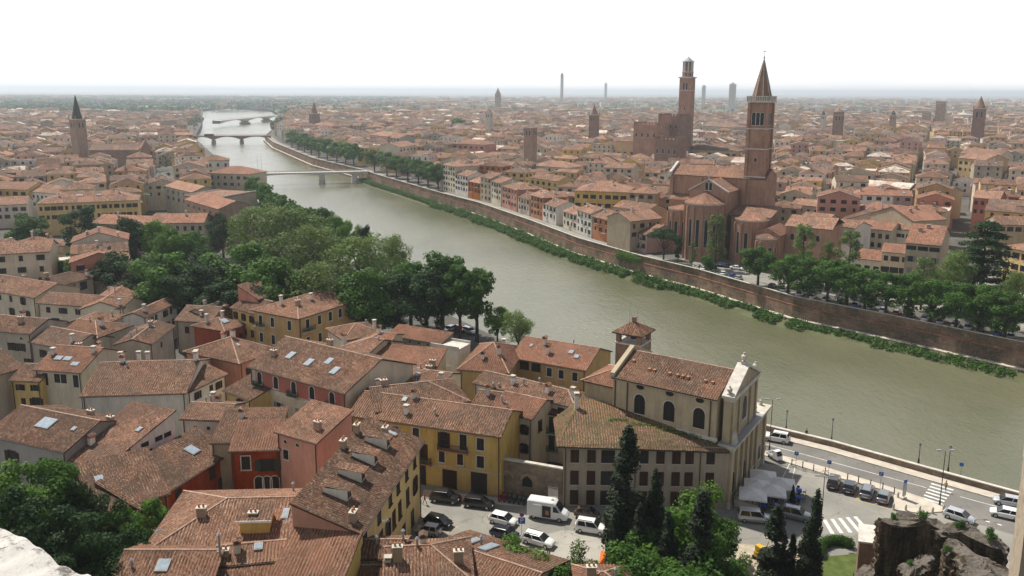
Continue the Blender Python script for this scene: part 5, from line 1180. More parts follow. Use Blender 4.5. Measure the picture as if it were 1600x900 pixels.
def carmeshes(kind, col):
    key = (kind, col)
    if key in CARM: return CARM[key]
    m = CP[col]
    # profile stations: (x, z_low, z_belt, half width); cabin: roof polyline
    spec = {'hatch': (3.9, 1.66, .95, 1.45, (-1.75, -1.45, .45, 1.15)), 'small': (3.5, 1.55, .95, 1.48, (-1.6, -1.35, .35, 1.0)), 'wagon': (4.4, 1.72, .98, 1.48, (-2.05, -1.75, .45, 1.2)),
            'suv': (4.3, 1.8, 1.08, 1.72, (-2.0, -1.8, .45, 1.05)), 'sedan': (4.5, 1.74, .96, 1.42, (-1.7, -.95, .45, 1.25)), 'mpv': (4.1, 1.72, 1.02, 1.65, (-1.95, -1.7, .6, 1.5)), 'pickup': (4.6, 1.8, 1.1, 1.75, (-2.3, -2.05, .6, 1.2))}[kind]
    Lc, W, zb, zr, (rb, rt, ft, fb) = spec; hx = Lc/2; hw = W/2
    b = MB(); st = [(-hx, .38, zb-.12, hw*.86), (-hx+.12, .3, zb-.02, hw*.95), (-hx+.6, .25, zb, hw), (0, .24, zb+.0, hw), (hx-1.15, .25, zb-.03, hw), (hx-.45, .27, zb-.14, hw*.97), (hx-.1, .32, zb-.24, hw*.88), (hx, .38, zb-.36, hw*.8)]
    rings = []
    for x, zl, zt, w_ in st: rings.append([(x, -w_*.92, zl), (x, -w_, zl+.12), (x, -w_, zt-.16), (x, -w_*.93, zt-.03), (x, -w_*.6, zt+.02), (x, w_*.6, zt+.02), (x, w_*.93, zt-.03), (x, w_, zt-.16), (x, w_, zl+.12), (x, w_*.92, zl)])
    V = sum(rings, []); k = 10; Fc = []
    for i in range(len(rings)-1):
        for j in range(k): Fc.append((i*k+j, (i+1)*k+j, (i+1)*k+(j+1) % k, i*k+(j+1) % k))
    Fc.append(tuple(range(k))); Fc.append(tuple(range((len(rings)-1)*k+k-1, (len(rings)-1)*k-1, -1)))
    b.mesh(V, [f[::-1] for f in Fc], m, True)
    # roof panel and pillars
    c = zr; wr = hw*.76; wb = hw*.92
    b.mesh([(rt, -wr, c-.06), (ft, -wr, c-.04), (ft, wr, c-.04), (rt, wr, c-.06), (rt+.1, -wr*.85, c), (ft-.15, -wr*.85, c), (ft-.15, wr*.85, c), (rt+.1, wr*.85, c)], [(4, 5, 6, 7), (0, 1, 5, 4), (1, 2, 6, 5), (2, 3, 7, 6), (3, 0, 4, 7)], m, False)
    for s in (-1, 1):
        for (x0, x1, xt0, xt1) in ((rb, rb+.28, rt, rt+.2), ((rb+fb)/2-.12, (rb+fb)/2, (rt+ft)/2-.12, (rt+ft)/2), (fb-.08, fb+.05, ft-.1, ft+.02)):
            q = [(x0, s*(wb+.012), zb-.05), (x1, s*(wb+.012), zb-.05), (xt1, s*(wr+.012), c-.06), (xt0, s*(wr+.012), c-.06)]; b.face(q if s < 0 else q[::-1], m)
    if kind == 'suv' or kind == 'wagon':
        for s in (-1, 1): b.box(rt+.1, ft-.2, s*wr*.85-.02, s*wr*.85+.02, c+.02, c+.07, BUMP)
    if kind == 'suv': b.box(-hx-.02, -hx+.3, -hw*.9, hw*.9, .3, .55, BUMP); b.box(hx-.3, hx+.02, -hw*.82, hw*.82, .3, .55, BUMP)
    if kind == 'pickup': b.box(-2.1, -1.95, -hw*.7, hw*.7, zr-.4, zr-.02, m)
    body = b.data('body')
    g = MB(); g.mesh([(rb, -wb, zb-.04), (fb, -wb, zb-.04), (fb, wb, zb-.04), (rb, wb, zb-.04), (rt, -wr, c-.05), (ft, -wr, c-.05), (ft, wr, c-.05), (rt, wr, c-.05)], [(0, 1, 5, 4), (1, 2, 6, 5), (2, 3, 7, 6), (3, 0, 4, 7)], CGL)
    glass = g.data('windows')
    ty = MB(); ty.tube((0, -.1, 0), (0, .1, 0), .32, .32, 14, RUB); ri = MB(); ri.tube((0, -.112, 0), (0, .112, 0), .19, .19, 10, RIM)
    lh = MB(); lh.box(-.12, .06, -.17, .17, -.09, .09, LAMPH); lt = MB(); lt.box(-.05, .1, -.1, .1, -.16, .16, LAMPT); pl = MB(); pl.box(-.02, 0, -.26, .26, -.06, .06, WHITEP)
    CARM[key] = dict(body=body, glass=glass, ty=ty.data('tyre'), ri=ri.data('rim'), lh=lh.data('headlight'), lt=lt.data('tail_light'), pl=pl.data('number_plate'), hx=hx, hw=hw, zb=zb)
    return CARM[key]
CARS = []
def car(x, y, rz, kind, col, label, group='parked cars in the streets by the church', simple=False, z=0.01):
    d = carmeshes(kind, col); r = empty('parked_car', (x, y, z), rz, label, 'car', group)
    inst('body', d['body'], r); inst('windows', d['glass'], r)
    if True:
        for sx in (-1, 1):
            for sy in (-1, 1):
                w_ = inst('wheel', d['ty'], r, (sx*d['hx']*.62, sy*(d['hw']-.1), .32))
                if not simple: inst('rim', d['ri'], w_)
    if not simple:
        for s in (-1, 1): inst('headlight', d['lh'], r, (d['hx']-.08, s*d['hw']*.62, d['zb']-.36)); inst('tail_light', d['lt'], r, (-d['hx']+.03, s*d['hw']*.74, d['zb']-.22))
        inst('number_plate', d['pl'], r, (-d['hx']-.01, 0, .55))
    CARS.append(r); return r
def carpx(u, v, ang_px, kind, col, label, **k):
    "ang_px: pixel the bonnet points to"
    p = P(u, v, .7); q = P(ang_px[0], ang_px[1], .7); return car(p.x, p.y, atan2(q.y-p.y, q.x-p.x), kind, col, label, **k)
SD = (30, 3.6)
carpx(696, 776, (730, 780), 'suv', 'black', 'black car half hidden in shade by the corner of the yellow street house')
carpx(748, 784, (780, 788), 'wagon', 'black', 'black estate car parked before the dark garage door of the yellow street house')
carpx(685, 813, (710, 819), 'hatch', 'black', 'shiny black hatchback beside the small silver car under the dormer house')
carpx(669, 827, (640, 822), 'small', 'silver', 'small silver two door car at the foot of the dormer house')
carpx(786, 810, (815, 817), 'hatch', 'white', 'pale silver hatchback driving along the street left of the parking sign')
carpx(789, 832, (820, 840), 'hatch', 'navy', 'dark blue car left of the white estate, nose under the bush')
carpx(841, 842, (870, 850), 'wagon', 'white', 'white estate car parked behind the green bush')
carpx(918, 801, (950, 806), 'small', 'brown', 'small brown hatchback parked before the church annex')
carpx(924, 823, (955, 828), 'suv', 'white', 'silver white off-road car with roof rails driving along the street')
carpx(1180, 807, (1210, 810), 'pickup', 'silver', 'silver blue pickup with canopy at the foot of the church facade')
carpx(1244, 803, (1275, 810), 'suv', 'grey', 'dark grey car between the two cypresses beside the parasols')
carpx(1213, 683, (1180, 677), 'suv', 'white', 'silver off-road car with black rear hood on the riverside road')
carpx(1303, 752, (1309, 732), 'mpv', 'black', 'black people carrier, leftmost of the four cars in the small car park')
carpx(1328, 759, (1336, 738), 'hatch', 'navy', 'dark low hatchback second from left in the small car park')
carpx(1355, 766, (1363, 745), 'wagon', 'grey', 'dark grey estate third from left in the small car park')
carpx(1381, 774, (1389, 752), 'hatch', 'grey', 'grey hatchback at the right end of the small car park row')
carpx(1499, 805, (1530, 815), 'hatch', 'silver', 'grey green hatchback turning by the zebra crossing')
carpx(1576, 782, (1545, 776), 'hatch', 'silver', 'silver car on the river side lane at the right edge')
carpx(1572, 801, (1540, 794), 'hatch', 'white', 'white hatchback with sunroof at the right edge')
# delivery van with open sliding door
def van():
    p = P(856, 797, 1.1); q = P(900, 804, 1.1)
    r = empty('delivery_van', (p.x, p.y, .01), atan2(q.y-p.y, q.x-p.x), 'white high roof delivery van with its side door open before the rubble wall', 'van')
    m = CP['white']; b = MB()
    st = [(-2.7, .4, 2.55, .93), (-2.6, .35, 2.65, .97), (.9, .32, 2.68, .97), (1.25, .32, 2.5, .96), (2.0, .32, 1.5, .95), (2.6, .34, 1.2, .9), (2.85, .4, .95, .82)]
    rings = [[(x, -w_*.94, zl), (x, -w_, zl+.15), (x, -w_, zt*.62), (x, -w_*.9, zt-.12), (x, -w_*.75, zt), (x, w_*.75, zt), (x, w_*.9, zt-.12), (x, w_, zt*.62), (x, w_, zl+.15), (x, w_*.94, zl)] for x, zl, zt, w_ in st]
    V = sum(rings, []); k = 10; Fc = []
    for i in range(len(rings)-1):
        for j in range(k): Fc.append((i*k+j, i*k+(j+1) % k, (i+1)*k+(j+1) % k, (i+1)*k+j))
    Fc += [tuple(range(k))[::-1], tuple(range((len(rings)-1)*k, len(rings)*k))]; b.mesh(V, Fc, m, False); b.box(.5, .8, -.2, .2, 2.68, 2.8, METAL); b.obj('body', r)
    g = MB(); g.mesh([(1.3, -.8, 2.42), (1.3, .8, 2.42), (2.0, .84, 1.53), (2.0, -.84, 1.53)], [(0, 3, 2, 1)], CGL)
    g.v = [(x+.03, y, z+.03) for x, y, z in g.v]; g.obj('windscreen', r)
    for s in (-1, 1):
        g = MB(); pts = [(.95, s*.975, 1.4), (1.85, s*.965, 1.4), (1.35, s*.95, 2.15), (.95, s*.95, 2.2)]; g.face(pts if s < 0 else pts[::-1], CGL); g.obj('side_window', r)
    g = MB(); g.box(-.55, .65, -.985, -.9, .5, 2.1, BUMP); g.obj('door_opening', r); g = MB(); g.box(-1.8, -.6, -1.05, -.99, .45, 2.2, m); g.obj('sliding_door', r)
    g = MB(); g.box(-.1, .4, -1.0, -.95, .9, 1.5, TERRA); g.obj('cargo', r)
    d = carmeshes('hatch', 'white')
    for sx in (-1.75, 1.85):
        for sy in (-1, 1): w_ = inst('wheel', d['ty'], r, (sx, sy*.86, .34), 0, (1.1, 1, 1.1)); inst('rim', d['ri'], w_)
    for s in (-1, 1): inst('headlight', d['lh'], r, (2.76, s*.65, .85))
van()
def microvan():
    p = P(1213, 712, .8); q = P(1230, 722, .8); r = empty('microvan', (p.x, p.y, .14), atan2(q.y-p.y, q.x-p.x), 'tiny white three wheeled cab parked on the pavement strip by the church', 'three-wheeler')
    m = CP['white']; b = MB(); b.mesh([(-.2, -.6, .3), (.9, -.5, .3), (.9, .5, .3), (-.2, .6, .3), (-.2, -.6, 1.6), (.45, -.5, 1.55), (.45, .5, 1.55), (-.2, .6, 1.6), (.85, -.5, .9), (.85, .5, .9)], [(0, 1, 8, 5, 4), (3, 7, 6, 9, 2), (1, 2, 9, 8), (4, 5, 6, 7), (0, 4, 7, 3), (3, 2, 1, 0)], m); b.obj('cab', r)
    g = MB(); g.mesh([(.87, -.42, .95), (.87, .42, .95), (.5, .42, 1.5), (.5, -.42, 1.5)], [(0, 1, 2, 3)], CGL); g.obj('windscreen', r)
    b = MB(); b.box(-1.6, -.25, -.65, .65, .45, .55, METAL); b.box(-1.6, -.25, -.65, -.6, .55, .85, m); b.box(-1.6, -.25, .6, .65, .55, .85, m); b.box(-1.6, -1.55, -.6, .6, .55, .85, m); b.obj('load_bed', r)
    d = carmeshes('hatch', 'white')
    for x, y in ((.6, 0), (-1.1, .5), (-1.1, -.5)): inst('wheel', d['ty'], r, (x, y, .22), 0, (.65, .65, .65))
microvan()
# scooters in a row by the rubble wall
for i in range(8):
    p = P(783+i*7.5, 778+i*1.2, .4); 
    r = empty('scooter', (p.x, p.y, .01), ang+pi/2+random.uniform(-.1, .1), ('dark' if i > 1 else 'maroon')+' scooter in the row below the rubble wall, %s from the left' % dz[i], 'scooter', 'scooters parked below the rubble wall' if i > 1 else 'maroon scooters parked below the rubble wall')
    c_ = CP['red'] if i < 2 else CP['green']; b = MB(); b.box(-.75, .0, -.16, .16, .35, .75, c_); b.box(-.1, .35, -.14, .14, .22, .32, c_); b.mesh([(.3, -.2, .2), (.3, .2, .2), (.55, .1, 1.0), (.55, -.1, 1.0), (.42, -.2, .2), (.42, .2, .2), (.62, .1, 1.0), (.62, -.1, 1.0)], [(0, 3, 2, 1), (4, 5, 6, 7), (0, 4, 7, 3), (1, 2, 6, 5), (3, 7, 6, 2)], c_); b.obj('body', r)
    b = MB(); b.box(-.7, .0, -.14, .14, .75, .86, BUMP); b.obj('seat', r); b = MB(); b.tube((.55, -.32, 1.02), (.55, .32, 1.02), .025, .025, 5, BUMP); b.obj('handlebar', r)
    for x in (-.55, .6): b = MB(); b.tube((x, -.05, .22), (x, .05, .22), .22, .22, 10, RUB); b.obj('wheel', r)
# motorbike by the strip
p = P(1290, 741, .4); r = empty('bicycle', (p.x, p.y, .13), 2.6, 'red bicycle leaning by the sign post left of the black people carrier', 'bicycle'); b = MB()
for x in (-.5, .5): q = MB(); [q.tube((x+.33*cos(2*pi*i/12), 0, .34+.33*sin(2*pi*i/12)), (x+.33*cos(2*pi*(i+1)/12), 0, .34+.33*sin(2*pi*(i+1)/12)), .02, .02, 4, RUB) for i in range(12)]; q.obj('wheel', r)
for a_, c_ in (((-.5, 0, .34), (-.15, 0, .8)), ((-.15, 0, .8), (.4, 0, .8)), ((.4, 0, .85), (.5, 0, .34)), ((-.05, 0, .3), (.4, 0, .8)), ((-.05, 0, .3), (-.15, 0, .85)), ((-.5, 0, .34), (-.05, 0, .3))): b.tube(a_, c_, .02, .02, 5, CP['red'])
b.obj('frame', r); b = MB(); b.box(-.28, -.05, -.06, .06, .86, .92, BUMP); b.obj('saddle', r); b = MB(); b.tube((.4, -.25, .98), (.4, .25, .98), .015, .015, 4, IRON); b.tube((.4, 0, .82), (.4, 0, .98), .015, .015, 4, IRON); b.obj('handlebar', r)
# ---------------------------------------------------------------- street lamps, signs, bollards
def post(u, v, h, label, style='lamp'):
    p = P(u, v, 0); r = empty('street_lamp', (p.x, p.y, 0), 0, label, 'street lamp')
    b = MB(); b.frust(0, 0, .16, .12, 0, .8, 8, IRON, smooth=True); b.frust(0, 0, .07, .045, .8, h, 8, IRON, smooth=True); b.obj('pole', r)
    q = MB(); q.frust(0, 0, .08, .2, h-.05, h+.35, 6, GLASSL if style == 'lantern' else METAL); q.frust(0, 0, .24, .03, h+.36, h+.55, 6, IRON)
    if style == 'arm': q.v = []; q.f = []; q.m = []; q.sm = []; q.tube((0, 0, h-.1), (.9, 0, h+.15), .035, .03, 6, METAL); q.box(.6, 1.25, -.12, .12, h+.08, h+.22, METAL); q.box(-1.25, -.6, -.12, .12, h+.08, h+.22, METAL); q.tube((0, 0, h-.1), (-.9, 0, h+.15), .035, .03, 6, METAL)
    q.obj('lamp_head', r)
post(1202, 703, 8.6, 'tall thin street lamp rising beside the church facade', 'arm'); post(1299, 690, 3.6, 'dark short lantern post on the parapet left of the zebra crossing', 'lantern'); post(1228, 673, 3.2, 'thin low post on the parapet behind the silver off-road car', 'lantern')
post(1468, 790, 8.2, 'tall street lamp with arm at the zebra crossing', 'arm'); post(1481, 738, 3.8, 'dark lantern post on the parapet behind the zebra crossing', 'lantern'); post(1281, 838, 8.4, 'tall white headed street lamp between cypress and parking lot', 'arm'); post(1435, 724, 2.8, 'thin bare post on the parapet left of the zebra crossing', 'lantern')
def textmesh(s, size, m, name='lettering'):
    cu = bpy.data.curves.new('t', 'FONT'); cu.body = s; cu.size = size; cu.align_x = 'CENTER'; cu.align_y = 'CENTER'; cu.extrude = .004
    o = bpy.data.objects.new('t', cu); COL.objects.link(o); dg = bpy.context.evaluated_depsgraph_get(); me = bpy.data.meshes.new_from_object(o.evaluated_get(dg)); bpy.data.objects.remove(o); me.materials.clear(); me.materials.append(m); return me
BLUE = plain('sign_blue', (.03, .12, .42), .5); REDS = plain('sign_red', (.5, .03, .02), .5); TXT = None
def sign(u, v, h, label, txt='P', face=None, s=.6, top=None, col=None):
    p = P(u, v, 0); face = face if face is not None else atan2(-p.x, p.y)*1.0
    r = empty('road_sign', (p.x, p.y, 0), face, label, 'road sign'); b = MB(); b.tube((0, 0, 0), (0, 0, h), .035, .035, 6, METAL); b.obj('pole', r)
    z = h-s/2; b = MB(); b.box(-s/2, s/2, -.07, -.04, z-s/2, z+s/2, BLUE); pn = b.obj('panel', r)
    if txt: q = inst('lettering', textmesh(txt, s*.95, WHITEP), pn, (0, -.078, z)); q.rotation_euler = (pi/2, 0, 0)
    if top:
        b = MB(); b.tube((0, -.05, h+.35), (0, -.08, h+.35), .3, .3, 16, REDS); b.tube((0, -.08, h+.35), (0, -.09, h+.35), .22, .22, 16, BLUE); b.obj('round_panel', r)
sign(815, 846, 3.4, 'parking sign below a round panel on a pole in the street', 'P', s=.9, top=True)
sign(1243, 731, 2.7, 'blue sign on a thin pole nearest the church facade'); sign(1294, 745, 2.7, 'blue sign on a thin pole above the black people carrier'); sign(1375, 763, 2.6, 'blue sign on a thin pole between the third and fourth parked cars'); sign(1500, 748, 2.6, 'blue sign on the parapet right of the zebra crossing', None, s=.55)
p = P(1412, 781, 0); r = empty('pavement_sign', (p.x, p.y, .13), atan2(-p.x, p.y)+1.0, 'slim upright information panel on the pale pavement island', 'information panel'); b = MB(); b.box(-.5, .5, -.12, .12, 0, .25, STONE); b.obj('base', r); b = MB(); b.box(-.35, .35, -.05, .05, .5, 3.0, METAL); b.tube((0, 0, .2), (0, 0, .6), .06, .06, 6, METAL); b.obj('panel', r); b = MB(); b.box(-.35, .35, -.06, -.05, 2.5, 3.0, BLUE); b.obj('header', r)
p = P(860, 812, 0); r = empty('sandwich_board', (p.x, p.y, .01), atan2(-p.x, p.y), 'small white board standing beside the open door of the delivery van', 'board'); b = MB(); b.box(-.3, .3, -.05, .05, .1, 1.0, WHITEP); b.box(-.25, -.2, -.2, .2, 0, .1, METAL); b.box(.2, .25, -.2, .2, 0, .1, METAL); b.obj('board', r)
BOL = None
bollards = [(1237, 727), (1254, 731), (1271, 736), (1289, 741), (1324, 750), (1341, 754), (1360, 760), (1379, 765), (1397, 772)]
for i, (u, v) in enumerate(bollards):
    p = P(u, v, .13)
    if BOL is None: b = MB(); b.frust(0, 0, .08, .07, 0, .95, 8, IRON); b.frust(0, 0, .1, .04, .95, 1.1, 8, IRON); BOL = b.data('bollard')
    o = inst('bollard', BOL, None, (p.x, p.y, .13)); tag(o, 'thin dark iron bollard between riverside road and car park, %s from the church' % dz[i], 'bollard', 'iron bollards along the riverside strip')
SB = None
for i, (u, v) in enumerate([(1403, 777), (1396, 795), (1415, 797), (1437, 799), (1457, 801), (1474, 797)]):
    p = P(u, v, .13)
    if SB is None: b = MB(); b.frust(0, 0, .16, .14, 0, .65, 10, STONE); b.frust(0, 0, .17, .05, .65, .85, 10, STONE); SB = b.data('stone_bollard')
    o = inst('stone_bollard', SB, None, (p.x, p.y, .13)); tag(o, 'short stone bollard on the edge of the pale pavement island, %s from the left' % dz[i], 'bollard', 'stone bollards of the pavement island')
# fence and ramp beside church
a = P(1188, 704, .1); c = P(1205, 709, .1); b = MB(); [b.box(x-.03, x+.03, -.03, .03, 0, 1.0, IRON) for x in (0, .8, 1.6, 2.4)]; b.box(0, 2.4, -.02, .02, .92, 1.0, IRON); b.box(0, 2.4, -.02, .02, .5, .55, IRON)
o = b.obj('railing', None, (a.x, a.y, .12), atan2(c.y-a.y, c.x-a.x)); tag(o, 'short dark railing beside the three wheeled cab', 'railing')
# parasols with tables and chairs
CANV = plain('white_canvas', (.70, .69, .67), .85, .1, var=.1)
pr = [((1193, 749)), ((1180, 765)), ((1208, 768)), ((1168, 781)), ((1220, 757))]
Z0 = 2.35; pa = P(1193, 748, 2.6)
dir1 = (P(1230, 752, 2.4)-P(1172, 745, 2.4)).normalized(); rzp = radians(-15)
for i, (u, v) in enumerate([(1193, 737), (1184, 751), (1177, 765), (1207, 759), (1222, 749)]):
    p = P(u, v, 3.0); r = empty('parasol', (p.x, p.y, .01), rzp, ['square white parasol furthest back of the five, by the church steps', 'square white parasol in the middle of the left row', 'square white parasol nearest the silver pickup', 'square white parasol at the inner corner of the group', 'square white parasol at the right end, nearest the car park'][i], 'parasol', 'white square parasols of the cafe')
    b = MB(); s = 1.85; rim = [(-s, -s), (0, -s), (s, -s), (s, 0), (s, s), (0, s), (-s, s), (-s, 0)]; zz = [0, .07]*4
    for k in range(8):
        x0, y0 = rim[k]; x1, y1 = rim[(k+1) % 8]; b.face([(x0, y0, 2.35+zz[k]), (x1, y1, 2.35+zz[(k+1) % 8]), (0, 0, 3.05)], CANV); b.face([(x0, y0, 2.12+zz[k]), (x1, y1, 2.12+zz[(k+1) % 8]), (x1, y1, 2.35+zz[(k+1) % 8]), (x0, y0, 2.35+zz[k])], CANV)
    b.obj('canopy', r); b = MB(); b.tube((0, 0, 0), (0, 0, 3.0), .035, .03, 6, WOODD); b.box(-.35, .35, -.35, .35, 0, .08, STONE); b.obj('pole', r)
BLUEC = plain('blue_cloth', (.02, .10, .38), .8)
TB = MB(); TB.box(-.42, .42, -.42, .42, .70, .75, BLUEC); TB.box(-.42, .42, -.425, -.42, .45, .75, BLUEC); TB.box(-.42, .42, .42, .425, .45, .75, BLUEC); TBm = TB.data('tabletop')
TLm = (lambda b: (b.tube((0, 0, 0), (0, 0, .7), .04, .04, 6, IRON), b.box(-.25, .25, -.25, .25, 0, .04, IRON), b.data('leg'))[2])(MB())
CSm = (lambda b: (b.box(-.2, .2, -.2, .2, .42, .47, WOODD), b.data('seat'))[1])(MB()); CBm = (lambda b: (b.box(-.2, .2, .17, .2, .5, .85, WOODD), b.data('backrest'))[1])(MB()); CLm = (lambda b: (b.box(-.018, .018, -.018, .018, 0, .42, WOODD), b.data('leg'))[1])(MB())
tabs = [(1248, 765), (1247, 776), (1235, 785), (1214, 787), (1194, 789), (1222, 772), (1200, 776)]
tl = ['blue topped cafe table furthest right in the sun', 'blue topped cafe table in the sun just below the furthest one', 'blue topped cafe table at the right edge of the parasol shade', 'blue topped cafe table in the shade behind the dark grey car', 'blue topped cafe table in the shade behind the silver pickup', 'blue topped cafe table under the right hand parasol', 'blue topped cafe table under the inner corner parasol']
for (u, v), lb in zip(tabs, tl):
    p = P(u, v, .7); r = empty('cafe_table', (p.x, p.y, .01), rzp, lb, 'table', 'blue cafe tables'); inst('tabletop', TBm, r); inst('leg', TLm, r)
    for k, a_ in enumerate((0, pi/2, pi, -pi/2)):
        if (k+int(u)) % 4 == 3: continue
        x, y = .8*sin(a_), .8*cos(a_); wpos = Vector((p.x+cos(rzp)*x-sin(rzp)*y, p.y+sin(rzp)*x+cos(rzp)*y, .01))
        c_ = empty('cafe_chair', wpos, rzp-a_, 'dark chair %s of the ' % ('behind', 'right', 'in front', 'left')[k]+lb.replace('blue topped cafe ', ''), 'chair', 'chairs at the cafe tables'); inst('seat', CSm, c_); inst('backrest', CBm, c_)
        for sx in (-.18, .18):
            for sy in (-.18, .18): inst('leg', CLm, c_, (sx, sy, 0))
# a person leaning on the parapet
def person(x, y, rz, top, bot, skin, label, pose='stand', z=0.14, hair=(.03, .02, .015)):
    mt = plain('cloth_'+str(top), top, .9); mb = plain('cloth_'+str(bot), bot, .9); ms = plain('skin', (.45, .27, .19), .6); mh = plain('hair'+str(hair), hair, .8)
    st = .28 if pose == 'walk' else .09
    J = dict(pel=(0, 0, .95), ch=(0, 0, 1.32), nk=(0, 0, 1.5), hd=(0, 0, 1.64), ht=(0, .01, 1.75), sl=(-.17, 0, 1.43), sr=(.17, 0, 1.43), el=(-.23, -.04, 1.16), er=(.23, .05, 1.16), hl=(-.24, .1, .92), hr=(.24, -.02, .9), pl=(-.09, 0, .9), pr=(.09, 0, .9), kl=(-.1, st*.5, .5), kr=(.1, -st*.3, .5), fl=(-.1, st, .07), fr=(.1, -st, .07), tl=(-.1, st+.15, .04), tr=(.1, -st+.15, .04))
    R = dict(pel=.14, ch=.15, nk=.06, hd=.095, ht=.08, sl=.065, sr=.065, el=.045, er=.045, hl=.035, hr=.035, pl=.09, pr=.09, kl=.06, kr=.06, fl=.045, fr=.045, tl=.035, tr=.035)
    E = [('pel', 'ch'), ('ch', 'nk'), ('nk', 'hd'), ('hd', 'ht'), ('ch', 'sl'), ('ch', 'sr'), ('sl', 'el'), ('sr', 'er'), ('el', 'hl'), ('er', 'hr'), ('pel', 'pl'), ('pel', 'pr'), ('pl', 'kl'), ('pr', 'kr'), ('kl', 'fl'), ('kr', 'fr'), ('fl', 'tl'), ('fr', 'tr')]
    ks = list(J); me = bpy.data.meshes.new('body'); me.from_pydata([J[k] for k in ks], [(ks.index(a), ks.index(b)) for a, b in E], []); o = bpy.data.objects.new('body', me); COL.objects.link(o)
    o.modifiers.new('s', 'SKIN'); sv = me.skin_vertices[0] if me.skin_vertices else None
    if sv is None:
        bm = bmesh.new(); bm.from_mesh(me); bm.verts.layers.skin.verify(); bm.to_mesh(me); bm.free(); sv = me.skin_vertices[0]
    for i, k in enumerate(ks): sv.data[i].radius = (R[k], R[k]*.8); 
    sv.data[0].use_root = True
    o.modifiers.new('u', 'SUBSURF').levels = 1
    dg = bpy.context.evaluated_depsgraph_get(); m2 = bpy.data.meshes.new_from_object(o.evaluated_get(dg)); bpy.data.objects.remove(o)
    m2.materials.clear(); [m2.materials.append(q) for q in (mt, mb, ms)]
    for pg in m2.polygons:
        c = pg.center; pg.material_index = 2 if (c.z > 1.5 or (c.z < 1.0 and abs(c.x) > .19)) else 0 if c.z > .93 else 1; pg.use_smooth = True
    r = empty('person', (x, y, z), rz, label, 'person'); inst('body', m2, r)
    b = MB(); b.frust(0, -.02, .1, .105, 1.66, 1.74, 10, mh, smooth=True); b.frust(0, -.02, .105, .03, 1.74, 1.80, 10, mh, smooth=True); b.obj('hair', r); return r
p = P(1260, 684, .14); person(p.x-.2, p.y-.4, 0, (.03, .03, .035), (.02, .02, .03), None, 'person in dark clothes standing at the parapet right of the silver off-road car')
p = P(1477, 769, 0); person(p.x, p.y, 2.2, (.35, .2, .1), (.25, .22, .2), None, 'person in light brown clothes on the zebra crossing', 'walk', z=.02)
p = P(664, 772, 0); person(p.x+.3, p.y-3, 1.5, (.35, .02, .02), (.05, .04, .04), None, 'person in red top walking at the corner of the dormer house', 'walk', z=.02)
# stone statue and cars in the riverside car park
p = P(684, 517, 0); r = empty('statue', (p.x, p.y, 0), .3, 'pale stone figure on a plinth at the entrance of the riverside car park', 'statue'); b = MB(); b.box(-.5, .5, -.5, .5, 0, 1.6, STONE); b.box(-.6, .6, -.6, .6, 1.6, 1.8, STONE); b.obj('plinth', r)
b = MB(); 
for (z0, r0, z1, r1) in ((1.8, .5, 2.3, .42), (2.3, .42, 3.0, .3), (3.0, .3, 3.5, .38), (3.5, .38, 3.7, .12), (3.7, .12, 3.8, .17), (3.8, .17, 4.05, .15), (4.05, .15, 4.12, .04)): b.frust(0, 0, r0, r1, z0, z1, 9, STONEW, smooth=True, cap=False)
b.tube((.3, 0, 3.45), (.55, -.2, 2.9), .11, .08, 6, STONEW); b.tube((-.3, 0, 3.45), (-.5, -.25, 3.1), .11, .08, 6, STONEW); b.obj('figure', r)
for u, v, q, k, c, lb in ((706, 512, (715, 508), 'hatch', 'silver', 'silver car under the trees at the back of the riverside car park'), (719, 513, (728, 517), 'hatch', 'red', 'orange red car under the trees of the riverside car park'), (733, 516, (745, 520), 'wagon', 'silver', 'silver estate car at the right of the riverside car park'), (697, 522, (708, 528), 'suv', 'black', 'black off-road car before the trees of the riverside car park'), (690, 513, (698, 509), 'hatch', 'white', 'white hatchback beside the pale stone figure')):
    carpx(u, v, q, k, c, lb, group='cars in the riverside car park')
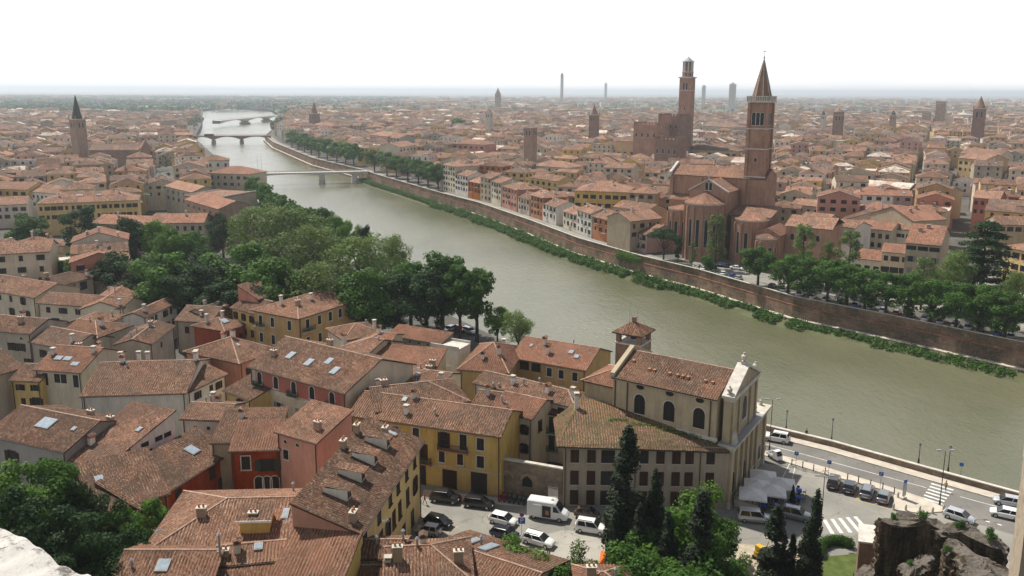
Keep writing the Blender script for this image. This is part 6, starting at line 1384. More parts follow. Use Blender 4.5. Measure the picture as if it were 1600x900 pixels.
# ---------------------------------------------------------------- trees near the camera and in the park
PARK = 'trees of the riverside park'
big = [ # u, v of crown top, height, kind, leaf, label, width
 (120, 325, 17, 'dark', None, 'dark broadleaf tree at the left end of the park belt', 1.1), (40, 335, 15, 'broad', None, 'mid green tree between the houses at the far left', 1.1), (165, 352, 16, 'dark', None, 'dark tree second from the left in the park belt', 1.1),
 (205, 340, 18, 'dark', None, 'very dark tall tree left of the bright slender poplars', .9), (240, 345, 17, 'broad', 'lime', 'bright green slender tree in the left middle of the park', .8), (268, 352, 17, 'broad', 'lime', 'second bright green slender tree in the left middle of the park', .8),
 (300, 360, 15, 'broad', None, 'mid green tree right of the two bright slender trees', .9), (345, 332, 16, 'dark', None, 'dark bushy tree before the brick river house', .9), (400, 318, 24, 'willow', None, 'tall pale willow green tree, leftmost of the big pale crowns', 1.0), (450, 325, 24, 'willow', None, 'broad pale green tree in the centre of the park', 1.15),
 (490, 350, 22, 'willow', None, 'pale green tree right of the centre of the park', 1.05), (560, 365, 21, 'willow', None, 'olive green tree with loose crown before the river', 1.1), (610, 368, 18, 'willow', None, 'light feathery willow leaning towards the river', .9),
 (250, 395, 18, 'round', None, 'rounded mid green tree in the front row of the park', 1.15), (320, 392, 18, 'dark', None, 'dark rounded tree in the front row of the park', 1.15), (375, 380, 20, 'round', None, 'full dark green tree left of the tall willow trunk', 1.1), (185, 392, 15, 'dark', None, 'dark low tree in the front row at the left', 1.3),
 (430, 400, 20, 'broad', None, 'mid green tree in front of the big pale crowns', 1.0), (500, 410, 19, 'willow', None, 'pale tree above the ochre hipped house', 1.1), (570, 420, 18, 'broad', None, 'dark green tree right above the ochre hipped house', 1.0), (130, 385, 14, 'broad', None, 'small green tree behind the grey loft house', 1.2),
 (640, 405, 17, 'plane', None, 'green plane tree left of the river trees trio', .95), (690, 398, 19, 'plane', None, 'tallest plane tree beside the river car park', 1.0), (718, 412, 18, 'plane', None, 'upright plane tree in the riverside row', .8), (745, 415, 18, 'plane', None, 'plane tree right of the riverside row', .85), (665, 420, 17, 'dark', None, 'dark tree behind the pale stone figure', 1.0),
 (615, 430, 16, 'dark', None, 'dark undergrowth tree left of the car park', 1.1), (470, 320, 13, 'broad', None, 'green tree behind the brick river house on the bank', .9), (530, 338, 12, 'broad', 'lime', 'green bank tree above the willows at the river', .8), (505, 322, 11, 'broad', None, 'small bank tree where the park meets the river', .8),
 (775, 478, 8, 'round', 'lime', 'small leafy tree at the water right of the car park', .8), (808, 485, 7, 'willow', None, 'airy pale young tree at the water above the red roofs', .9), (570, 352, 12, 'dark', None, 'dark conifer like tree on the river bank behind the willows', .5), (545, 345, 12, 'broad', 'lime', 'green tree on the bank next to the dark conifer', .6),
 (255, 430, 10, 'shrub', None, 'small yellow green tree before the dark park edge', 1.), (340, 440, 14, 'dark', None, 'dark tree low in the front of the park', 1.2), (280, 430, 14, 'dark', None, 'dark tree behind the white hipped house', 1.2), (395, 440, 14, 'dark', None, 'dark green tree behind the yellow houses', 1.1), (215, 420, 13, 'dark', None, 'dark tree touching the terracotta courtyard range', 1.1), (330, 412, 16, 'dark', None, 'dense dark tree in the heart of the park', 1.2), (545, 440, 15, 'dark', None, 'dark tree behind the right end of the ochre hipped house', 1.),
 (440, 430, 15, 'dark', None, 'dark tree behind the roof aerials', 1.1), (495, 440, 13, 'broad', None, 'low green tree above the ridge of the ochre hipped house', 1.1)]
for i, (u, v, h, k, lf, lb, wd) in enumerate(big):
    p = P(u, v, h); sd = side(p.x, p.y)
    if sd[0] == 0 or sd[1] < 2.5:
        p = bankpt(u, 3, LB, 1); h = max(5, min(22, zof(p.x, p.y, v))); tree(p.x, p.y, h, k, lb, variant=i % 3, wid=wd*1.22, leaf=lf, group=PARK); continue
    treepx(u, v, h, h, k, lb, variant=i % 3, wid=wd*1.22, leaf=lf, group=PARK)
for i, (u, v) in enumerate([(398, 262), (408, 268), (418, 272), (428, 277), (438, 283), (448, 288), (455, 296), (462, 306), (480, 314), (440, 300)]):
    p = bankpt(u, 2.5+i % 2, LB, 1); h = max(5, min(14, zof(p.x, p.y, v))); tree(p.x, p.y, h, 'far', ['leafy young tree nearest the footbridge on the near bank'] [0] if i == 0 else 'leafy tree %s along the near bank behind the brick river house' % ('', 'second from the footbridge', 'third from the footbridge', 'fourth from the footbridge', 'fifth from the footbridge', 'sixth from the footbridge', 'seventh from the footbridge', 'eighth from the footbridge', 'furthest from the footbridge', 'set back from the water')[i], variant=i % 3, leaf='mid', group='trees on the near bank', wid=1)
# lower left garden
for i, (u, v, zt, h, k, lf, lb, wd) in enumerate([(60, 718, 15, 14, 'broad', 'mid', 'large green tree in the lower left garden', 1.0), (10, 735, 16, 14, 'broad', 'lime', 'bright green tree cut by the lower left frame edge', 1.0), (118, 748, 13, 12, 'dark', None, 'almost black evergreen in the lower left garden', .7), (150, 770, 11, 11, 'dark', None, 'dark tree beside the low brown roof', 1.0), (95, 790, 14, 12, 'dark', None, 'dark low tree behind the white parapet', 1.2),
        (185, 792, 9, 9, 'broad', None, 'mid green tree left of the broad pan tiled roof', 1.0), (232, 782, 7, 7.5, 'round', 'lime', 'fresh green round tree touching the broad pan tiled roof', 1.0), (190, 830, 10, 10, 'dark', None, 'dark shrubby tree below the fresh green round one', 1.1), (135, 830, 12, 12, 'dark', None, 'dark tree right behind the stone parapet', 1.2), (40, 775, 16, 13, 'dark', None, 'dark foliage tree above the white parapet', 1.2), (225, 830, 7, 8, 'dark', None, 'low dark bush tree at the verge of the broad roof', 1.1)]):
    treepx(u, v, zt, h, k, lb, variant=i % 3, wid=wd*.88, leaf=lf, group='trees of the lower left garden')
# garden with cypresses in the lower middle
for i, (u, v, h, zt, wd, lb) in enumerate([(983, 668, 17, 17, 1.0, 'tallest dark cypress standing before the church annex'), (1026, 735, 11.5, 11.5, .85, 'slim cypress second from the tallest before the church annex'), (1100, 770, 14, 13, 1.05, 'broad dark cypress right of the bright green garden tree'), (1045, 800, 9, 9, .9, 'short cypress in the heart of the garden'), (1216, 792, 11, 10, 1.15, 'thick cypress left of the leaning one by the parasols'), (1268, 768, 14, 13, .7, 'slender slightly leaning cypress beside the street lamp'), (1240, 775+60, 7, 7, .8, 'low dark cypress between the two by the parasols'), (1000, 790, 9, 9, .9, 'low cypress shoulder under the tallest one'), (962, 800, 8, 8, .9, 'short dark cypress left of the tallest one'), (1240, 758, 3.2, 3.2, .9, 'small clipped dark shrub beside the sunny cafe tables')]):
    p = P(u, v, zt); o = tree(p.x, p.y, h, 'cypress', lb, z=zt-h, variant=i % 2, wid=wd*1.6)
    if i == 5: o.rotation_euler = (0, radians(3.5), 0)
for i, (u, v, h, zt, k, lf, wd, lb) in enumerate([(1095, 772, 9, 9, 'shrub', 'lime', .9, 'bright green spreading tree in the middle of the cypress garden'), (1060, 785, 8, 8, 'shrub', 'lime', .8, 'light green tree left of the bright spreading one'), (1130, 800, 7, 7, 'shrub', 'mid', .9, 'green bush below the church corner'), (1000, 815, 6, 6, 'shrub', 'mid', 1., 'green bush behind the slim cypress'), (1120, 850, 7, 8, 'shrub', 'mid', 1.0, 'leafy bush right of the broad cypress'),
        (990, 850, 6.5, 7, 'shrub', 'mid', 1.2, 'rounded green bush beside the orange cloth'), (820, 850, 6, 6, 'shrub', 'lime', 1.0, 'bright green bush before the white estate car'), (905, 856, 5.5, 6, 'shrub', 'grey', .9, 'grey green bush with upright shoots at the bottom'), (860, 880, 5, 6, 'shrub', 'mid', 1., 'low green bush between the two bushes at the bottom'), (780, 872, 5, 5, 'shrub', 'lime', .9, 'bright green bush left of the pair at the bottom'), (1030, 862, 5, 6, 'shrub', 'lime', 1.1, 'spreading bush at the bottom middle'), (1060, 880, 6, 8, 'shrub', 'mid', 1.1, 'green bush at the bottom edge right of the middle'), (1150, 870, 5, 6, 'shrub', 'grey', .8, 'thin pale shrub beside the gravel path'), (940, 885, 5, 6, 'shrub', 'mid', 1.1, 'green bush right of the small red roof corner')]):
    p = P(u, v, zt); tree(p.x, p.y, h, k, lb, z=zt-h, variant=i % 3, wid=wd*1.1, leaf=lf, group='bushes of the cypress garden', cat='bush')
# palm-like plant at the bottom
p = P(705, 885, 6.5); r = empty('fan_palm', (p.x, p.y, 3.2), 0, 'pale green fan palm cut by the bottom edge', 'palm'); b = MB(); rnd = random.Random(3)
for i in range(34):
    a = rnd.uniform(0, 6.28); el = rnd.uniform(.1, 1.1); ln = rnd.uniform(1.4, 2.2); c_ = Vector((cos(a)*cos(el), sin(a)*cos(el), sin(el)))
    for k in range(7):
        d2 = (c_+Vector((rnd.uniform(-.3, .3), rnd.uniform(-.3, .3), rnd.uniform(-.3, .1)))).normalized(); q = c_*ln*.5+Vector((0, 0, 2)); e2 = q+d2*ln*.6; sd = d2.orthogonal().normalized()*.04
        b.face([q-sd, q+sd, e2+sd*.3, e2-sd*.3], LEAF['grey'])
b.obj('crown', r); b = MB(); b.tube((0, 0, -1), (0, 0, 2), .2, .16, 8, BARK); b.obj('trunk', r)
# hedge, orange cloth, ruins
gz = .6
b = MB(); rnd = random.Random(2)
pts = [P(1281, 862, .8), P(1284, 848, .8), P(1297, 842, .8), P(1315, 842, .8), P(1332, 848, .8)]
lob = []
for a, c in zip(pts, pts[1:]):
    for k in range(5): q = a.lerp(c, k/5); lob.append((q.x, q.y, .6, .65, .65, .75))
leafcloud(b, lob, 9000, .16, LEAF['mid'], 6); o = b.obj('clipped_hedge'); tag(o, 'curved clipped green hedge left of the ruins', 'hedge')
p = P(948, 868, 1.4); b = MB(); b.mesh([(-1, -.6, -.4), (1, -.8, -.5), (1.1, .7, .1), (-.6, .9, .6), (0, 0, .7)], [(0, 1, 4), (1, 2, 4), (2, 3, 4), (3, 0, 4), (3, 2, 1, 0)], plain('orange_cloth', (.7, .16, .02), .8)); o = b.obj('orange_tarpaulin', None, (p.x, p.y, 1.0)); tag(o, 'crumpled orange sheet beside the bush at the bottom', 'tarpaulin')
p = P(1190, 862, 1); r = empty('machine', (p.x, p.y, 0), .5, 'small yellow construction machine left of the thick cypress', 'machine'); YM = plain('yellow_machine_paint', (.62, .36, .02), .5)
b = MB(); b.box(-.8, .8, -.5, .5, .4, 1.1, YM); b.box(-.7, 0, -.45, .45, 1.1, 1.9, YM); b.tube((.6, 0, 1.0), (1.1, 0, 2.1), .1, .08, 6, YM); b.obj('body', r); b = MB(); b.box(-.66, -.04, -.47, -.45, 1.2, 1.8, CGL); b.obj('window', r)
for s in (-1, 1): b = MB(); b.box(-.9, .9, s*.55-.15, s*.55+.15, 0, .45, RUB); b.obj('track', r)
poly('gravel_path', [(1150, 850), (1245, 855), (1260, 930), (1120, 930)], .02, plain('gravel', (.42, .37, .28), .95, .1, var=.3, sc=1.))
# ---- ruins of the ancient theatre
def rock(name, pts, z0, z1, label, m=RUIN, seed=0, rough=.35, cat='ruin', sub=7, topamp=.8):
    "vertical masonry mass over a ground polygon with an eroded top"
    bm = bmesh.new(); rnd = random.Random(seed); n = len(pts)
    cx = sum(p[0] for p in pts)/n; cy = sum(p[1] for p in pts)/n
    ring = []
    for i in range(n):
        a = Vector(pts[i]); c = Vector(pts[(i+1) % n]); k = max(2, int((c-a).length/.2))
        for j in range(k): ring.append(a.lerp(c, j/k))
    H_ = max(4, int((z1-z0)/.25)); rows = []
    for h in range(H_+1):
        z = z0+(z1-z0)*h/H_; row = []
        for p in ring:
            d = (p-Vector((cx, cy))).normalized(); w_ = noise.noise(Vector((p.x*.7, p.y*.7, z*.9+seed)))*rough*.55+noise.noise(Vector((p.x*2.1, p.y*2.1, z*.5+seed)))*rough*1.1+noise.noise(Vector((p.x*4.5, p.y*4.5, z*3+seed)))*rough*.8+noise.noise(Vector((p.x*10, p.y*10, z*8)))*rough*.45
            top = topamp*noise.noise(Vector((p.x*.5, p.y*.5, seed))) if h == H_ else 0
            s_ = -.12 if h == H_ else .12 if h > H_-4 else 0
            row.append(bm.verts.new((p.x+d.x*(w_+s_), p.y+d.y*(w_+s_), z+top*(h/H_)**3)))
        rows.append(row)
    k = len(ring)
    for h in range(H_):
        for i in range(k): bm.faces.new((rows[h][i], rows[h][(i+1) % k], rows[h+1][(i+1) % k], rows[h+1][i]))
    last = rows[-1]
    for lv in (.75, .45, .2):
        new = [bm.verts.new((cx+(v.co.x-cx)*lv/(1 if lv == .75 else 1), cy+(v.co.y-cy)*lv, z1+topamp*noise.noise(Vector((cx+(v.co.x-cx)*lv, cy+(v.co.y-cy)*lv, seed*2.))*.7)+.15)) for v in rows[-1]]
        for i in range(k): bm.faces.new((last[i], last[(i+1) % k], new[(i+1) % k], new[i]))
        last = new
    bm.faces.new(last); bmesh.ops.recalc_face_normals(bm, faces=bm.faces[:]); me = bpy.data.meshes.new(name); bm.to_mesh(me); bm.free(); me.materials.append(m)
    o = bpy.data.objects.new(name, me); COL.objects.link(o); tag(o, label, cat); return o
def rpx(px, z): return [(P(u, v, z).x, P(u, v, z).y) for u, v in px]
rock('ruined_wall', rpx([(1372, 808), (1430, 806), (1510, 822), (1575, 850), (1570, 866), (1500, 840), (1430, 822), (1375, 822)], 12), -1, 12, 'long thick ruined wall of dark masonry with eroded top', seed=3, topamp=1.0)
rock('ruined_block', rpx([(1405, 882), (1455, 862), (1462, 878), (1415, 905)], 13), 2, 13, 'slanted grey topped masonry block in front of the long ruined wall', seed=7, topamp=.5)
rock('ruined_block', rpx([(1474, 846), (1500, 852), (1590, 900), (1575, 915), (1480, 865)], 12.5), 1, 12.5, 'narrow sloping masonry rib right of the slanted block', seed=9, topamp=.7)
rock('ruined_block', rpx([(1500, 866), (1530, 868), (1560, 905), (1500, 910)], 13.5), 2, 13.5, 'small tilted masonry lump at the bottom right', seed=12, topamp=.6)
b = MB(); q = rpx([(1343, 822), (1371, 826), (1371, 850), (1343, 846)], 7); b.prism(q, -1, 7, BRICKD); o = b.obj('brick_pier'); tag(o, 'square brick pier with flat pale cap left of the long ruined wall', 'pier'); b = MB(); b.prism(rpx([(1341, 820), (1373, 824), (1373, 852), (1341, 848)], 7.0), 7.0, 7.2, STONEW); b.obj('cap', o)
rock('stone_pile', rpx([(1340, 885), (1375, 880), (1400, 905), (1330, 910)], 6), 1, 6, 'low grey stone blocks in the bottom right corner of the garden', m=RUIN, seed=15, topamp=.6)
rock('brick_buttress', rpx([(1601, 700), (1650, 690), (1670, 760), (1609, 770)], 33), 18, 33.5, 'tall weathered brick buttress filling the right frame edge', m=BRICKP, seed=21, rough=.1, topamp=.3)
poly('terrace_lawn', [(1290, 870), (1345, 865), (1345, 930), (1260, 930)], .05, plain('lawn', (.09, .12, .035), .95, .1, var=.3, sc=1.))

for i, (u, v, z_, sz) in enumerate([(1395, 812, 12.3, 1.0), (1440, 812, 12.3, 1.3), (1500, 826, 12.2, 1.2), (1480, 862, 12.6, .9), (1548, 842, 12.2, 1.4), (1420, 884, 13., .8)]):
    p = P(u, v, z_); tree(p.x, p.y, sz, 'tuft', 'small weed tuft rooted on the ruins, %s from the left' % ('first', 'third', 'fifth', 'fourth', 'last', 'second')[i], z=z_-.15, variant=i % 2, group='weeds on the ruins', cat='weeds')
# ---------------------------------------------------------------- the town across the river and up the near bank
FW = lambda n, rows, st='n/b', w=1.0, h=1.6, k='f': (k, n, rows, st, w, h)
def rows_(ze, n=9, step=3.1, first=1.4): return [z for z in [ze-2.4-step*i for i in range(n)] if z > .8]
front = [ # u0,u1,eave v,wall,roof,depth,hips,label
 (693, 711, 258, 'cream', 'br', 14, (1, 1), 'pale riverside house with arched loggia at the right end of the tree row'),
 (712, 732, 273, 'white', 'br', 12, (0, 0), 'white riverside house with balconies right of the loggia house'),
 (732, 751, 284, 'orange', 'pk', 12, (0, 0), 'orange riverside house between the white one and the beige pair'),
 (751, 767, 277, 'beige', 'br', 13, (0, 0), 'beige riverside house right of the orange one'),
 (767, 783, 284, 'cream', 'pk', 12, (0, 0), 'cream riverside house with brown awning left of the pink one'),
 (784, 808, 293, 'salmon', 'br', 14, (1, 1), 'tall pink riverside house in the middle of the quay'),
 (809, 828, 309, 'beige', 'br', 12, (0, 0), 'olive beige riverside house with ivy between the pink and the orange one'),
 (829, 847, 306, 'orange', 'pk', 12, (0, 1), 'bright orange riverside house right of the olive beige one'),
 (848, 869, 320, 'white', 'br', 12, (0, 0), 'white riverside house with dark balconies right of the bright orange one'),
 (879, 900, 332, 'cream', 'pk', 11, (0, 0), 'low cream riverside house with many chimneys'),
 (901, 924, 330, 'white', 'br', 11, (0, 0), 'white riverside house with green shutters left of the rust coloured one'),
 (925, 950, 340, 'orange', 'br', 13, (0, 1), 'rust coloured riverside house with dark shutters'),
 (965, 990, 358, 'rose', 'pk', 11, (0, 0), 'light pink apartment house with white balconies on the quay'),
 (992, 1010, 364, 'rose', 'pk', 15, (0, 0), 'light pink gabled house beside the umbrella pine')]
def rz_at(u0, u1, off):
    a = bankpt(u0, off); c = bankpt(u1, off); return a, c
for (u0, u1, ve, wc, rc, dep, hp, lb) in front:
    a, c = rz_at(u0, u1, 7.5); t = (c-a); L = t.length; t /= L; n = Vector((-t.y, t.x)); 
    if n.y < 0: n = -n
    ze = max(7, min(17, zof((a.x+c.x)/2, (a.y+c.y)/2, ve))); ctr = (a+c)/2+n*dep/2
    nw = max(2, int(L/3.2)); st = random.choice(['n/b', 'n/g', 'w/b', 'n/d', 'w/g'])
    r, R, L, d = house(lb, (ctr, atan2(t.y, t.x), L, dep), ze, wc, rc, hips=hp, near=False, far=True, group='houses along the far quay', wins=[('f', nw, rows_(ze), st, 1.0, 1.7), ('l', 3, rows_(ze)[:2], 'n/b', 1., 1.5)], chim=[(.2, .3, 1, 1.), (.75, .6, 0, 1.)], sky=[(.6, .3, .9, 1.1)] if random.random() < .5 else [], e=.6)
    for k in range(2): balc(r, L, d, 'f', random.choice((.3, .5, .7)), ze-2.6-3.1*k, 2.2, .8, False)
def HF(label, A, B, ze, dep, wall, roof, rz=None, **k):
    f = frame(A, B, ze, sl=k.get('sl', .36), kind=k.get('kind', 'gable'), **({'ridge': dep} if isinstance(dep, tuple) else {'depth': dep}))
    f = (f[0], f[1], f[2], max(5, min(f[3], 22)))
    k.setdefault('near', False); k.setdefault('far', True)
    return house(label, f, ze, wall, roof, **k)
QG = 'big houses beyond the quay'
HF('large yellow palace with pale tiled hipped roof behind the quay', (898, 297), (980, 300), 15, 20, 'yellow', 'pk', hips=(1, 1), wins=[('f', 7, [11.5, 7.8, 4.2], 'w/b', 1.2, 1.8), ('l', 4, [11.5, 7.8], 'w/b', 1.2, 1.8)], chim=[(.3, .4, 1, 1.2), (.7, .3, 0, 1.)])
HF('brown terrace house below the yellow palace', (958, 322), (1010, 330), 12, 12, 'beige', 'br', wins=[('f', 4, [9, 6], 'n/b')], chim=[(.4, .5, 1)])
HF('low brown roofed house left of the church apse', (985, 345), (1034, 340), 11.5, 13, 'beige', 'pk', wins=[('f', 4, [8.5, 5.5], 'n/b')], chim=[(.4, .5, 1)])
HF('cream house with white walls and small loggia behind the green tree', (830, 258), (888, 262), 14, 16, 'cream', 'pk', hips=(1, 1), wins=[('f', 5, [11, 7.5], 'n', 1.2, 1.8)])
HF('yellow long house behind the quay with row of balconies', (828, 277), (872, 283), 13, 12, 'yellow', 'br', wins=[('f', 5, [10, 7], 'n/b')])
HF('white arcaded house with five tall arches in the old town', (873, 238), (908, 240), 14, 14, 'white', 'br', wins=[('f', 6, [9.5], 'wa', 1.4, 3)])
HF('small yellow terrace house left of the cream loggia house', (760, 242), (800, 245), 13, 12, 'yellow', 'br', wins=[('f', 4, [10, 7], 'n/b')])
HF('large pink apartment palace behind the quay trees', (707, 224), (757, 226), 17, 18, 'salmon', 'pk', hips=(1, 1), wins=[('f', 6, [13.5, 10, 6.5], 'w/b', 1.1, 1.8), ('l', 4, [13.5, 10], 'w/b', 1.1, 1.8)])
HF('cream corner block with blank dark side wall above the quay trees', (624, 230), (650, 226), 17, 16, 'cream', 'pk', wins=[('f', 5, [13.5, 10, 6.5], 'n/b', 1.1, 1.8)])
HF('rose coloured block of flats left of the cream corner block', (577, 210), (606, 213), 18, 18, 'rose', 'pk', hips=(1, 1), wins=[('f', 5, [14.5, 11, 7.5], 'w', 1.2, 1.8)])
HF('grey green balconied block between rose and cream blocks', (600, 214), (624, 216), 17, 16, 'grey', 'br', wins=[('f', 5, [14.5, 11, 7.5], 'n/g', 1.2, 1.8)])
HF('broad pale block with curved front behind the upstream trees', (497, 197), (533, 196), 16, 22, 'cream', 'pk', hips=(1, 1), wins=[('f', 6, [13, 9.5], 'w', 1.4, 1.8)])
HF('long arcaded market hall with blue metal roof edge', (738, 216), (808, 218), 12, 16, 'yellow', 'pk', wins=[('f', 9, [6], 'wa', 2.2, 3.6)])
# ranges right of the brick church
HF('long pale convent range with eleven small windows', (1236, 318), (1352, 330), 10, 11, 'cream', 'pk', wins=[('f', 10, [6.8], 'n', 1.1, 1.5)])
HF('cream range with orange roof continuing the convent range', (1357, 327), (1443, 334), 10.5, 11, 'beige', 'rd', wins=[('f', 5, [7.2], 'n/b', 1.1, 1.5)])
HF('white office range with pale stone roof and wide windows', (1347, 289), (1420, 295), 13, 12, 'white', 'pl', wins=[('f', 8, [10.3], 'n', 2., 1.4)])
HF('yellowish range left of the white office range', (1268, 286), (1345, 290), 12, 12, 'cream', 'dk', wins=[('f', 6, [9.3], 'n/b')])
HF('grey plastered range with two dark doors below the main street', (1421, 296), (1478, 302), 12.5, 14, 'beige', 'pk', wins=[('f', 3, [8.5], 'n', 1.2, 2.2)])
HF('brown walled range with deep roof right of the church chapel', (1247, 343), (1290, 348), 12, 13, 'stonegrey', 'pk', wins=[('f', 4, [8, 4.5], 'n', 1.1, 1.6)])
HF('white fronted little oratory with round window', (1291, 349), (1336, 356), 12.5, 9, 'white', 'br', wins=[('f', [.4], [1], 'na', 3.2, 5.), ('f', [.5], [8.3], 'sa', 1.4, 1.4)])
HF('cream range with eight red shuttered windows', (1338, 354), (1393, 360), 11, 11, 'cream', 'rd', wins=[('f', 5, [7.8, 4.6], 'n/bc', 1.2, 1.6)])
HF('cream side range with small windows left of the beige tower block', (1394, 356), (1430, 360), 11, 10, 'cream', 'pk', wins=[('f', 5, [8], 'n/b', .9, 1.3)])
HF('low red roofed workshop behind the quay trees', (1335, 402), (1377, 407), 6, 12, 'cream', 'rd', wins=[('f', 3, [2.5], 'n', 1.6, 1.4)])
HF('two storey pink roofed office with glazed ground floor', (1378, 392), (1421, 396), 9.5, 10, 'cream', 'rd', wins=[('f', 3, [6.6], 'n/b', 1.2, 1.6), ('f', 3, [3.0, .3], 'n', 2.4, 1.8)])
r, R, L, d = HF('beige tower block with orange roof and open loggia under its eaves', (1416, 378), (1470, 383), 15.5, 22, 'beige', 'rd', hips=(0, 0), wins=[('f', 3, [13.4], 'n', 2.6, 1.2), ('f', 3, [10, 6.6, 3.2], 'n/t', 1.3, 1.6)], chim=[(.3, .3, 3, 1), (.5, .4, 3, 1)])
HF('orange roofed rear wing along the main street', (1427, 345), (1478, 342), 14, 20, 'beige', 'rd', chim=[(.3, .3, 3, 1), (.6, .4, 3, 1), (.5, .7, 3, 1)])
HF('yellow corner house with brown shutters at the right edge behind the trees', (1568, 384), (1625, 396), 12, 14, 'yellow', 'pk', hips=(1, 0), wins=[('f', 4, [9, 5.6], 'w/b', 1.2, 1.8), ('f', 4, [1.5], 'w', 1.3, 2.2), ('l', 3, [9, 5.6], 'w/b', 1.2, 1.8)])
HF('brown roofed house with open attic gallery above the yellow corner house', (1560, 350), (1625, 352), 12.5, 12, 'beige', 'br', wins=[('f', 5, [10], 'n', 2, 1.6)])
HF('vivid red house at the right of the main street', (1521, 308), (1562, 311), 15, 14, 'red', 'pk', wins=[('f', 4, [12, 8.5], 'n', 1.2, 1.6), ('r', 3, [12], 'n', 1.2, 1.5)], chim=[(.3, .5, 1)])
HF('large orange tiled palace with two gables right of the street', (1498, 246), (1540, 250), 17, 18, 'ochre', 'pk', wins=[('f', 5, [13, 9], 'n/b', 1.2, 1.8)])
HF('wide pale palace with long cornice right of the street', (1500, 239), (1562, 243), 16, 18, 'cream', 'pk', wins=[('f', 7, [12, 8], 'n/b', 1.2, 1.8)])
# ---- left bank blocks beyond the park
LG = 'houses beyond the park'
HF('brick house with white window row beside the river park', (290, 311), (342, 326), 15, 13, BRICKP, 'rd', wins=[('f', 6, [12], 'w', 1.6, 1.4), ('f', 6, [8.5, 5], 'n', 1.1, 1.5)])
HF('flat roofed concrete attic block behind the brick house', (345, 310), (400, 300), 14.5, 18, 'beige', 'pk', kind='flat')
HF('ochre cornered house with orange hipped roof above the bank trees', (325, 270), (388, 272), 14, 18, 'cream', 'rd', hips=(1, 1), wins=[('f', 6, [11, 7.5], 'n/b')])
HF('white square house with brown hipped roof near the footbridge', (310, 251), (358, 250), 14, 16, 'white', 'br', hips=(1, 1), wins=[('f', 4, [10, 6], 'w', 1.3, 2)])
HF('bright yellow house at the left frame edge', (-20, 294), (42, 296), 13, 14, 'yellow', 'pk', wins=[('f', 5, [10, 6.5], 'w/b', 1.2, 1.8)])
HF('long white house with square windows right of the bright yellow one', (42, 298), (95, 303), 12, 14, 'white', 'br', wins=[('f', 8, [9, 5.5], 'n', 1.3, 1.4)])
HF('big brown mansard like roof on yellow walls behind the left trees', (58, 318), (215, 312), 13, 18, 'yellow', 'br', hips=(1, 1), wins=[('f', 16, [10, 6.5], 'n/b')], sky=[(.4, .3, 2.2, 1.2), (.6, .3, 1.5, 1.)], chim=[(.2, .3, 1), (.8, .4, 1)])
HF('pale gabled houses row at the left edge above the dark tree', (-10, 320), (42, 318), 10, 14, 'white', 'pk', wins=[('f', 4, [7, 4], 'n/b')])
HF('long beige house with red roof peeping over the park trees', (144, 348), (232, 352), 10, 13, 'beige', 'rd', wins=[('f', 8, [7, 4], 'n/b')], chim=[(.3, .4, 1)])
HF('second red roofed house peeping over the park trees', (235, 348), (318, 347), 11, 13, 'beige', 'rd', wins=[('f', 7, [8, 5], 'n/b')], chim=[(.6, .4, 1)])
HF('white and grey row with shutters by the narrow street', (258, 290), (300, 300), 13, 12, 'grey', 'pk', wins=[('f', 5, [10, 7], 'n/g')])
HF('ochre house with steep brown roof at the left edge by the conifer', (-30, 398), (40, 384), 10, 12, 'ochre', 'br', wins=[('f', 4, [7, 4], 'n/b')])
HF('grey concrete loft with flat roof and chimney shaft left of the park', (57, 412), (108, 410), 9.5, 9, 'grey', STONE, kind='flat', wins=[('f', [.7], [6.6], 'n', 2.4, 1.6)])
HF('low building with shiny white plastic roof at the left edge', (-25, 438), (35, 432), 6, 10, 'white', WHITEP, kind='gable', sl=.15)
HF('pinkish house with antenna roof between conifer and grey loft', (40, 388), (75, 395), 8, 10, 'beige', 'br', wins=[('f', 3, [5], 'n/b')])
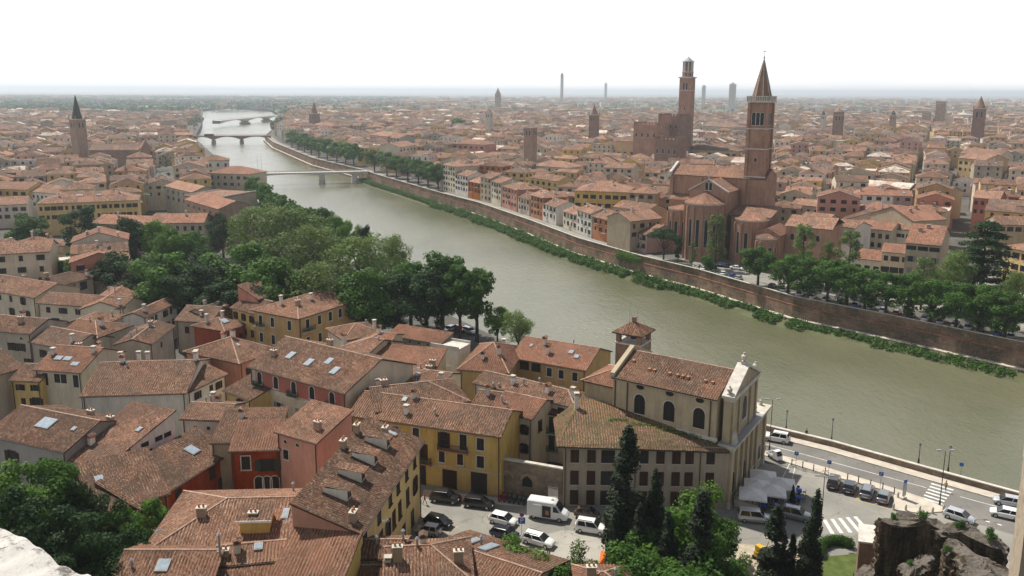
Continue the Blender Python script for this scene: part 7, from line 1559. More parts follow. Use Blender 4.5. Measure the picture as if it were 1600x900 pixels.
# ---------------------------------------------------------------- the great brick church across the river
def anastasia():
    o = PD(1107, 300, 294); th = radians(-33); t = Vector((cos(th), sin(th))); n = Vector((-sin(th), cos(th)))
    def z_(u, v, x, y): p = Vector((o.x, o.y))+t*x+n*y; return zof(p.x, p.y, v)
    r = empty('brick_church', (o.x, o.y, 0), th, 'huge gothic brick church with polygonal apses and white trimmed gables across the river', 'church')
    zce = z_(1079, 296, -6.6, 0); zap = z_(1107, 277, 0, 0); zte = z_(1053, 272, -15, 12); ztr = z_(1058, 257, -15, 18); zae = z_(1074, 315, -6, -4); print('church', o, zce, zap, zte, ztr, zae)
    RF = ROOFF['pk']
    b = MB(); walls_geo(b, 18, 13.4, 0, zce, .55, BRICK); ob = b.obj('choir_wall', r, (0, 9, 0), -pi/2)   # ridge along n
    b = MB(); roof_geo(b, 18, 13.4, zce, .55, RF, .4, near=False, ev=.2); ob = b.obj('choir_roof', r, (0, 9, 0), -pi/2)
    b = MB()
    hz = zce+.55*6.7
    for s in (-1, 1): b.mesh([(s*7.2, -.5, zce-.4), (0, -.5, hz), (0, .3, hz), (s*7.2, .3, zce-.4), (s*7.2, -.5, zce+.1), (0, -.5, hz+.5), (0, .3, hz+.5), (s*7.2, .3, zce+.1)], [(0, 1, 2, 3), (4, 5, 6, 7), (0, 1, 5, 4), (2, 3, 7, 6), (0, 3, 7, 4)], STONEW)
    b.box(-.2, .2, -.4, .2, hz+.4, hz+1.8, STONEW); b.obj('gable_coping', r)
    for x in (-.7, .7): window(r, 'sa', 1.0, 2.6, x, -.02, zce+.2, 0)
    # transept
    Lt = 35; sl = (ztr-zte)/6.5
    b = MB(); walls_geo(b, Lt, 13, 0, zte, sl, BRICK); b.obj('transept_wall', r, (-1.5, 19, 0), 0)
    b = MB(); roof_geo(b, Lt, 13, zte, sl, RF, .5, near=False, ev=.0); b.obj('transept_roof', r, (-1.5, 19, 0), 0)
    b = MB()
    for s in (-1, 1): b.mesh([(-19.6, 19+s*7.2, zte-.3), (-19.6, 19, ztr), (-18.7, 19, ztr), (-18.7, 19+s*7.2, zte-.3), (-19.6, 19+s*7.2, zte+.7), (-19.6, 19, ztr+1), (-18.7, 19, ztr+1), (-18.7, 19+s*7.2, zte+.7)], [(0, 1, 2, 3), (4, 5, 6, 7), (0, 1, 5, 4), (2, 3, 7, 6), (0, 3, 7, 4)], STONEW)
    b.box(-19.8, -18.5, 11.6, 12.6, zte-.4, zte+.8, STONEW); b.obj('gable_coping', r)
    b = MB()
    for x in (-19, -8, 8): b.box(x, x+1.2, 11.6, 12.5, 0, zte-1, BRICK)
    b.obj('buttress', r)
    # nave going away
    b = MB(); walls_geo(b, 36, 12, 0, zte-2, sl, BRICK); b.obj('nave_wall', r, (-8, 43, 0), -pi/2); b = MB(); roof_geo(b, 36, 12, zte-2, sl, RF, .4, near=False); b.obj('nave_roof', r, (-8, 43, 0), -pi/2)
    # apses
    def apse(cx, cy, R, ze, zr, label=None, nw=3, m=BRICK, a0=pi, a1=2*pi, n_=7):
        an = [a0+(a1-a0)*i/n_ for i in range(n_+1)]
        pts = [(cx+R*cos(a), cy+R*sin(a)) for a in an]; pts = [(cx-R, cy+2)]+pts+[(cx+R, cy+2)]
        b = MB(); b.prism(pts, 0, ze, m, top=False)
        for a in an[1:-1]: b.box(-.35, .35, -.5, .1, 0, ze-1.2, m, a+pi/2, (cx+R*cos(a), cy+R*sin(a)))
        b.prism([(cx+(x-cx)*1.05, cy+(y-cy)*1.05) for x, y in pts], ze-.5, ze, STONE); b.obj('apse_wall', r)
        b = MB(); e = 1.08; P2 = [(cx+(x-cx)*e, cy+(y-cy)*e, ze) for x, y in pts]
        for i in range(len(P2)-1): b.face([P2[i], P2[i+1], (cx, cy+1, zr)], ROOFF['rd'])
        b.face([P2[-1], P2[0], (cx, cy+1, zr)], ROOFF['rd']); b.obj('apse_roof', r)
        for i in range(n_):
            a = (an[i]+an[i+1])/2; rr = R*cos((a1-a0)/n_/2)
            window(r, 'sa', 1.15, ze*.48, cx+rr*cos(a), cy+rr*sin(a), ze*.25, a+pi/2)
    apse(-.6, -1, 6.6, zae, zae+3.6)
    z2 = z_(1168, 342, 14, -3); print(z2)
    apse(15.6, -.5, 5.3, z2, z2+1.4, n_=5); 
    b = MB(); b.box(8, 21, 1.4, 12.4, 0, z2+.5, BRICK); b.obj('chapel_wall', r); b = MB(); roof_geo(b, 14, 12, z2+.5, .2, RF, .3, near=False, kind='shed'); b.obj('chapel_roof', r, (14.5, 6.9, 0))
    z3 = z_(1040, 326, -13, 4); apse(-12.5, 7, 4.4, z3, z3+1.2, n_=5)
    b = MB(); b.box(-18, -7, 9, 12.4, 0, z3+3, BRICK); b.obj('chapel_wall', r); b = MB(); b.mesh([(-18.4, 8.6, z3+2.7), (-6.8, 8.6, z3+2.7), (-6.8, 12.4, z3+4.6), (-18.4, 12.4, z3+4.6)], [(0, 1, 2, 3)], RF); b.obj('chapel_roof', r)
    # small gabled chapel to the right
    z4 = z_(1183, 364, 20, -8)
    b = MB(); walls_geo(b, 14, 8, 0, z4, .5, BRICK); b.obj('side_chapel_wall', r, (23.6, -2, 0), -pi/2); b = MB(); roof_geo(b, 14, 8, z4, .5, ROOFF['rd'], .4, near=False); b.obj('side_chapel_roof', r, (23.6, -2, 0), -pi/2)
    apse(23.6, -9, 3.3, z4-.8, z4+1, n_=5)
    b = MB(); b.box(27.8, 42, -3, 14, 0, z4+2.6, BRICK); b.obj('sacristy_wall', r); b = MB(); roof_geo(b, 14.6, 17, z4+2.6, .3, RF, .4, near=False); b.obj('sacristy_roof', r, (34.9, 5.5, 0))
    for i, x in enumerate((30, 34, 38)): window(r, 'na', 1.1, 2.2, x, -3.02, z4-2, 0)
    HOUSES.append((o.x+n.x*12, o.y+n.y*12, 27)); p = Vector((o.x, o.y))+n*50+t*7; HOUSES.append((p.x, p.y, 22)); p = Vector((o.x, o.y))+t*30; HOUSES.append((p.x, p.y, 20)); HOUSES.append((o.x, o.y, 16)); p = Vector((o.x, o.y))+t*16-n*20; HOUSES.append((p.x, p.y, 22)); p = Vector((o.x, o.y))-n*22-t*6; HOUSES.append((p.x, p.y, 18))
    # bell tower
    q = PD(1184, 260, 306); tw = 3.15
    k = empty('bell_tower', (q.x, q.y, 0), th, 'very tall slender brick bell tower with conical brick spire beside the huge brick church', 'bell tower')
    zb = zof(q.x, q.y, 160); zs = zof(q.x, q.y, 150); zt = zof(q.x, q.y, 92); print('tower', zb, zs, zt)
    b = MB(); b.box(-tw, tw, -tw, tw, 0, zb, BRICK); 
    for sx in (-1, 1):
        for sy in (-1, 1): b.box(sx*tw-.5, sx*tw+.5, sy*tw-.5, sy*tw+.5, 0, zb-.1, BRICK)
    b.obj('shaft', k)
    for f in (.16, .34, .52, .70, .83): q_ = MB(); q_.box(-tw-.62, tw+.62, -tw-.62, tw+.62, zb*f, zb*f+.35, STONEW if f != .83 else STONE); q_.obj('string_course', k)
    for rz2, (dx, dy) in ((0, (0, -1)), (-pi/2, (-1, 0)), (pi/2, (1, 0))):
        for x in (-1.45, 0, 1.45):
            c, s = cos(rz2), sin(rz2); window(k, 'wa', 1.25, 4.4, c*x+s*(tw+.02), s*x-c*(tw+.02), zb*.855, rz2)
        window(k, 'na', .7, 1.5, s*(tw+.02), -c*(tw+.02), zb*.62, rz2); window(k, 'na', .7, 1.8, s*(tw+.02), -c*(tw+.02), zb*.3, rz2)
    b = MB(); b.box(-tw-.9, tw+.9, -tw-.9, tw+.9, zb, zb+.5, STONEW)
    for i in range(14):
        for s in (-1, 1): x = -tw-.7+i*(2*tw+1.4)/13; b.box(x-.12, x+.12, s*(tw+.7)-.12, s*(tw+.7)+.12, zb+.5, zs-.3, STONEW); b.box(s*(tw+.7)-.12, s*(tw+.7)+.12, x-.12, x+.12, zb+.5, zs-.3, STONEW)
    for s in (-1, 1): b.box(-tw-.9, tw+.9, s*(tw+.7)-.2, s*(tw+.7)+.2, zs-.3, zs, STONEW); b.box(s*(tw+.7)-.2, s*(tw+.7)+.2, -tw-.9, tw+.9, zs-.3, zs, STONEW)
    b.obj('balustrade', k)
    b = MB(); b.frust(0, 0, 3.5, 3.2, zb+.5, zs, 8, BRICKD, pi/8); b.frust(0, 0, 3.2, .12, zs, zt, 8, BRICKD, pi/8)
    sp = b.obj('spire', k); b = MB()
    for i in range(8): a = pi/8+i*pi/4; b.tube((3.22*cos(a), 3.22*sin(a), zs), (.12*cos(a), .12*sin(a), zt), .13, .08, 4, STONE)
    b.obj('spire_ribs', sp); b = MB(); b.frust(0, 0, .1, .35, zt, zt+.5, 8, METAL); b.frust(0, 0, .35, .1, zt+.5, zt+1, 8, METAL); b.tube((0, 0, zt+1), (0, 0, zt+3.6), .06, .05, 4, IRON); b.box(-.6, .6, -.05, .05, zt+2.4, zt+2.55, IRON); b.obj('cross', sp)
anastasia()
# ---------------------------------------------------------------- towers further off
def campanile(u, vtop, vsh, dist, w, label, m=BRICKD, spm=BRICKD, fl=0, sides=4, pin=False, name='bell_tower'):
    q = PD(u, 200, dist); zs = zof(q.x, q.y, vsh); zt = zof(q.x, q.y, vtop)
    k = empty(name, (q.x, q.y, 0), radians(-30), label, 'tower'); b = MB(); s = w/2; b.box(-s, s, -s, s, 0, zs, m); b.box(-s-.3, s+.3, -s-.3, s+.3, zs, zs+.6, STONE); b.obj('shaft', k)
    b = MB(); b.frust(0, 0, s*(1.25 if sides == 4 else .95), .08, zs+.6, zt, sides, spm, pi/4 if sides == 4 else pi/8); b.obj('spire', k)
    for rz2 in (0, pi/2, -pi/2):
        c, s_ = cos(rz2), sin(rz2)
        for x in (-s*.35, s*.35): window(k, 'sa', w*.16, w*.5, c*x+s_*(s+.02), s_*x-c*(s+.02), zs-w*.75, rz2)
    if pin:
        for sx in (-1, 1):
            for sy in (-1, 1): b = MB(); b.frust(sx*s, sy*s, .6, .05, zs+.6, zs+3.5, 4, m); b.obj('pinnacle', k)
    HOUSES.append((q.x, q.y, w)); return k, zs, zt
campanile(122, 148, 187, 660, 7.4, 'brick bell tower with dark green conical spire on the left bank', BRICKP, plain('oxidised_spire', (.045, .055, .04), .7), sides=8, pin=True)
q = PD(187, 250, 635)
th = radians(5); k = empty('brick_church', (q.x, q.y, 0), th, 'long brown brick church with rose window below the dark green spire', 'church')
zz = 17; b = MB(); walls_geo(b, 34, 14, 0, zz, .5, BRICKD, (0, 0)); b.obj('nave_wall', k); b = MB(); roof_geo(b, 34, 14, zz, .5, ROOFF['dk'], .4, near=False); b.obj('roof', k)
b = MB(); b.box(16.6, 18, -9.5, 9.5, 0, zz+1, BRICKD); b.mesh([(16.6, -9.5, zz+1), (16.6, 9.5, zz+1), (16.6, 0, zz+6), (18, -9.5, zz+1), (18, 9.5, zz+1), (18, 0, zz+6)], [(0, 2, 1), (3, 4, 5), (0, 3, 5, 2), (1, 2, 5, 4)], BRICKD); b.obj('front_wall', k)
b = MB(); b.frust(0, 0, 2.4, 2.4, -.1, .1, 16, STONEW); o = b.obj('rose_window', k, (12, -7.1, zz*.6)); o.rotation_euler = (pi/2, 0, 0); b = MB(); b.frust(0, 0, 1.5, 1.5, -.16, .16, 14, GLASS); o2 = b.obj('pane', o)
HOUSES.append((q.x, q.y-12, 27)); HOUSES.append((q.x-14, q.y-6, 18))
campanile(492, 159, 178, 1050, 9, 'dark brick campanile with pointed spire beyond the second bridge', BRICKD, BRICKD, sides=8, pin=True)
campanile(928, 163, 180, 760, 7, 'small dark pointed tower left of the battlemented palace', BRICKD, BRICKD, sides=8, pin=True)
campanile(1528, 150, 170, 930, 11, 'dark brick bell tower with slim spire at the right end of the skyline', BRICKD, BRICKD, sides=8, pin=True)
campanile(778, 137, 147, 2300, 12, 'remote church tower with pointed roof left of the centre skyline', BRICKP, BRICKD)
campanile(764, 170, 176, 900, 6, 'thin pale campanile in the middle of the old town', STONE, BRICKD)
campanile(829, 196, 200, 520, 6, 'squat pale brick tower with low cap left of the green tree', BRICKP, ROOFF['br'])
campanile(1285, 172, 180, 1150, 6, 'small cupola tower left of the dark square tower', STONE, IRON, sides=8)
campanile(1394, 172, 180, 1100, 7, 'small dark cupola tower right of the dark square tower', BRICKP, IRON, sides=8)
campanile(877, 113, 117, 4200, 11, 'very remote slender telecom tower on the horizon', plain('tower_concrete', (.35, .27, .24), .9), IRON, name='telecom_tower')
def squaretower(u, vt, dist, w, label, m, cren=True):
    q = PD(u, 200, dist); z = zof(q.x, q.y, vt); k = empty('tower', (q.x, q.y, 0), radians(-30), label, 'tower'); b = MB(); s = w/2; b.box(-s, s, -s, s, 0, z, m); b.box(-s-.4, s+.4, -s-.4, s+.4, z-3.2, z-2.6, STONE)
    if cren:
        nn = 4
        for i in range(nn+1):
            x = -s+2*s*i/nn
            for e in (-s, s): b.box(x-.5, x+.5, e-.3, e+.3, z, z+1.6, m); b.box(e-.3, e+.3, x-.5, x+.5, z, z+1.6, m)
    b.obj('shaft', k); HOUSES.append((q.x, q.y, w)); return k, z
k, z = squaretower(1309, 175, 900, 9, 'dark square brick tower with bell opening in the right half of the town', BRICKD, False)
b = MB(); b.frust(0, 0, 5, .4, z, z+4, 8, BRICKD); b.obj('cap', k); [window(k, 'sa', 1.4, 4, x, -4.52, z-8, 0) for x in (-1.5, 1.5)]
squaretower(1467, 159, 1500, 14, 'massive grey castle keep with battlements before the dark wood', BRICKP)
squaretower(1446, 176, 1490, 12, 'lower castle tower left of the massive keep', BRICKP)
# lofty civic tower with octagonal lantern
def civic():
    q = PD(1071, 200, 656); s = 4.6; zc = zof(q.x, q.y, 122); z2 = zof(q.x, q.y, 113); z3 = zof(q.x, q.y, 97); z4 = zof(q.x, q.y, 89)
    k = empty('civic_tower', (q.x, q.y, 0), radians(-30), 'lofty civic tower of brick and pale stone with white octagonal lantern', 'tower')
    b = MB(); b.box(-s, s, -s, s, zc*.42, zc, BRICK); b.box(-s-.05, s+.05, -s-.05, s+.05, 0, zc*.42, BRICKP); b.obj('shaft', k)
    b = MB(); b.box(-s-.9, s+.9, -s-.9, s+.9, zc, zc+.9, STONEW); b.box(-s-.2, s+.2, -s-.2, s+.2, zc-9.5, zc-9.1, STONE); b.obj('cornice', k)
    for rz2 in (0, pi/2, -pi/2):
        c, s_ = cos(rz2), sin(rz2)
        for x in (-1.1, 1.1): window(k, 'wa', 1.4, 5., c*x+s_*(s+.02), s_*x-c*(s+.02), zc-8.5, rz2)
        window(k, 'wa', 1.2, 2.2, s_*(s+.02), -c*(s+.02), zc*.65, rz2)
    b = MB(); b.frust(0, 0, 4.2, 4.2, zc+.9, z2, 8, BRICK, pi/8); b.frust(0, 0, 4.6, 4.6, z2, z2+.5, 8, STONEW, pi/8); b.obj('octagon', k)
    for i in range(8): a = i*pi/4; window(k, 'wa', 1.5, (z2-zc)*.5, 3.9*cos(a), 3.9*sin(a), zc+1.6, a+pi/2)
    b = MB()
    for i in range(8): a = pi/8+i*pi/4; b.box(-.55, .55, -.45, .45, z2+.5, z3, STONEW, a, (3.5*cos(a), 3.5*sin(a)))
    b.frust(0, 0, 2.6, 2.6, z2+.5, z3, 8, BRICKD, pi/8); b.frust(0, 0, 4.7, 4.7, z3, z3+.6, 8, STONEW, pi/8); b.frust(0, 0, 4.2, .3, z3+.6, z4, 8, plain('lead_roof', (.3, .34, .33), .6), pi/8); b.tube((0, 0, z4), (0, 0, z4+3), .12, .05, 5, IRON); b.obj('lantern', k)
    HOUSES.append((q.x, q.y, 7))
civic()
def cren(u0, u1, vt, dist, dep, label, m=BRICKD):
    a = PD(u0, 200, dist); c = PD(u1, 200, dist*.985); z = zof(a.x, a.y, vt); L = hypot(c.x-a.x, c.y-a.y); k = empty('palace', (a.x, a.y, 0), atan2(c.y-a.y, c.x-a.x), label, 'palace')
    b = MB(); b.box(0, L, 0, dep, 0, z, m); nn = int(L/2.4)
    for i in range(nn): b.box(i*L/nn, i*L/nn+L/nn*.55, 0, .8, z, z+1.8, m)
    for i in range(int(dep/2.4)): b.box(0, .8, i*2.4, i*2.4+1.3, z, z+1.8, m); b.box(L-.8, L, i*2.4, i*2.4+1.3, z, z+1.8, m)
    b.obj('wall', k)
    for i in range(4): window(k, 'sa', 1.6, 3, L*(i+.5)/4, -.02, z-9, 0)
    HOUSES.append(((a.x+c.x)/2, (a.y+c.y)/2+dep/2, L*.5))
cren(1028, 1060, 181, 640, 18, 'dark brick palace with swallow tail battlements left of the civic tower'); cren(990, 1027, 194, 625, 20, 'lower brown brick palace with pale gables left of the battlemented one', BRICK); cren(1024, 1060, 217, 545, 12, 'dark battlemented brick range in front of the civic tower')
HF('long yellow palace with wide hipped roof below the civic tower', (1068, 232), (1152, 236), 15, 16, 'ochre', 'dk', hips=(1, 1), wins=[('f', 9, [11, 7], 'n/b', 1.3, 1.8)])
HF('brown palace wing with small cypress left of the civic tower', (962, 220), (1026, 222), 20.5, 14, 'ochre', 'br', wins=[('f', 6, [10.5, 6.5], 'n/b', 1.3, 1.8)])
HF('wide grey palace with hipped roof right of the civic tower', (1092, 196), (1148, 199), 17, 22, 'grey', 'dk', hips=(1, 1), wins=[('f', 6, [12, 8], 'n', 1.4, 2)])
HF('white loggia block on the roofs below the dark square tower', (1290, 221), (1330, 221), 16, 14, 'white', 'pl', kind='flat', wins=[('f', 4, [11], 'na', 1.8, 3)])
def slabtower(u0, u1, vt, vb, dist, label, m):
    a = PD(u0, 200, dist); c = PD(u1, 200, dist); z = zof(a.x, a.y, vt); L = hypot(c.x-a.x, c.y-a.y); k = empty('tower_block', (a.x, a.y, 0), atan2(c.y-a.y, c.x-a.x)-.0, label, 'tower block'); b = MB(); b.box(0, L, 0, L, 0, z, m); b.box(L*.3, L*.7, L*.3, L*.7, z, z+4, m); b.obj('wall', k)
    for i in range(int(z/3.4)-2):
        b = MB(); b.box(L*.06, L*.94, -.3, 0, 4+i*3.4, 5.2+i*3.4, METAL); b.obj('window_band', k)
slabtower(1136, 1147, 131, 150, 2600, 'white high rise block on the horizon right of the civic tower', WALL['white']); slabtower(1094, 1100, 134, 148, 3200, 'slim grey high rise left of the white one', WALL['white']); 
slabtower(943, 947, 130, 140, 4500, 'pale twin high rise right of the telecom tower', WALL['white'])
# ---------------------------------------------------------------- bridges
def bridge(p0, p1, w, zd, piers, label, m, arch=False, thin=1.2, steel=False):
    p0 = Vector(p0); p1 = Vector(p1); L = (p1-p0).length; an = atan2(p1.y-p0.y, p1.x-p0.x); r = empty('bridge', (p0.x, p0.y, 0), an, label, 'bridge'); n = 40; b = MB(); sp = [0]+piers+[1]
    def under(x):
        for a, c in zip(sp, sp[1:]):
            if a <= x <= c: t = (x-a)/(c-a); return zd-thin-(((2*t-1)**2)*(4.0 if arch else 1.0))
        return zd-thin
    N_ = 64
    for i in range(N_):
        x0, x1 = L*i/N_, L*(i+1)/N_; u0, u1 = under(i/N_+1e-6), under((i+1)/N_-1e-6); 
        b.mesh([(x0, -w/2, u0), (x1, -w/2, u1), (x1, -w/2, zd), (x0, -w/2, zd), (x0, w/2, u0), (x1, w/2, u1), (x1, w/2, zd), (x0, w/2, zd)], [(0, 1, 2, 3), (5, 4, 7, 6), (3, 2, 6, 7), (4, 5, 1, 0)], m)
    b.obj('deck', r)
    b = MB(); [b.box(0, L, s*w/2-.15, s*w/2+.15, zd+.9, zd+1.1, STONE if not steel else METAL) for s in (-1, 1)]
    for i in range(int(L/2.5)):
        for s in (-1, 1): b.box(i*2.5, i*2.5+.2, s*w/2-.1, s*w/2+.1, zd, zd+.9, STONE if not steel else METAL)
    b.obj('railing', r)
    for f in piers:
        b = MB(); x = f*L; b.prism([(x-2, -w/2-1.5), (x, -w/2-4), (x+2, -w/2-1.5), (x+2, w/2+1.5), (x, w/2+4), (x-2, w/2+1.5)], WZ-1, WZ+3.2, STONE if not arch else BRICKP); b.box(x-1.7, x+1.7, -w/2, w/2, WZ+3.2, under(f)+.02, STONE if not arch else BRICKP); b.obj('pier', r)
    return r, L
pf = P(574, 267, 1.5); pl_ = P(400, 271, 1.5)
r, L = bridge((pf.x, pf.y), (pl_.x, pl_.y), 6, 1.6, [.12, .42], 'slim pale footbridge on low piers over the river', STONEW, thin=1.1, steel=True)
for x in (L*.98, L*.95): b = MB(); b.tube((x, 0, 1), (x, 0, 14), .12, .08, 5, METAL); b.obj('mast', r)
a = P(423, 214, 1); c = P(298, 215, 1); bridge((a.x, a.y), (c.x, c.y), 10, 3.0, [.37, .72], 'dark low arched road bridge with two boat shaped piers', BRICKD, arch=True)
a = P(440, 181, 2); c = P(338, 191, 2); bridge((a.x, a.y), (c.x, c.y), 14, 4.5, [.28, .62], 'pale stone bridge furthest upstream', STONE, arch=True)
b = MB(); q = P(327, 212, 4); b.box(-5.5, 5.5, -1.2, 1.2, .4, 3.1, CP['green']); b.box(-5.4, 5.4, -1.25, 1.25, 1.4, 2.5, CGL); o = b.obj('bus', None, (q.x, q.y, 3.0), 0); tag(o, 'dark green bus crossing the arched road bridge', 'bus')
# ---------------------------------------------------------------- single trees across the river
bt = [(u, v) for u, v in [(1184, 388), (1232, 402), (1262, 404), (1293, 410), (1322, 415), (1352, 422), (1385, 428), (1418, 432), (1455, 438), (1492, 444), (1530, 450), (1572, 458)]]
def treeb(u, v, off, kind, label, **k):
    p = bankpt(u, off); h = zof(p.x, p.y, v); print(label[:25], h); return tree(p.x, p.y, h, kind, label, **k)
QT = 'trees in the row along the far river wall'
od = ['leftmost, large and alone', 'second', 'third', 'fourth', 'fifth', 'sixth', 'seventh', 'eighth', 'ninth', 'tenth', 'eleventh', 'last']
for i, (u, v) in enumerate(bt):
    p = bankpt(u, 3.4); h = min(15, max(9, zof(p.x, p.y, v-4))); tree(p.x, p.y, h, 'round' if i else 'broad', 'round green tree in the row above the river wall, '+(od[i]+' from the left' if i else 'large first one'), variant=i % 3, wid=1.38, group=QT, leaf='mid')
NM = ['nearest the footbridge', 'second from the footbridge', 'third from the footbridge', 'fourth from the footbridge', 'fifth from the footbridge', 'sixth, next to the loggia house', 'seventh, touching the loggia house']
for i, u in enumerate((585, 605, 620, 638, 655, 670, 684)):
    p = bankpt(u, 6.5); tree(p.x, p.y, 16, 'broad', 'dense plane tree on the quay, '+NM[i], variant=i % 3, wid=1.3, group='plane trees between footbridge and loggia house', leaf='mid')
for i, u in enumerate((430, 438, 447, 456, 466, 476, 487, 499, 512, 526, 540, 553)):
    p = bankpt(u, 8); tree(p.x, p.y, 17, 'far', 'tree number %s up from the footbridge, far quay' % (['one', 'two', 'three', 'four', 'five', 'six', 'seven', 'eight', 'nine', 'ten', 'eleven', 'twelve'][11-i]), variant=i % 3, wid=1.2, group='trees on the far quay upstream of the footbridge', leaf='mid')
treepx(715, 183, 24, 24, 'far', 'large round tree rising from the roofs above the pink palace', wid=1.3, leaf='mid'); treepx(858, 214, 16, 16, 'far', 'green tree among the roofs left of the white arcaded house', wid=1.3, leaf='mid'); treepx(752, 222, 13, 13, 'far', 'small tree beside the large pink apartment palace', wid=.9, leaf='mid')
treeb(1037, 359, 5.5, 'pine', 'dark umbrella pine on the quay before the brick church', wid=1.15); treeb(1058, 372, 5, 'dark', 'dark narrow tree right of the umbrella pine', wid=.6)
treeb(1117, 335, 9, 'poplar', 'tall airy tree in front of the big brick apse', wid=1.25); treeb(1105, 398, 3, 'shrub', 'small young tree by the cars below the apse', leaf='mid'); treeb(1080, 378, 3.5, 'poplar', 'thin young tree left of the cars below the apse'); treeb(1250, 350, 15, 'poplar', 'airy pale tree right of the little gabled chapel', wid=1.3); treeb(1322, 360, 15, 'poplar', 'airy pale tree before the white oratory', wid=1.4); treeb(1290, 377, 17, 'poplar', 'small airy tree left of the white oratory', wid=1.2)
treeb(1527, 338, 26, 'cedar', 'great dark cedar with layered branches at the end of the main street', variant=0, wid=1.05)
treeb(1482, 392, 17, 'willow', 'pale budding plane tree before the beige tower block', wid=1.1); treeb(1440, 402, 15, 'poplar', 'bare looking pale tree on the beige tower block', wid=1.3); treeb(1583, 425, 12, 'willow', 'pale feathery tree before the yellow corner house', wid=.9)
def stuffhedge(name, line, label, n, sz, w_=1.0, h_=.6, z0=.6, leaf='mid'):
    b = MB(); lob = []
    for a, c in zip(line, line[1:]):
        k = max(2, int((c-a).length/1.2))
        for i in range(k): q = a.lerp(c, i/k); lob.append((q.x, q.y, z0, w_, w_, h_*random.uniform(.7, 1.2)))
    leafcloud(b, lob, n, sz, LEAF[leaf], 3); tag(b.obj(name), label, 'hedge')
stuffhedge('hedge', [Vector((*bankpt(u, 1.2), 0)) for u in (1045, 1080, 1120, 1160)], 'long low hedge on top of the river wall below the church', 3500, .3)
stuffhedge('ivy', [Vector((*bankpt(u, -.6), 0)) for u in (967, 985, 1003)], 'green ivy hanging over the river wall below the light pink apartments', 3000, .35, 1.2, 1.8, -.6, 'lime')
# parked cars across the river
pc = random.Random(21); cols = ['white', 'silver', 'grey', 'black', 'white', 'blue', 'red', 'silver', 'navy', 'white']
us = [1090, 1099, 1109, 1120, 1131, 1142, 1153]
for i, u in enumerate(us):
    p = bankpt(u, 4.2); car(p.x, p.y, radians(62), ['hatch', 'sedan', 'wagon'][i % 3], ['white', 'white', 'silver', 'grey', 'white', 'blue', 'silver'][i], '%s car in the slanted row below the apse, %s from the left' % (['white', 'white', 'silver', 'grey', 'white', 'blue', 'silver'][i], ['first', 'second', 'third', 'fourth', 'fifth', 'sixth', 'seventh'][i]), group='cars parked below the apse', simple=True)
for i, (u, off, c_) in enumerate([(1128, 13, 'blue'), (1136, 13.5, 'navy'), (1150, 14, 'white'), (1118, 12, 'navy')]):
    p = bankpt(u, off); car(p.x, p.y, radians(-35), 'sedan', c_, '%s saloon car at the foot of the apse wall, %s from the left' % (c_, ['second', 'third', 'fourth', 'first'][i]), group='cars parked below the apse', simple=True)
i = 0
for u in range(1205, 1600, 22):
    p = bankpt(u, 5.4); c_ = cols[(i*7+3) % 10]; car(p.x, p.y, radians(55), ['hatch', 'wagon', 'sedan', 'mpv'][i % 4], c_, '%s car under the tree row on the river wall, %s from the left' % (c_, dz[i]), group='cars parked under the tree row', simple=True); i += 1
for i, (u, v, c_) in enumerate([(1300, 452, 'white'), (1338, 462, 'silver'), (1376, 458, 'white'), (1405, 468, 'white'), (1430, 478, 'red'), (1200, 424, 'red'), (1512, 470, 'silver'), (1552, 478, 'blue'), (1560, 452, 'grey'), (1575, 446, 'red')]):
    p = P(u, v-8, .7); car(p.x, p.y, radians(50+pc.uniform(-10, 10)), 'hatch', c_, '%s car in the second lane behind the tree row, %s from the left' % (c_, ['second', 'third', 'fourth', 'fifth', 'sixth', 'first', 'seventh', 'eighth', 'ninth', 'tenth'][i]), group='cars behind the tree row', simple=True)
# quay road and promenade
poly('road', None, .02, ASPHL, raw=[offs(RB, i, -1.2) for i in range(1, 16)]+[offs(RB, i, -7) for i in range(15, 0, -1)])
poly('square', [(1060, 405), (1160, 436), (1400, 480), (1640, 530), (1640, 440), (1300, 410), (1120, 395)], .012, ASPHL)
# ---------------------------------------------------------------- the mass of the old town
park = [xy(P(u, v, 0)) for u, v in [(-60, 372), (60, 348), (200, 352), (330, 332), (420, 318), (560, 335), (680, 420), (840, 520), (700, 560), (560, 540), (440, 520), (240, 480), (110, 420), (-60, 430)]]
def inpoly(x, y, pl):
    c = False; j = len(pl)-1
    for i in range(len(pl)):
        if (pl[i][1] > y) != (pl[j][1] > y) and x < (pl[j][0]-pl[i][0])*(y-pl[i][1])/(pl[j][1]-pl[i][1])+pl[i][0]: c = not c
        j = i
    return c
st0 = P(1498, 400, 0); st1 = P(1480, 215, 0); sdv = Vector((st1.x-st0.x, st1.y-st0.y)); sL = sdv.length; sdv /= sL
def street_d(x, y): d = Vector((x-st0.x, y-st0.y)); return abs(d.x*sdv.y-d.y*sdv.x) if d.dot(sdv) > -60 else 99
nr = [(-230, 205), (-125, 215), (-80, 200), (0, 215), (200, 200), (400, -400), (-400, -400)]
ls0 = P(290, 330, 0); ls1 = P(238, 250, 0); lsd = Vector((ls1.x-ls0.x, ls1.y-ls0.y)); lsL = lsd.length; lsd /= lsL
def lstreet(x, y): d = Vector((x-ls0.x, y-ls0.y)); q = d.dot(lsd); return abs(d.x*lsd.y-d.y*lsd.x) if -20 < q < lsL else 99
GRID = {}
for hx_, hy_, hr in HOUSES:
    for gx in range(int((hx_-hr-12)//25), int((hx_+hr+12)//25)+1):
        for gy in range(int((hy_-hr-12)//25), int((hy_+hr+12)//25)+1): GRID.setdefault((gx, gy), []).append((hx_, hy_, hr))
sq = [xy(P(u, v, 0)) for u, v in [(1050, 400), (1160, 440), (1640, 545), (1640, 440), (1560, 400), (1480, 385), (1420, 400), (1300, 400), (1120, 380)]]
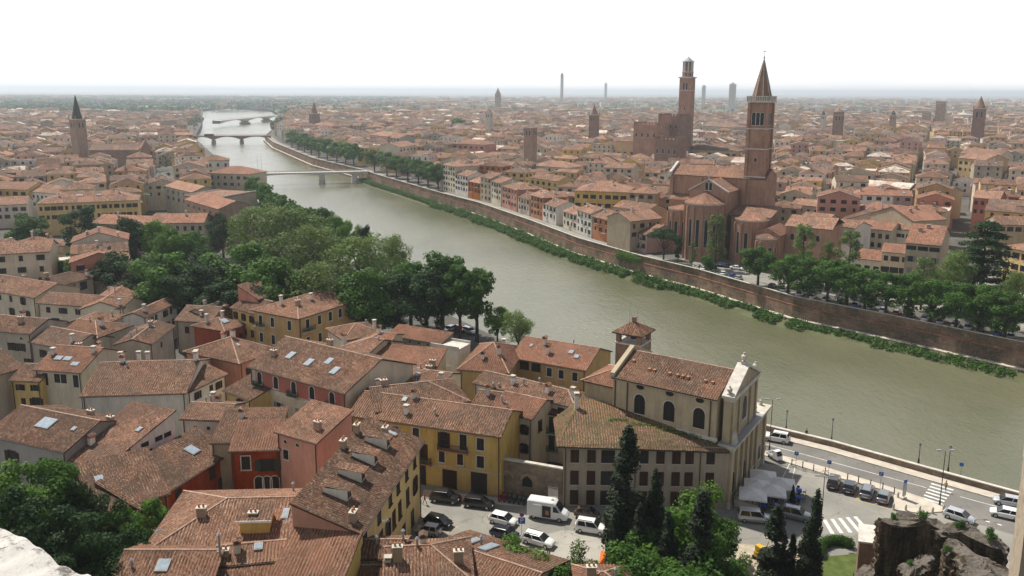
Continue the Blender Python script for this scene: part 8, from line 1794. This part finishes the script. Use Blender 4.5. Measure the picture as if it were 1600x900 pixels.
def blocked(x, y, r):
    s, dd = side(x, y)
    if s == 0 or (dd < 9+r and y < 1400) or dd < r: return True
    if s < 0 and (inpoly(x, y, park) or inpoly(x, y, nr)): return True
    if s > 0 and inpoly(x, y, sq): return True
    if s > 0 and street_d(x, y) < (2.8+r*.5 if y < 620 else 1+r*.45 if y < 900 else 0): return True
    if s < 0 and lstreet(x, y) < 1.5+r*.55: return True
    for hx_, hy_, hr in GRID.get((int(x//25), int(y//25)), ()):
        if hypot(x-hx_, y-hy_) < hr*.86+r*.75: return True
    return False
rt = random.Random(99); CELLS = []; COURT = []
def district(sgn, ang, x0, x1, y0, y1, org):
    ca, sa = cos(ang), sin(ang)
    bx = x0
    while bx < x1:
        bw = rt.uniform(24, 46); by = y0
        while by < y1:
            bl = rt.uniform(35, 75); yy = by
            hb = rt.uniform(10., 15.5); dl_ = rt.gauss(0, .09); mxc, myc = bx+bw/2, by+bl/2
            ncol = 2 if bw < 34 else 3; cw = bw/ncol
            for c_ in range(ncol):
                yy = by
                while yy < by+bl-5:
                    ln = rt.uniform(7, 15); xx = bx+cw*(c_+.5); cy = yy+ln/2; yy += ln
                    if ncol == 3 and c_ == 1 and rt.random() < .5:
                        COURT.append((org[0]+xx*ca-cy*sa, org[1]+xx*sa+cy*ca)); continue
                    x2, y2 = xx-mxc, cy-myc; xx_, cy_ = mxc+x2*cos(dl_)-y2*sin(dl_), myc+x2*sin(dl_)+y2*cos(dl_)
                    X = org[0]+xx_*ca-cy_*sa; Y = org[1]+xx_*sa+cy_*ca
                    if abs(X) > Y*.70+60: continue
                    if side(X, Y)[0] != sgn: continue
                    ze = hb+rt.uniform(-3, 3)+(rt.random() < .05)*3
                    turn = rt.random() < .35
                    CELLS.append([X, Y, cw+rt.uniform(-1.5, 1.0), ln+rt.uniform(-.3, .3), ang+dl_+rt.gauss(0, .03), ze, turn])
            by += bl+rt.uniform(3, 6)
        bx += bw+rt.uniform(3.5, 6)
a_r = atan2(sdv.y, sdv.x)-pi/2
district(1, a_r, -1300, 1500, -200, 1700, (st0.x, st0.y))
district(-1, radians(22), -1200, 900, -500, 1500, (-200, 400))
CELLS = [c for c in CELLS if not blocked(c[0], c[1], min(c[2], c[3])/2) and c[1] < 1750]
def app(c):
    d = hypot(c[0], c[1]); q = Q(c[0], c[1], c[5])
    return -1 if not (-30 < q[0] < 1630) else (c[2]*c[3])/(d*d)*1e4
CELLS.sort(key=lambda c: -app(c))
have = sum(1 for o in bpy.data.objects if o.get('category') == 'house')
NIND = 298-have
print('cells', len(CELLS), 'individual', NIND)
wall_pick = ['cream', 'cream', 'beige', 'yellow', 'ochre', 'white', 'grey', 'rose', 'salmon', 'beige', 'orange', 'cream']
roof_pick = ['br', 'pk', 'br', 'rd', 'dk', 'br', 'pk', 'br', 'dk', 'br']
WN = dict(cream='cream', beige='beige', yellow='yellow', ochre='ochre', white='white', grey='grey', rose='rose', salmon='salmon pink', orange='orange', red='red'); RN = dict(br='brown', pk='pinkish', rd='orange red', dk='dark brown', pl='pale')
LMK = [('the huge brick church', 1110, 330), ('the very tall bell tower', 1185, 270), ('the yellow palace', 940, 300), ('the quay trees', 640, 260), ('the pink palace', 732, 235), ('the cream loggia house', 860, 265), ('the white arcaded house', 890, 245), ('the main street', 1495, 330), ('the vivid red house', 1545, 310), ('the convent range', 1290, 325), ('the white office range', 1385, 295), ('the civic tower', 1072, 225), ('the market hall', 775, 215), ('the dark square tower', 1308, 215),
       ('the brick river house', 315, 325), ('the mansard like roof', 140, 315), ('the dark green spire', 122, 240), ('the bright yellow left house', 15, 290), ('the ochre cornered house', 355, 270), ('the grey loft', 85, 400), ('the rose block of flats', 595, 225), ('the curved pale block', 515, 205), ('the orange quay house', 742, 300), ('the tall pink quay house', 796, 300), ('the white quay houses', 890, 330), ('the battlemented palace', 1040, 200), ('the street on the near bank', 262, 290), ('the rose window church', 190, 250), ('the long ochre palace below the civic tower', 1110, 240), ('the beige tower block', 1445, 390)]
LBL = {}; pend = []
for ci, c in enumerate(CELLS[:NIND]):
    X, Y, W_, D_, an, ze, turn = c
    wc = rt.choice(wall_pick); rc = rt.choice(roof_pick)
    if side(X, Y)[0] > 0 and rt.random() < .05: wc = 'red'
    L, d, rz = (W_, D_, an) if turn else (D_, W_, an+pi/2)
    hp = rt.choice([(0, 0), (0, 0), (0, 0), (1, 0), (0, 1), (1, 1)])
    kind = 'flat' if rt.random() < .03 else 'gable'
    u, v = Q(X, Y, ze)
    lm = sorted(LMK, key=lambda l: hypot((l[1]-u)*.6, l[2]-v))[0]
    dv, du = v-lm[2], u-lm[1]
    rel_ = ('left of ' if du < 0 else 'right of ') if abs(du) > abs(dv)*2.2 else ('above ' if dv < 0 else 'below ') if abs(dv) > abs(du)*1.2 else ('upper left of ' if du < 0 else 'upper right of ') if dv < 0 else ('lower left of ' if du < 0 else 'lower right of ')
    shape = 'flat topped' if kind == 'flat' else 'hipped' if sum(hp) == 2 else 'half hipped' if sum(hp) else 'gabled'
    size = 'tall' if ze > 14.5 else 'low' if ze < 10.5 else 'broad' if max(W_, D_) > 14 else 'narrow' if min(W_, D_) < 9 else ''
    base = ' '.join(x for x in [size, WN[wc], shape, 'house'] if x)+' with '+RN[rc]+' roof '+rel_+lm[0]
    nw = max(2, int(L/3.4)); st = rt.choice(['n/b', 'n/g', 'n/d', 'n', 'w/b', 'n/b']); wins = []
    tocam = Vector((-X, -Y)).normalized()
    for k in 'fblr':
        (cx, cy), er, ln = edgeframe(L, d, k); nrm = Vector((sin(rz+er), -cos(rz+er)))
        dd = nrm.dot(tocam)
        if dd > .35: wins.append((k, max(1, int(ln/3.6)), rows_(ze, 2 if hypot(X, Y) > 330 else 3), st, 1.0, 1.5))
    ch = [(rt.uniform(.1, .9), rt.uniform(.15, .85), rt.choice((0, 1, 3, 1)), rt.uniform(.7, 1.3)) for _ in range(rt.choice((1, 1, 2, 3)))]
    sk = [(rt.uniform(.2, .8), rt.choice((.25, .75)), 1.0, 1.4)] if rt.random() < .3 and kind == 'gable' else []
    o = house('x', (Vector((X, Y)), rz, L, d), ze, wc, ROOFF['pl'] if kind == 'flat' else rc, sl=rt.uniform(.3, .4), hips=hp, kind=kind, near=False, far=True, wins=wins, chim=ch if kind == 'gable' else [], sky=sk, e=.5, group='houses of the old town')[0]
    pend.append((base, u, v, lm, o)); LBL.setdefault(base, []).append((hypot(u-lm[1], v-lm[2]), o))
ordn = ['closest one', 'second closest', 'third closest', 'fourth closest', 'fifth closest', 'sixth closest', 'seventh closest']
for base, lst in LBL.items():
    lst.sort(key=lambda t: t[0])
    for i, (d_, o) in enumerate(lst): o['label'] = ' '.join((base if len(lst) == 1 else base+', '+ordn[min(i, 6)]).replace(' with ', ', ').split()[:16])
# all further houses are one mass
fm = MB(); ff = random.Random(5)
FWm = [WALL[k] for k in ('cream', 'beige', 'yellow', 'white', 'grey', 'rose', 'ochre')]; FRm = [ROOFF[k] for k in ('br', 'br', 'dk', 'pk', 'pk', 'rd', 'dk', 'br', 'dk', 'pk', 'pl')]
def fhouse(X, Y, L, d, rz, ze, sl, hp, wm, rm, wins=True, flat=False):
    ca, sa = cos(rz), sin(rz); T = lambda x, y, z: (X+x*ca-y*sa, Y+x*sa+y*ca, z)
    x, y = L/2, d/2; rh = ze+sl*y; h0 = x-y*.9 if hp[0] else x; h1 = x-y*.9 if hp[1] else x
    if h0 < .5 and hp[0]: h0 = .5
    if h1 < .5 and hp[1]: h1 = .5
    A, B, C_, D = T(-x, -y, ze), T(x, -y, ze), T(x, y, ze), T(-x, y, ze); a, b_, c, e = T(-x, -y, 0), T(x, -y, 0), T(x, y, 0), T(-x, y, 0)
    fm.face([a, b_, B, A], wm); fm.face([b_, c, C_, B], wm); fm.face([c, e, D, C_], wm); fm.face([e, a, A, D], wm)
    if flat: fm.face([A, B, C_, D], rm)
    else:
        k = 1.05; A, B, C_, D = T(-x*k, -y*k, ze-.1), T(x*k, -y*k, ze-.1), T(x*k, y*k, ze-.1), T(-x*k, y*k, ze-.1)
        R0, R1 = T(-h0, 0, rh), T(h1, 0, rh); fm.face([A, B, R1, R0], rm); fm.face([C_, D, R0, R1], rm); fm.face([D, A, R0], rm if hp[0] else wm); fm.face([B, C_, R1], rm if hp[1] else wm)
    if wins:
        for (ox, oy, ux, uy, ln) in ((0, -y, 1, 0, L), (-x, 0, 0, -1, d), (x, 0, 0, 1, d)):
            nx_, ny_ = (uy, -ux); wnx, wny = nx_*ca-ny_*sa, nx_*sa+ny_*ca
            if wnx*-X+wny*-Y <= 0: continue
            n_ = max(1, int(ln/3.8))
            for i in range(n_):
                s_ = -ln/2+ln*(i+.5)/n_
                for z in (ze-2.5, ze-5.6):
                    px, py = ox+ux*s_+nx_*.04, oy+uy*s_+ny_*.04
                    fm.face([T(px-ux*.55, py-uy*.55, z), T(px+ux*.55, py+uy*.55, z), T(px+ux*.55, py+uy*.55, z+1.6), T(px-ux*.55, py-uy*.55, z+1.6)], GLASS)
    if ff.random() < .7:
        qx, qy = ff.uniform(-.35, .35)*L, ff.uniform(-.3, .3)*d; zc = ze+sl*(y-abs(qy)); p = T(qx, qy, 0); fm.box(-.45, .45, -.4, .4, zc-.5, zc+1.2, FWm[ff.randrange(7)], rz, (p[0], p[1]))
    if ff.random() < .12:
        qx, qy = ff.uniform(-.3, .3)*L, -.25*d; p = T(qx, qy, 0); zc = ze+sl*(y-abs(qy)); fm.box(-1.4, 1.4, -1.1, 1.1, zc-.9, zc+.25, STONEW if ff.random() < .6 else GLASSL, rz, (p[0], p[1]))
for c in CELLS[NIND:]:
    X, Y, W_, D_, an, ze, turn = c
    L, d, rz = (W_, D_, an) if turn else (D_, W_, an+pi/2)
    fhouse(X, Y, L, d, rz, ze, ff.uniform(.3, .42), ff.choice([(0, 0), (0, 0), (1, 0), (1, 1)]), ff.choice(FWm), ff.choice(FRm), wins=hypot(X, Y) < 1100, flat=ff.random() < .04)
# outskirts: sparser, larger blocks
for _ in range(5200):
    Y = 1500+4800*ff.random()**1.5; X = ff.uniform(-.68, .68)*Y
    s, dd = side(X, Y)
    if s == 0 or dd < 25: continue
    if s < 0 and ff.random() < .85: continue
    if noise.noise(Vector((X*.0011, Y*.0011, 9))) > .22: continue
    k = 1+(Y-1400)/4000
    L = ff.uniform(12, 34)*k; d = ff.uniform(11, 16)*k; ze = ff.choice([9, 11, 14, 17, 20, 14, 12])
    modern = ff.random() < .45
    fhouse(X, Y, L, d, ff.choice((a_r, a_r+pi/2, .3, 1.2)), ze, .3, (1, 1), ff.choice(FWm), (STONE if ff.random() < .5 else STONEW) if modern else ff.choice(FRm), wins=False, flat=modern)
for (u0, u1, v, h) in [(150, 335, 158, 14), (60, 130, 152, 10), (210, 300, 172, 9), (392, 430, 157, 12), (1290, 1400, 153, 12), (520, 545, 160, 10), (905, 935, 160, 14), (1010, 1060, 150, 14), (1450, 1480, 151, 10), (260, 345, 163, 10)]:
    a = P(u0, v, 0); c = P(u1, v+.3, 0); L = (c-a).length; m_ = (a+c)/2
    fhouse(m_.x, m_.y, L, 60, atan2(c.y-a.y, c.x-a.x), h, .1, (0, 0), WALL['white'], STONEW, wins=False, flat=ff.random() < .6)
tag(fm.obj('distant_houses'), 'dense mass of tiled roofs and pale blocks reaching to the horizon', 'houses', kind='stuff')
# distant trees
b = MB(); lob = []; ft = random.Random(8)
for _ in range(5200):
    Y = 700+6500*ft.random()**1.25; X = ft.uniform(-.68, .68)*Y; s, dd = side(X, Y)
    if s == 0 or dd < 4: continue
    nv = noise.noise(Vector((X*.0018, Y*.0018, 5)))
    keep = (nv > .05 and Y > 1350) or (s < 0 and Y > 1300 and ft.random() < .75) or (dd < 14 and Y > 1150) or ft.random() < (.13 if Y < 1350 else .22)
    if not keep or (Y < 1350 and blocked(X, Y, 3)): continue
    h = ft.uniform(9, 17)*(1 if Y < 1500 else 1.25); r_ = ft.uniform(4, 8)*(1+Y/3500)
    for j in range(3): lob.append((X+ft.uniform(-r_, r_), Y+ft.uniform(-r_, r_), h*.55, r_*.8, r_*.8, h*.5))
for (u0, u1, v0, v1, n_) in [(1475, 1512, 178, 188, 60), (20, 75, 185, 196, 40), (105, 118, 186, 196, 10), (150, 290, 168, 180, 90), (300, 330, 178, 205, 50), (395, 460, 160, 178, 60), (1350, 1400, 168, 176, 40), (640, 800, 158, 168, 60), (1540, 1590, 184, 192, 20)]:
    for _ in range(n_):
        p = P(ft.uniform(u0, u1), ft.uniform(v0, v1)+3, 0); s, dd = side(p.x, p.y)
        if s == 0: continue
        lob.append((p.x, p.y, 8, 7, 7, 9))
for (cx_, cy_) in COURT:
    if ft.random() < .75 and not blocked(cx_, cy_, 2): lob.append((cx_, cy_, 7, 4, 4, 6))
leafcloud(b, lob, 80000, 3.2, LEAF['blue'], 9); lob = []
for _ in range(5200):
    Y = 1750+5500*ft.random()**1.2; X = ft.uniform(-.68, -.12 if ft.random() < .75 else .68)*Y; s, dd = side(X, Y)
    if s == 0 or dd < 25 or (X > -.12*Y and noise.noise(Vector((X*.0012, Y*.0012, 7))) < .0): continue
    r_ = ft.uniform(14, 34); lob.append((X, Y, 7, r_*1.6, r_*.7, ft.uniform(7, 12)))
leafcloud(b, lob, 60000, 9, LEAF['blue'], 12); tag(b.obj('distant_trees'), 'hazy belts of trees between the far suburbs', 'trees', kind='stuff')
# ---------------------------------------------------------------- air
hm = newmat('summer_haze'); g = N(hm); pv = g.n('VolumePrincipled'); pv.inputs['Color'].default_value = (.82, .91, 1.0, 1); pv.inputs['Density'].default_value = .00013; pv.inputs['Anisotropy'].default_value = .3
o_ = g.n('OutputMaterial'); g.l(pv.outputs[0], o_.inputs[1])
b = MB(); b.box(-24000, 24000, -320, 41000, -11, 112, hm); ho = b.obj('haze'); tag(ho, 'pale bluish haze over the plain', 'haze', kind='stuff')
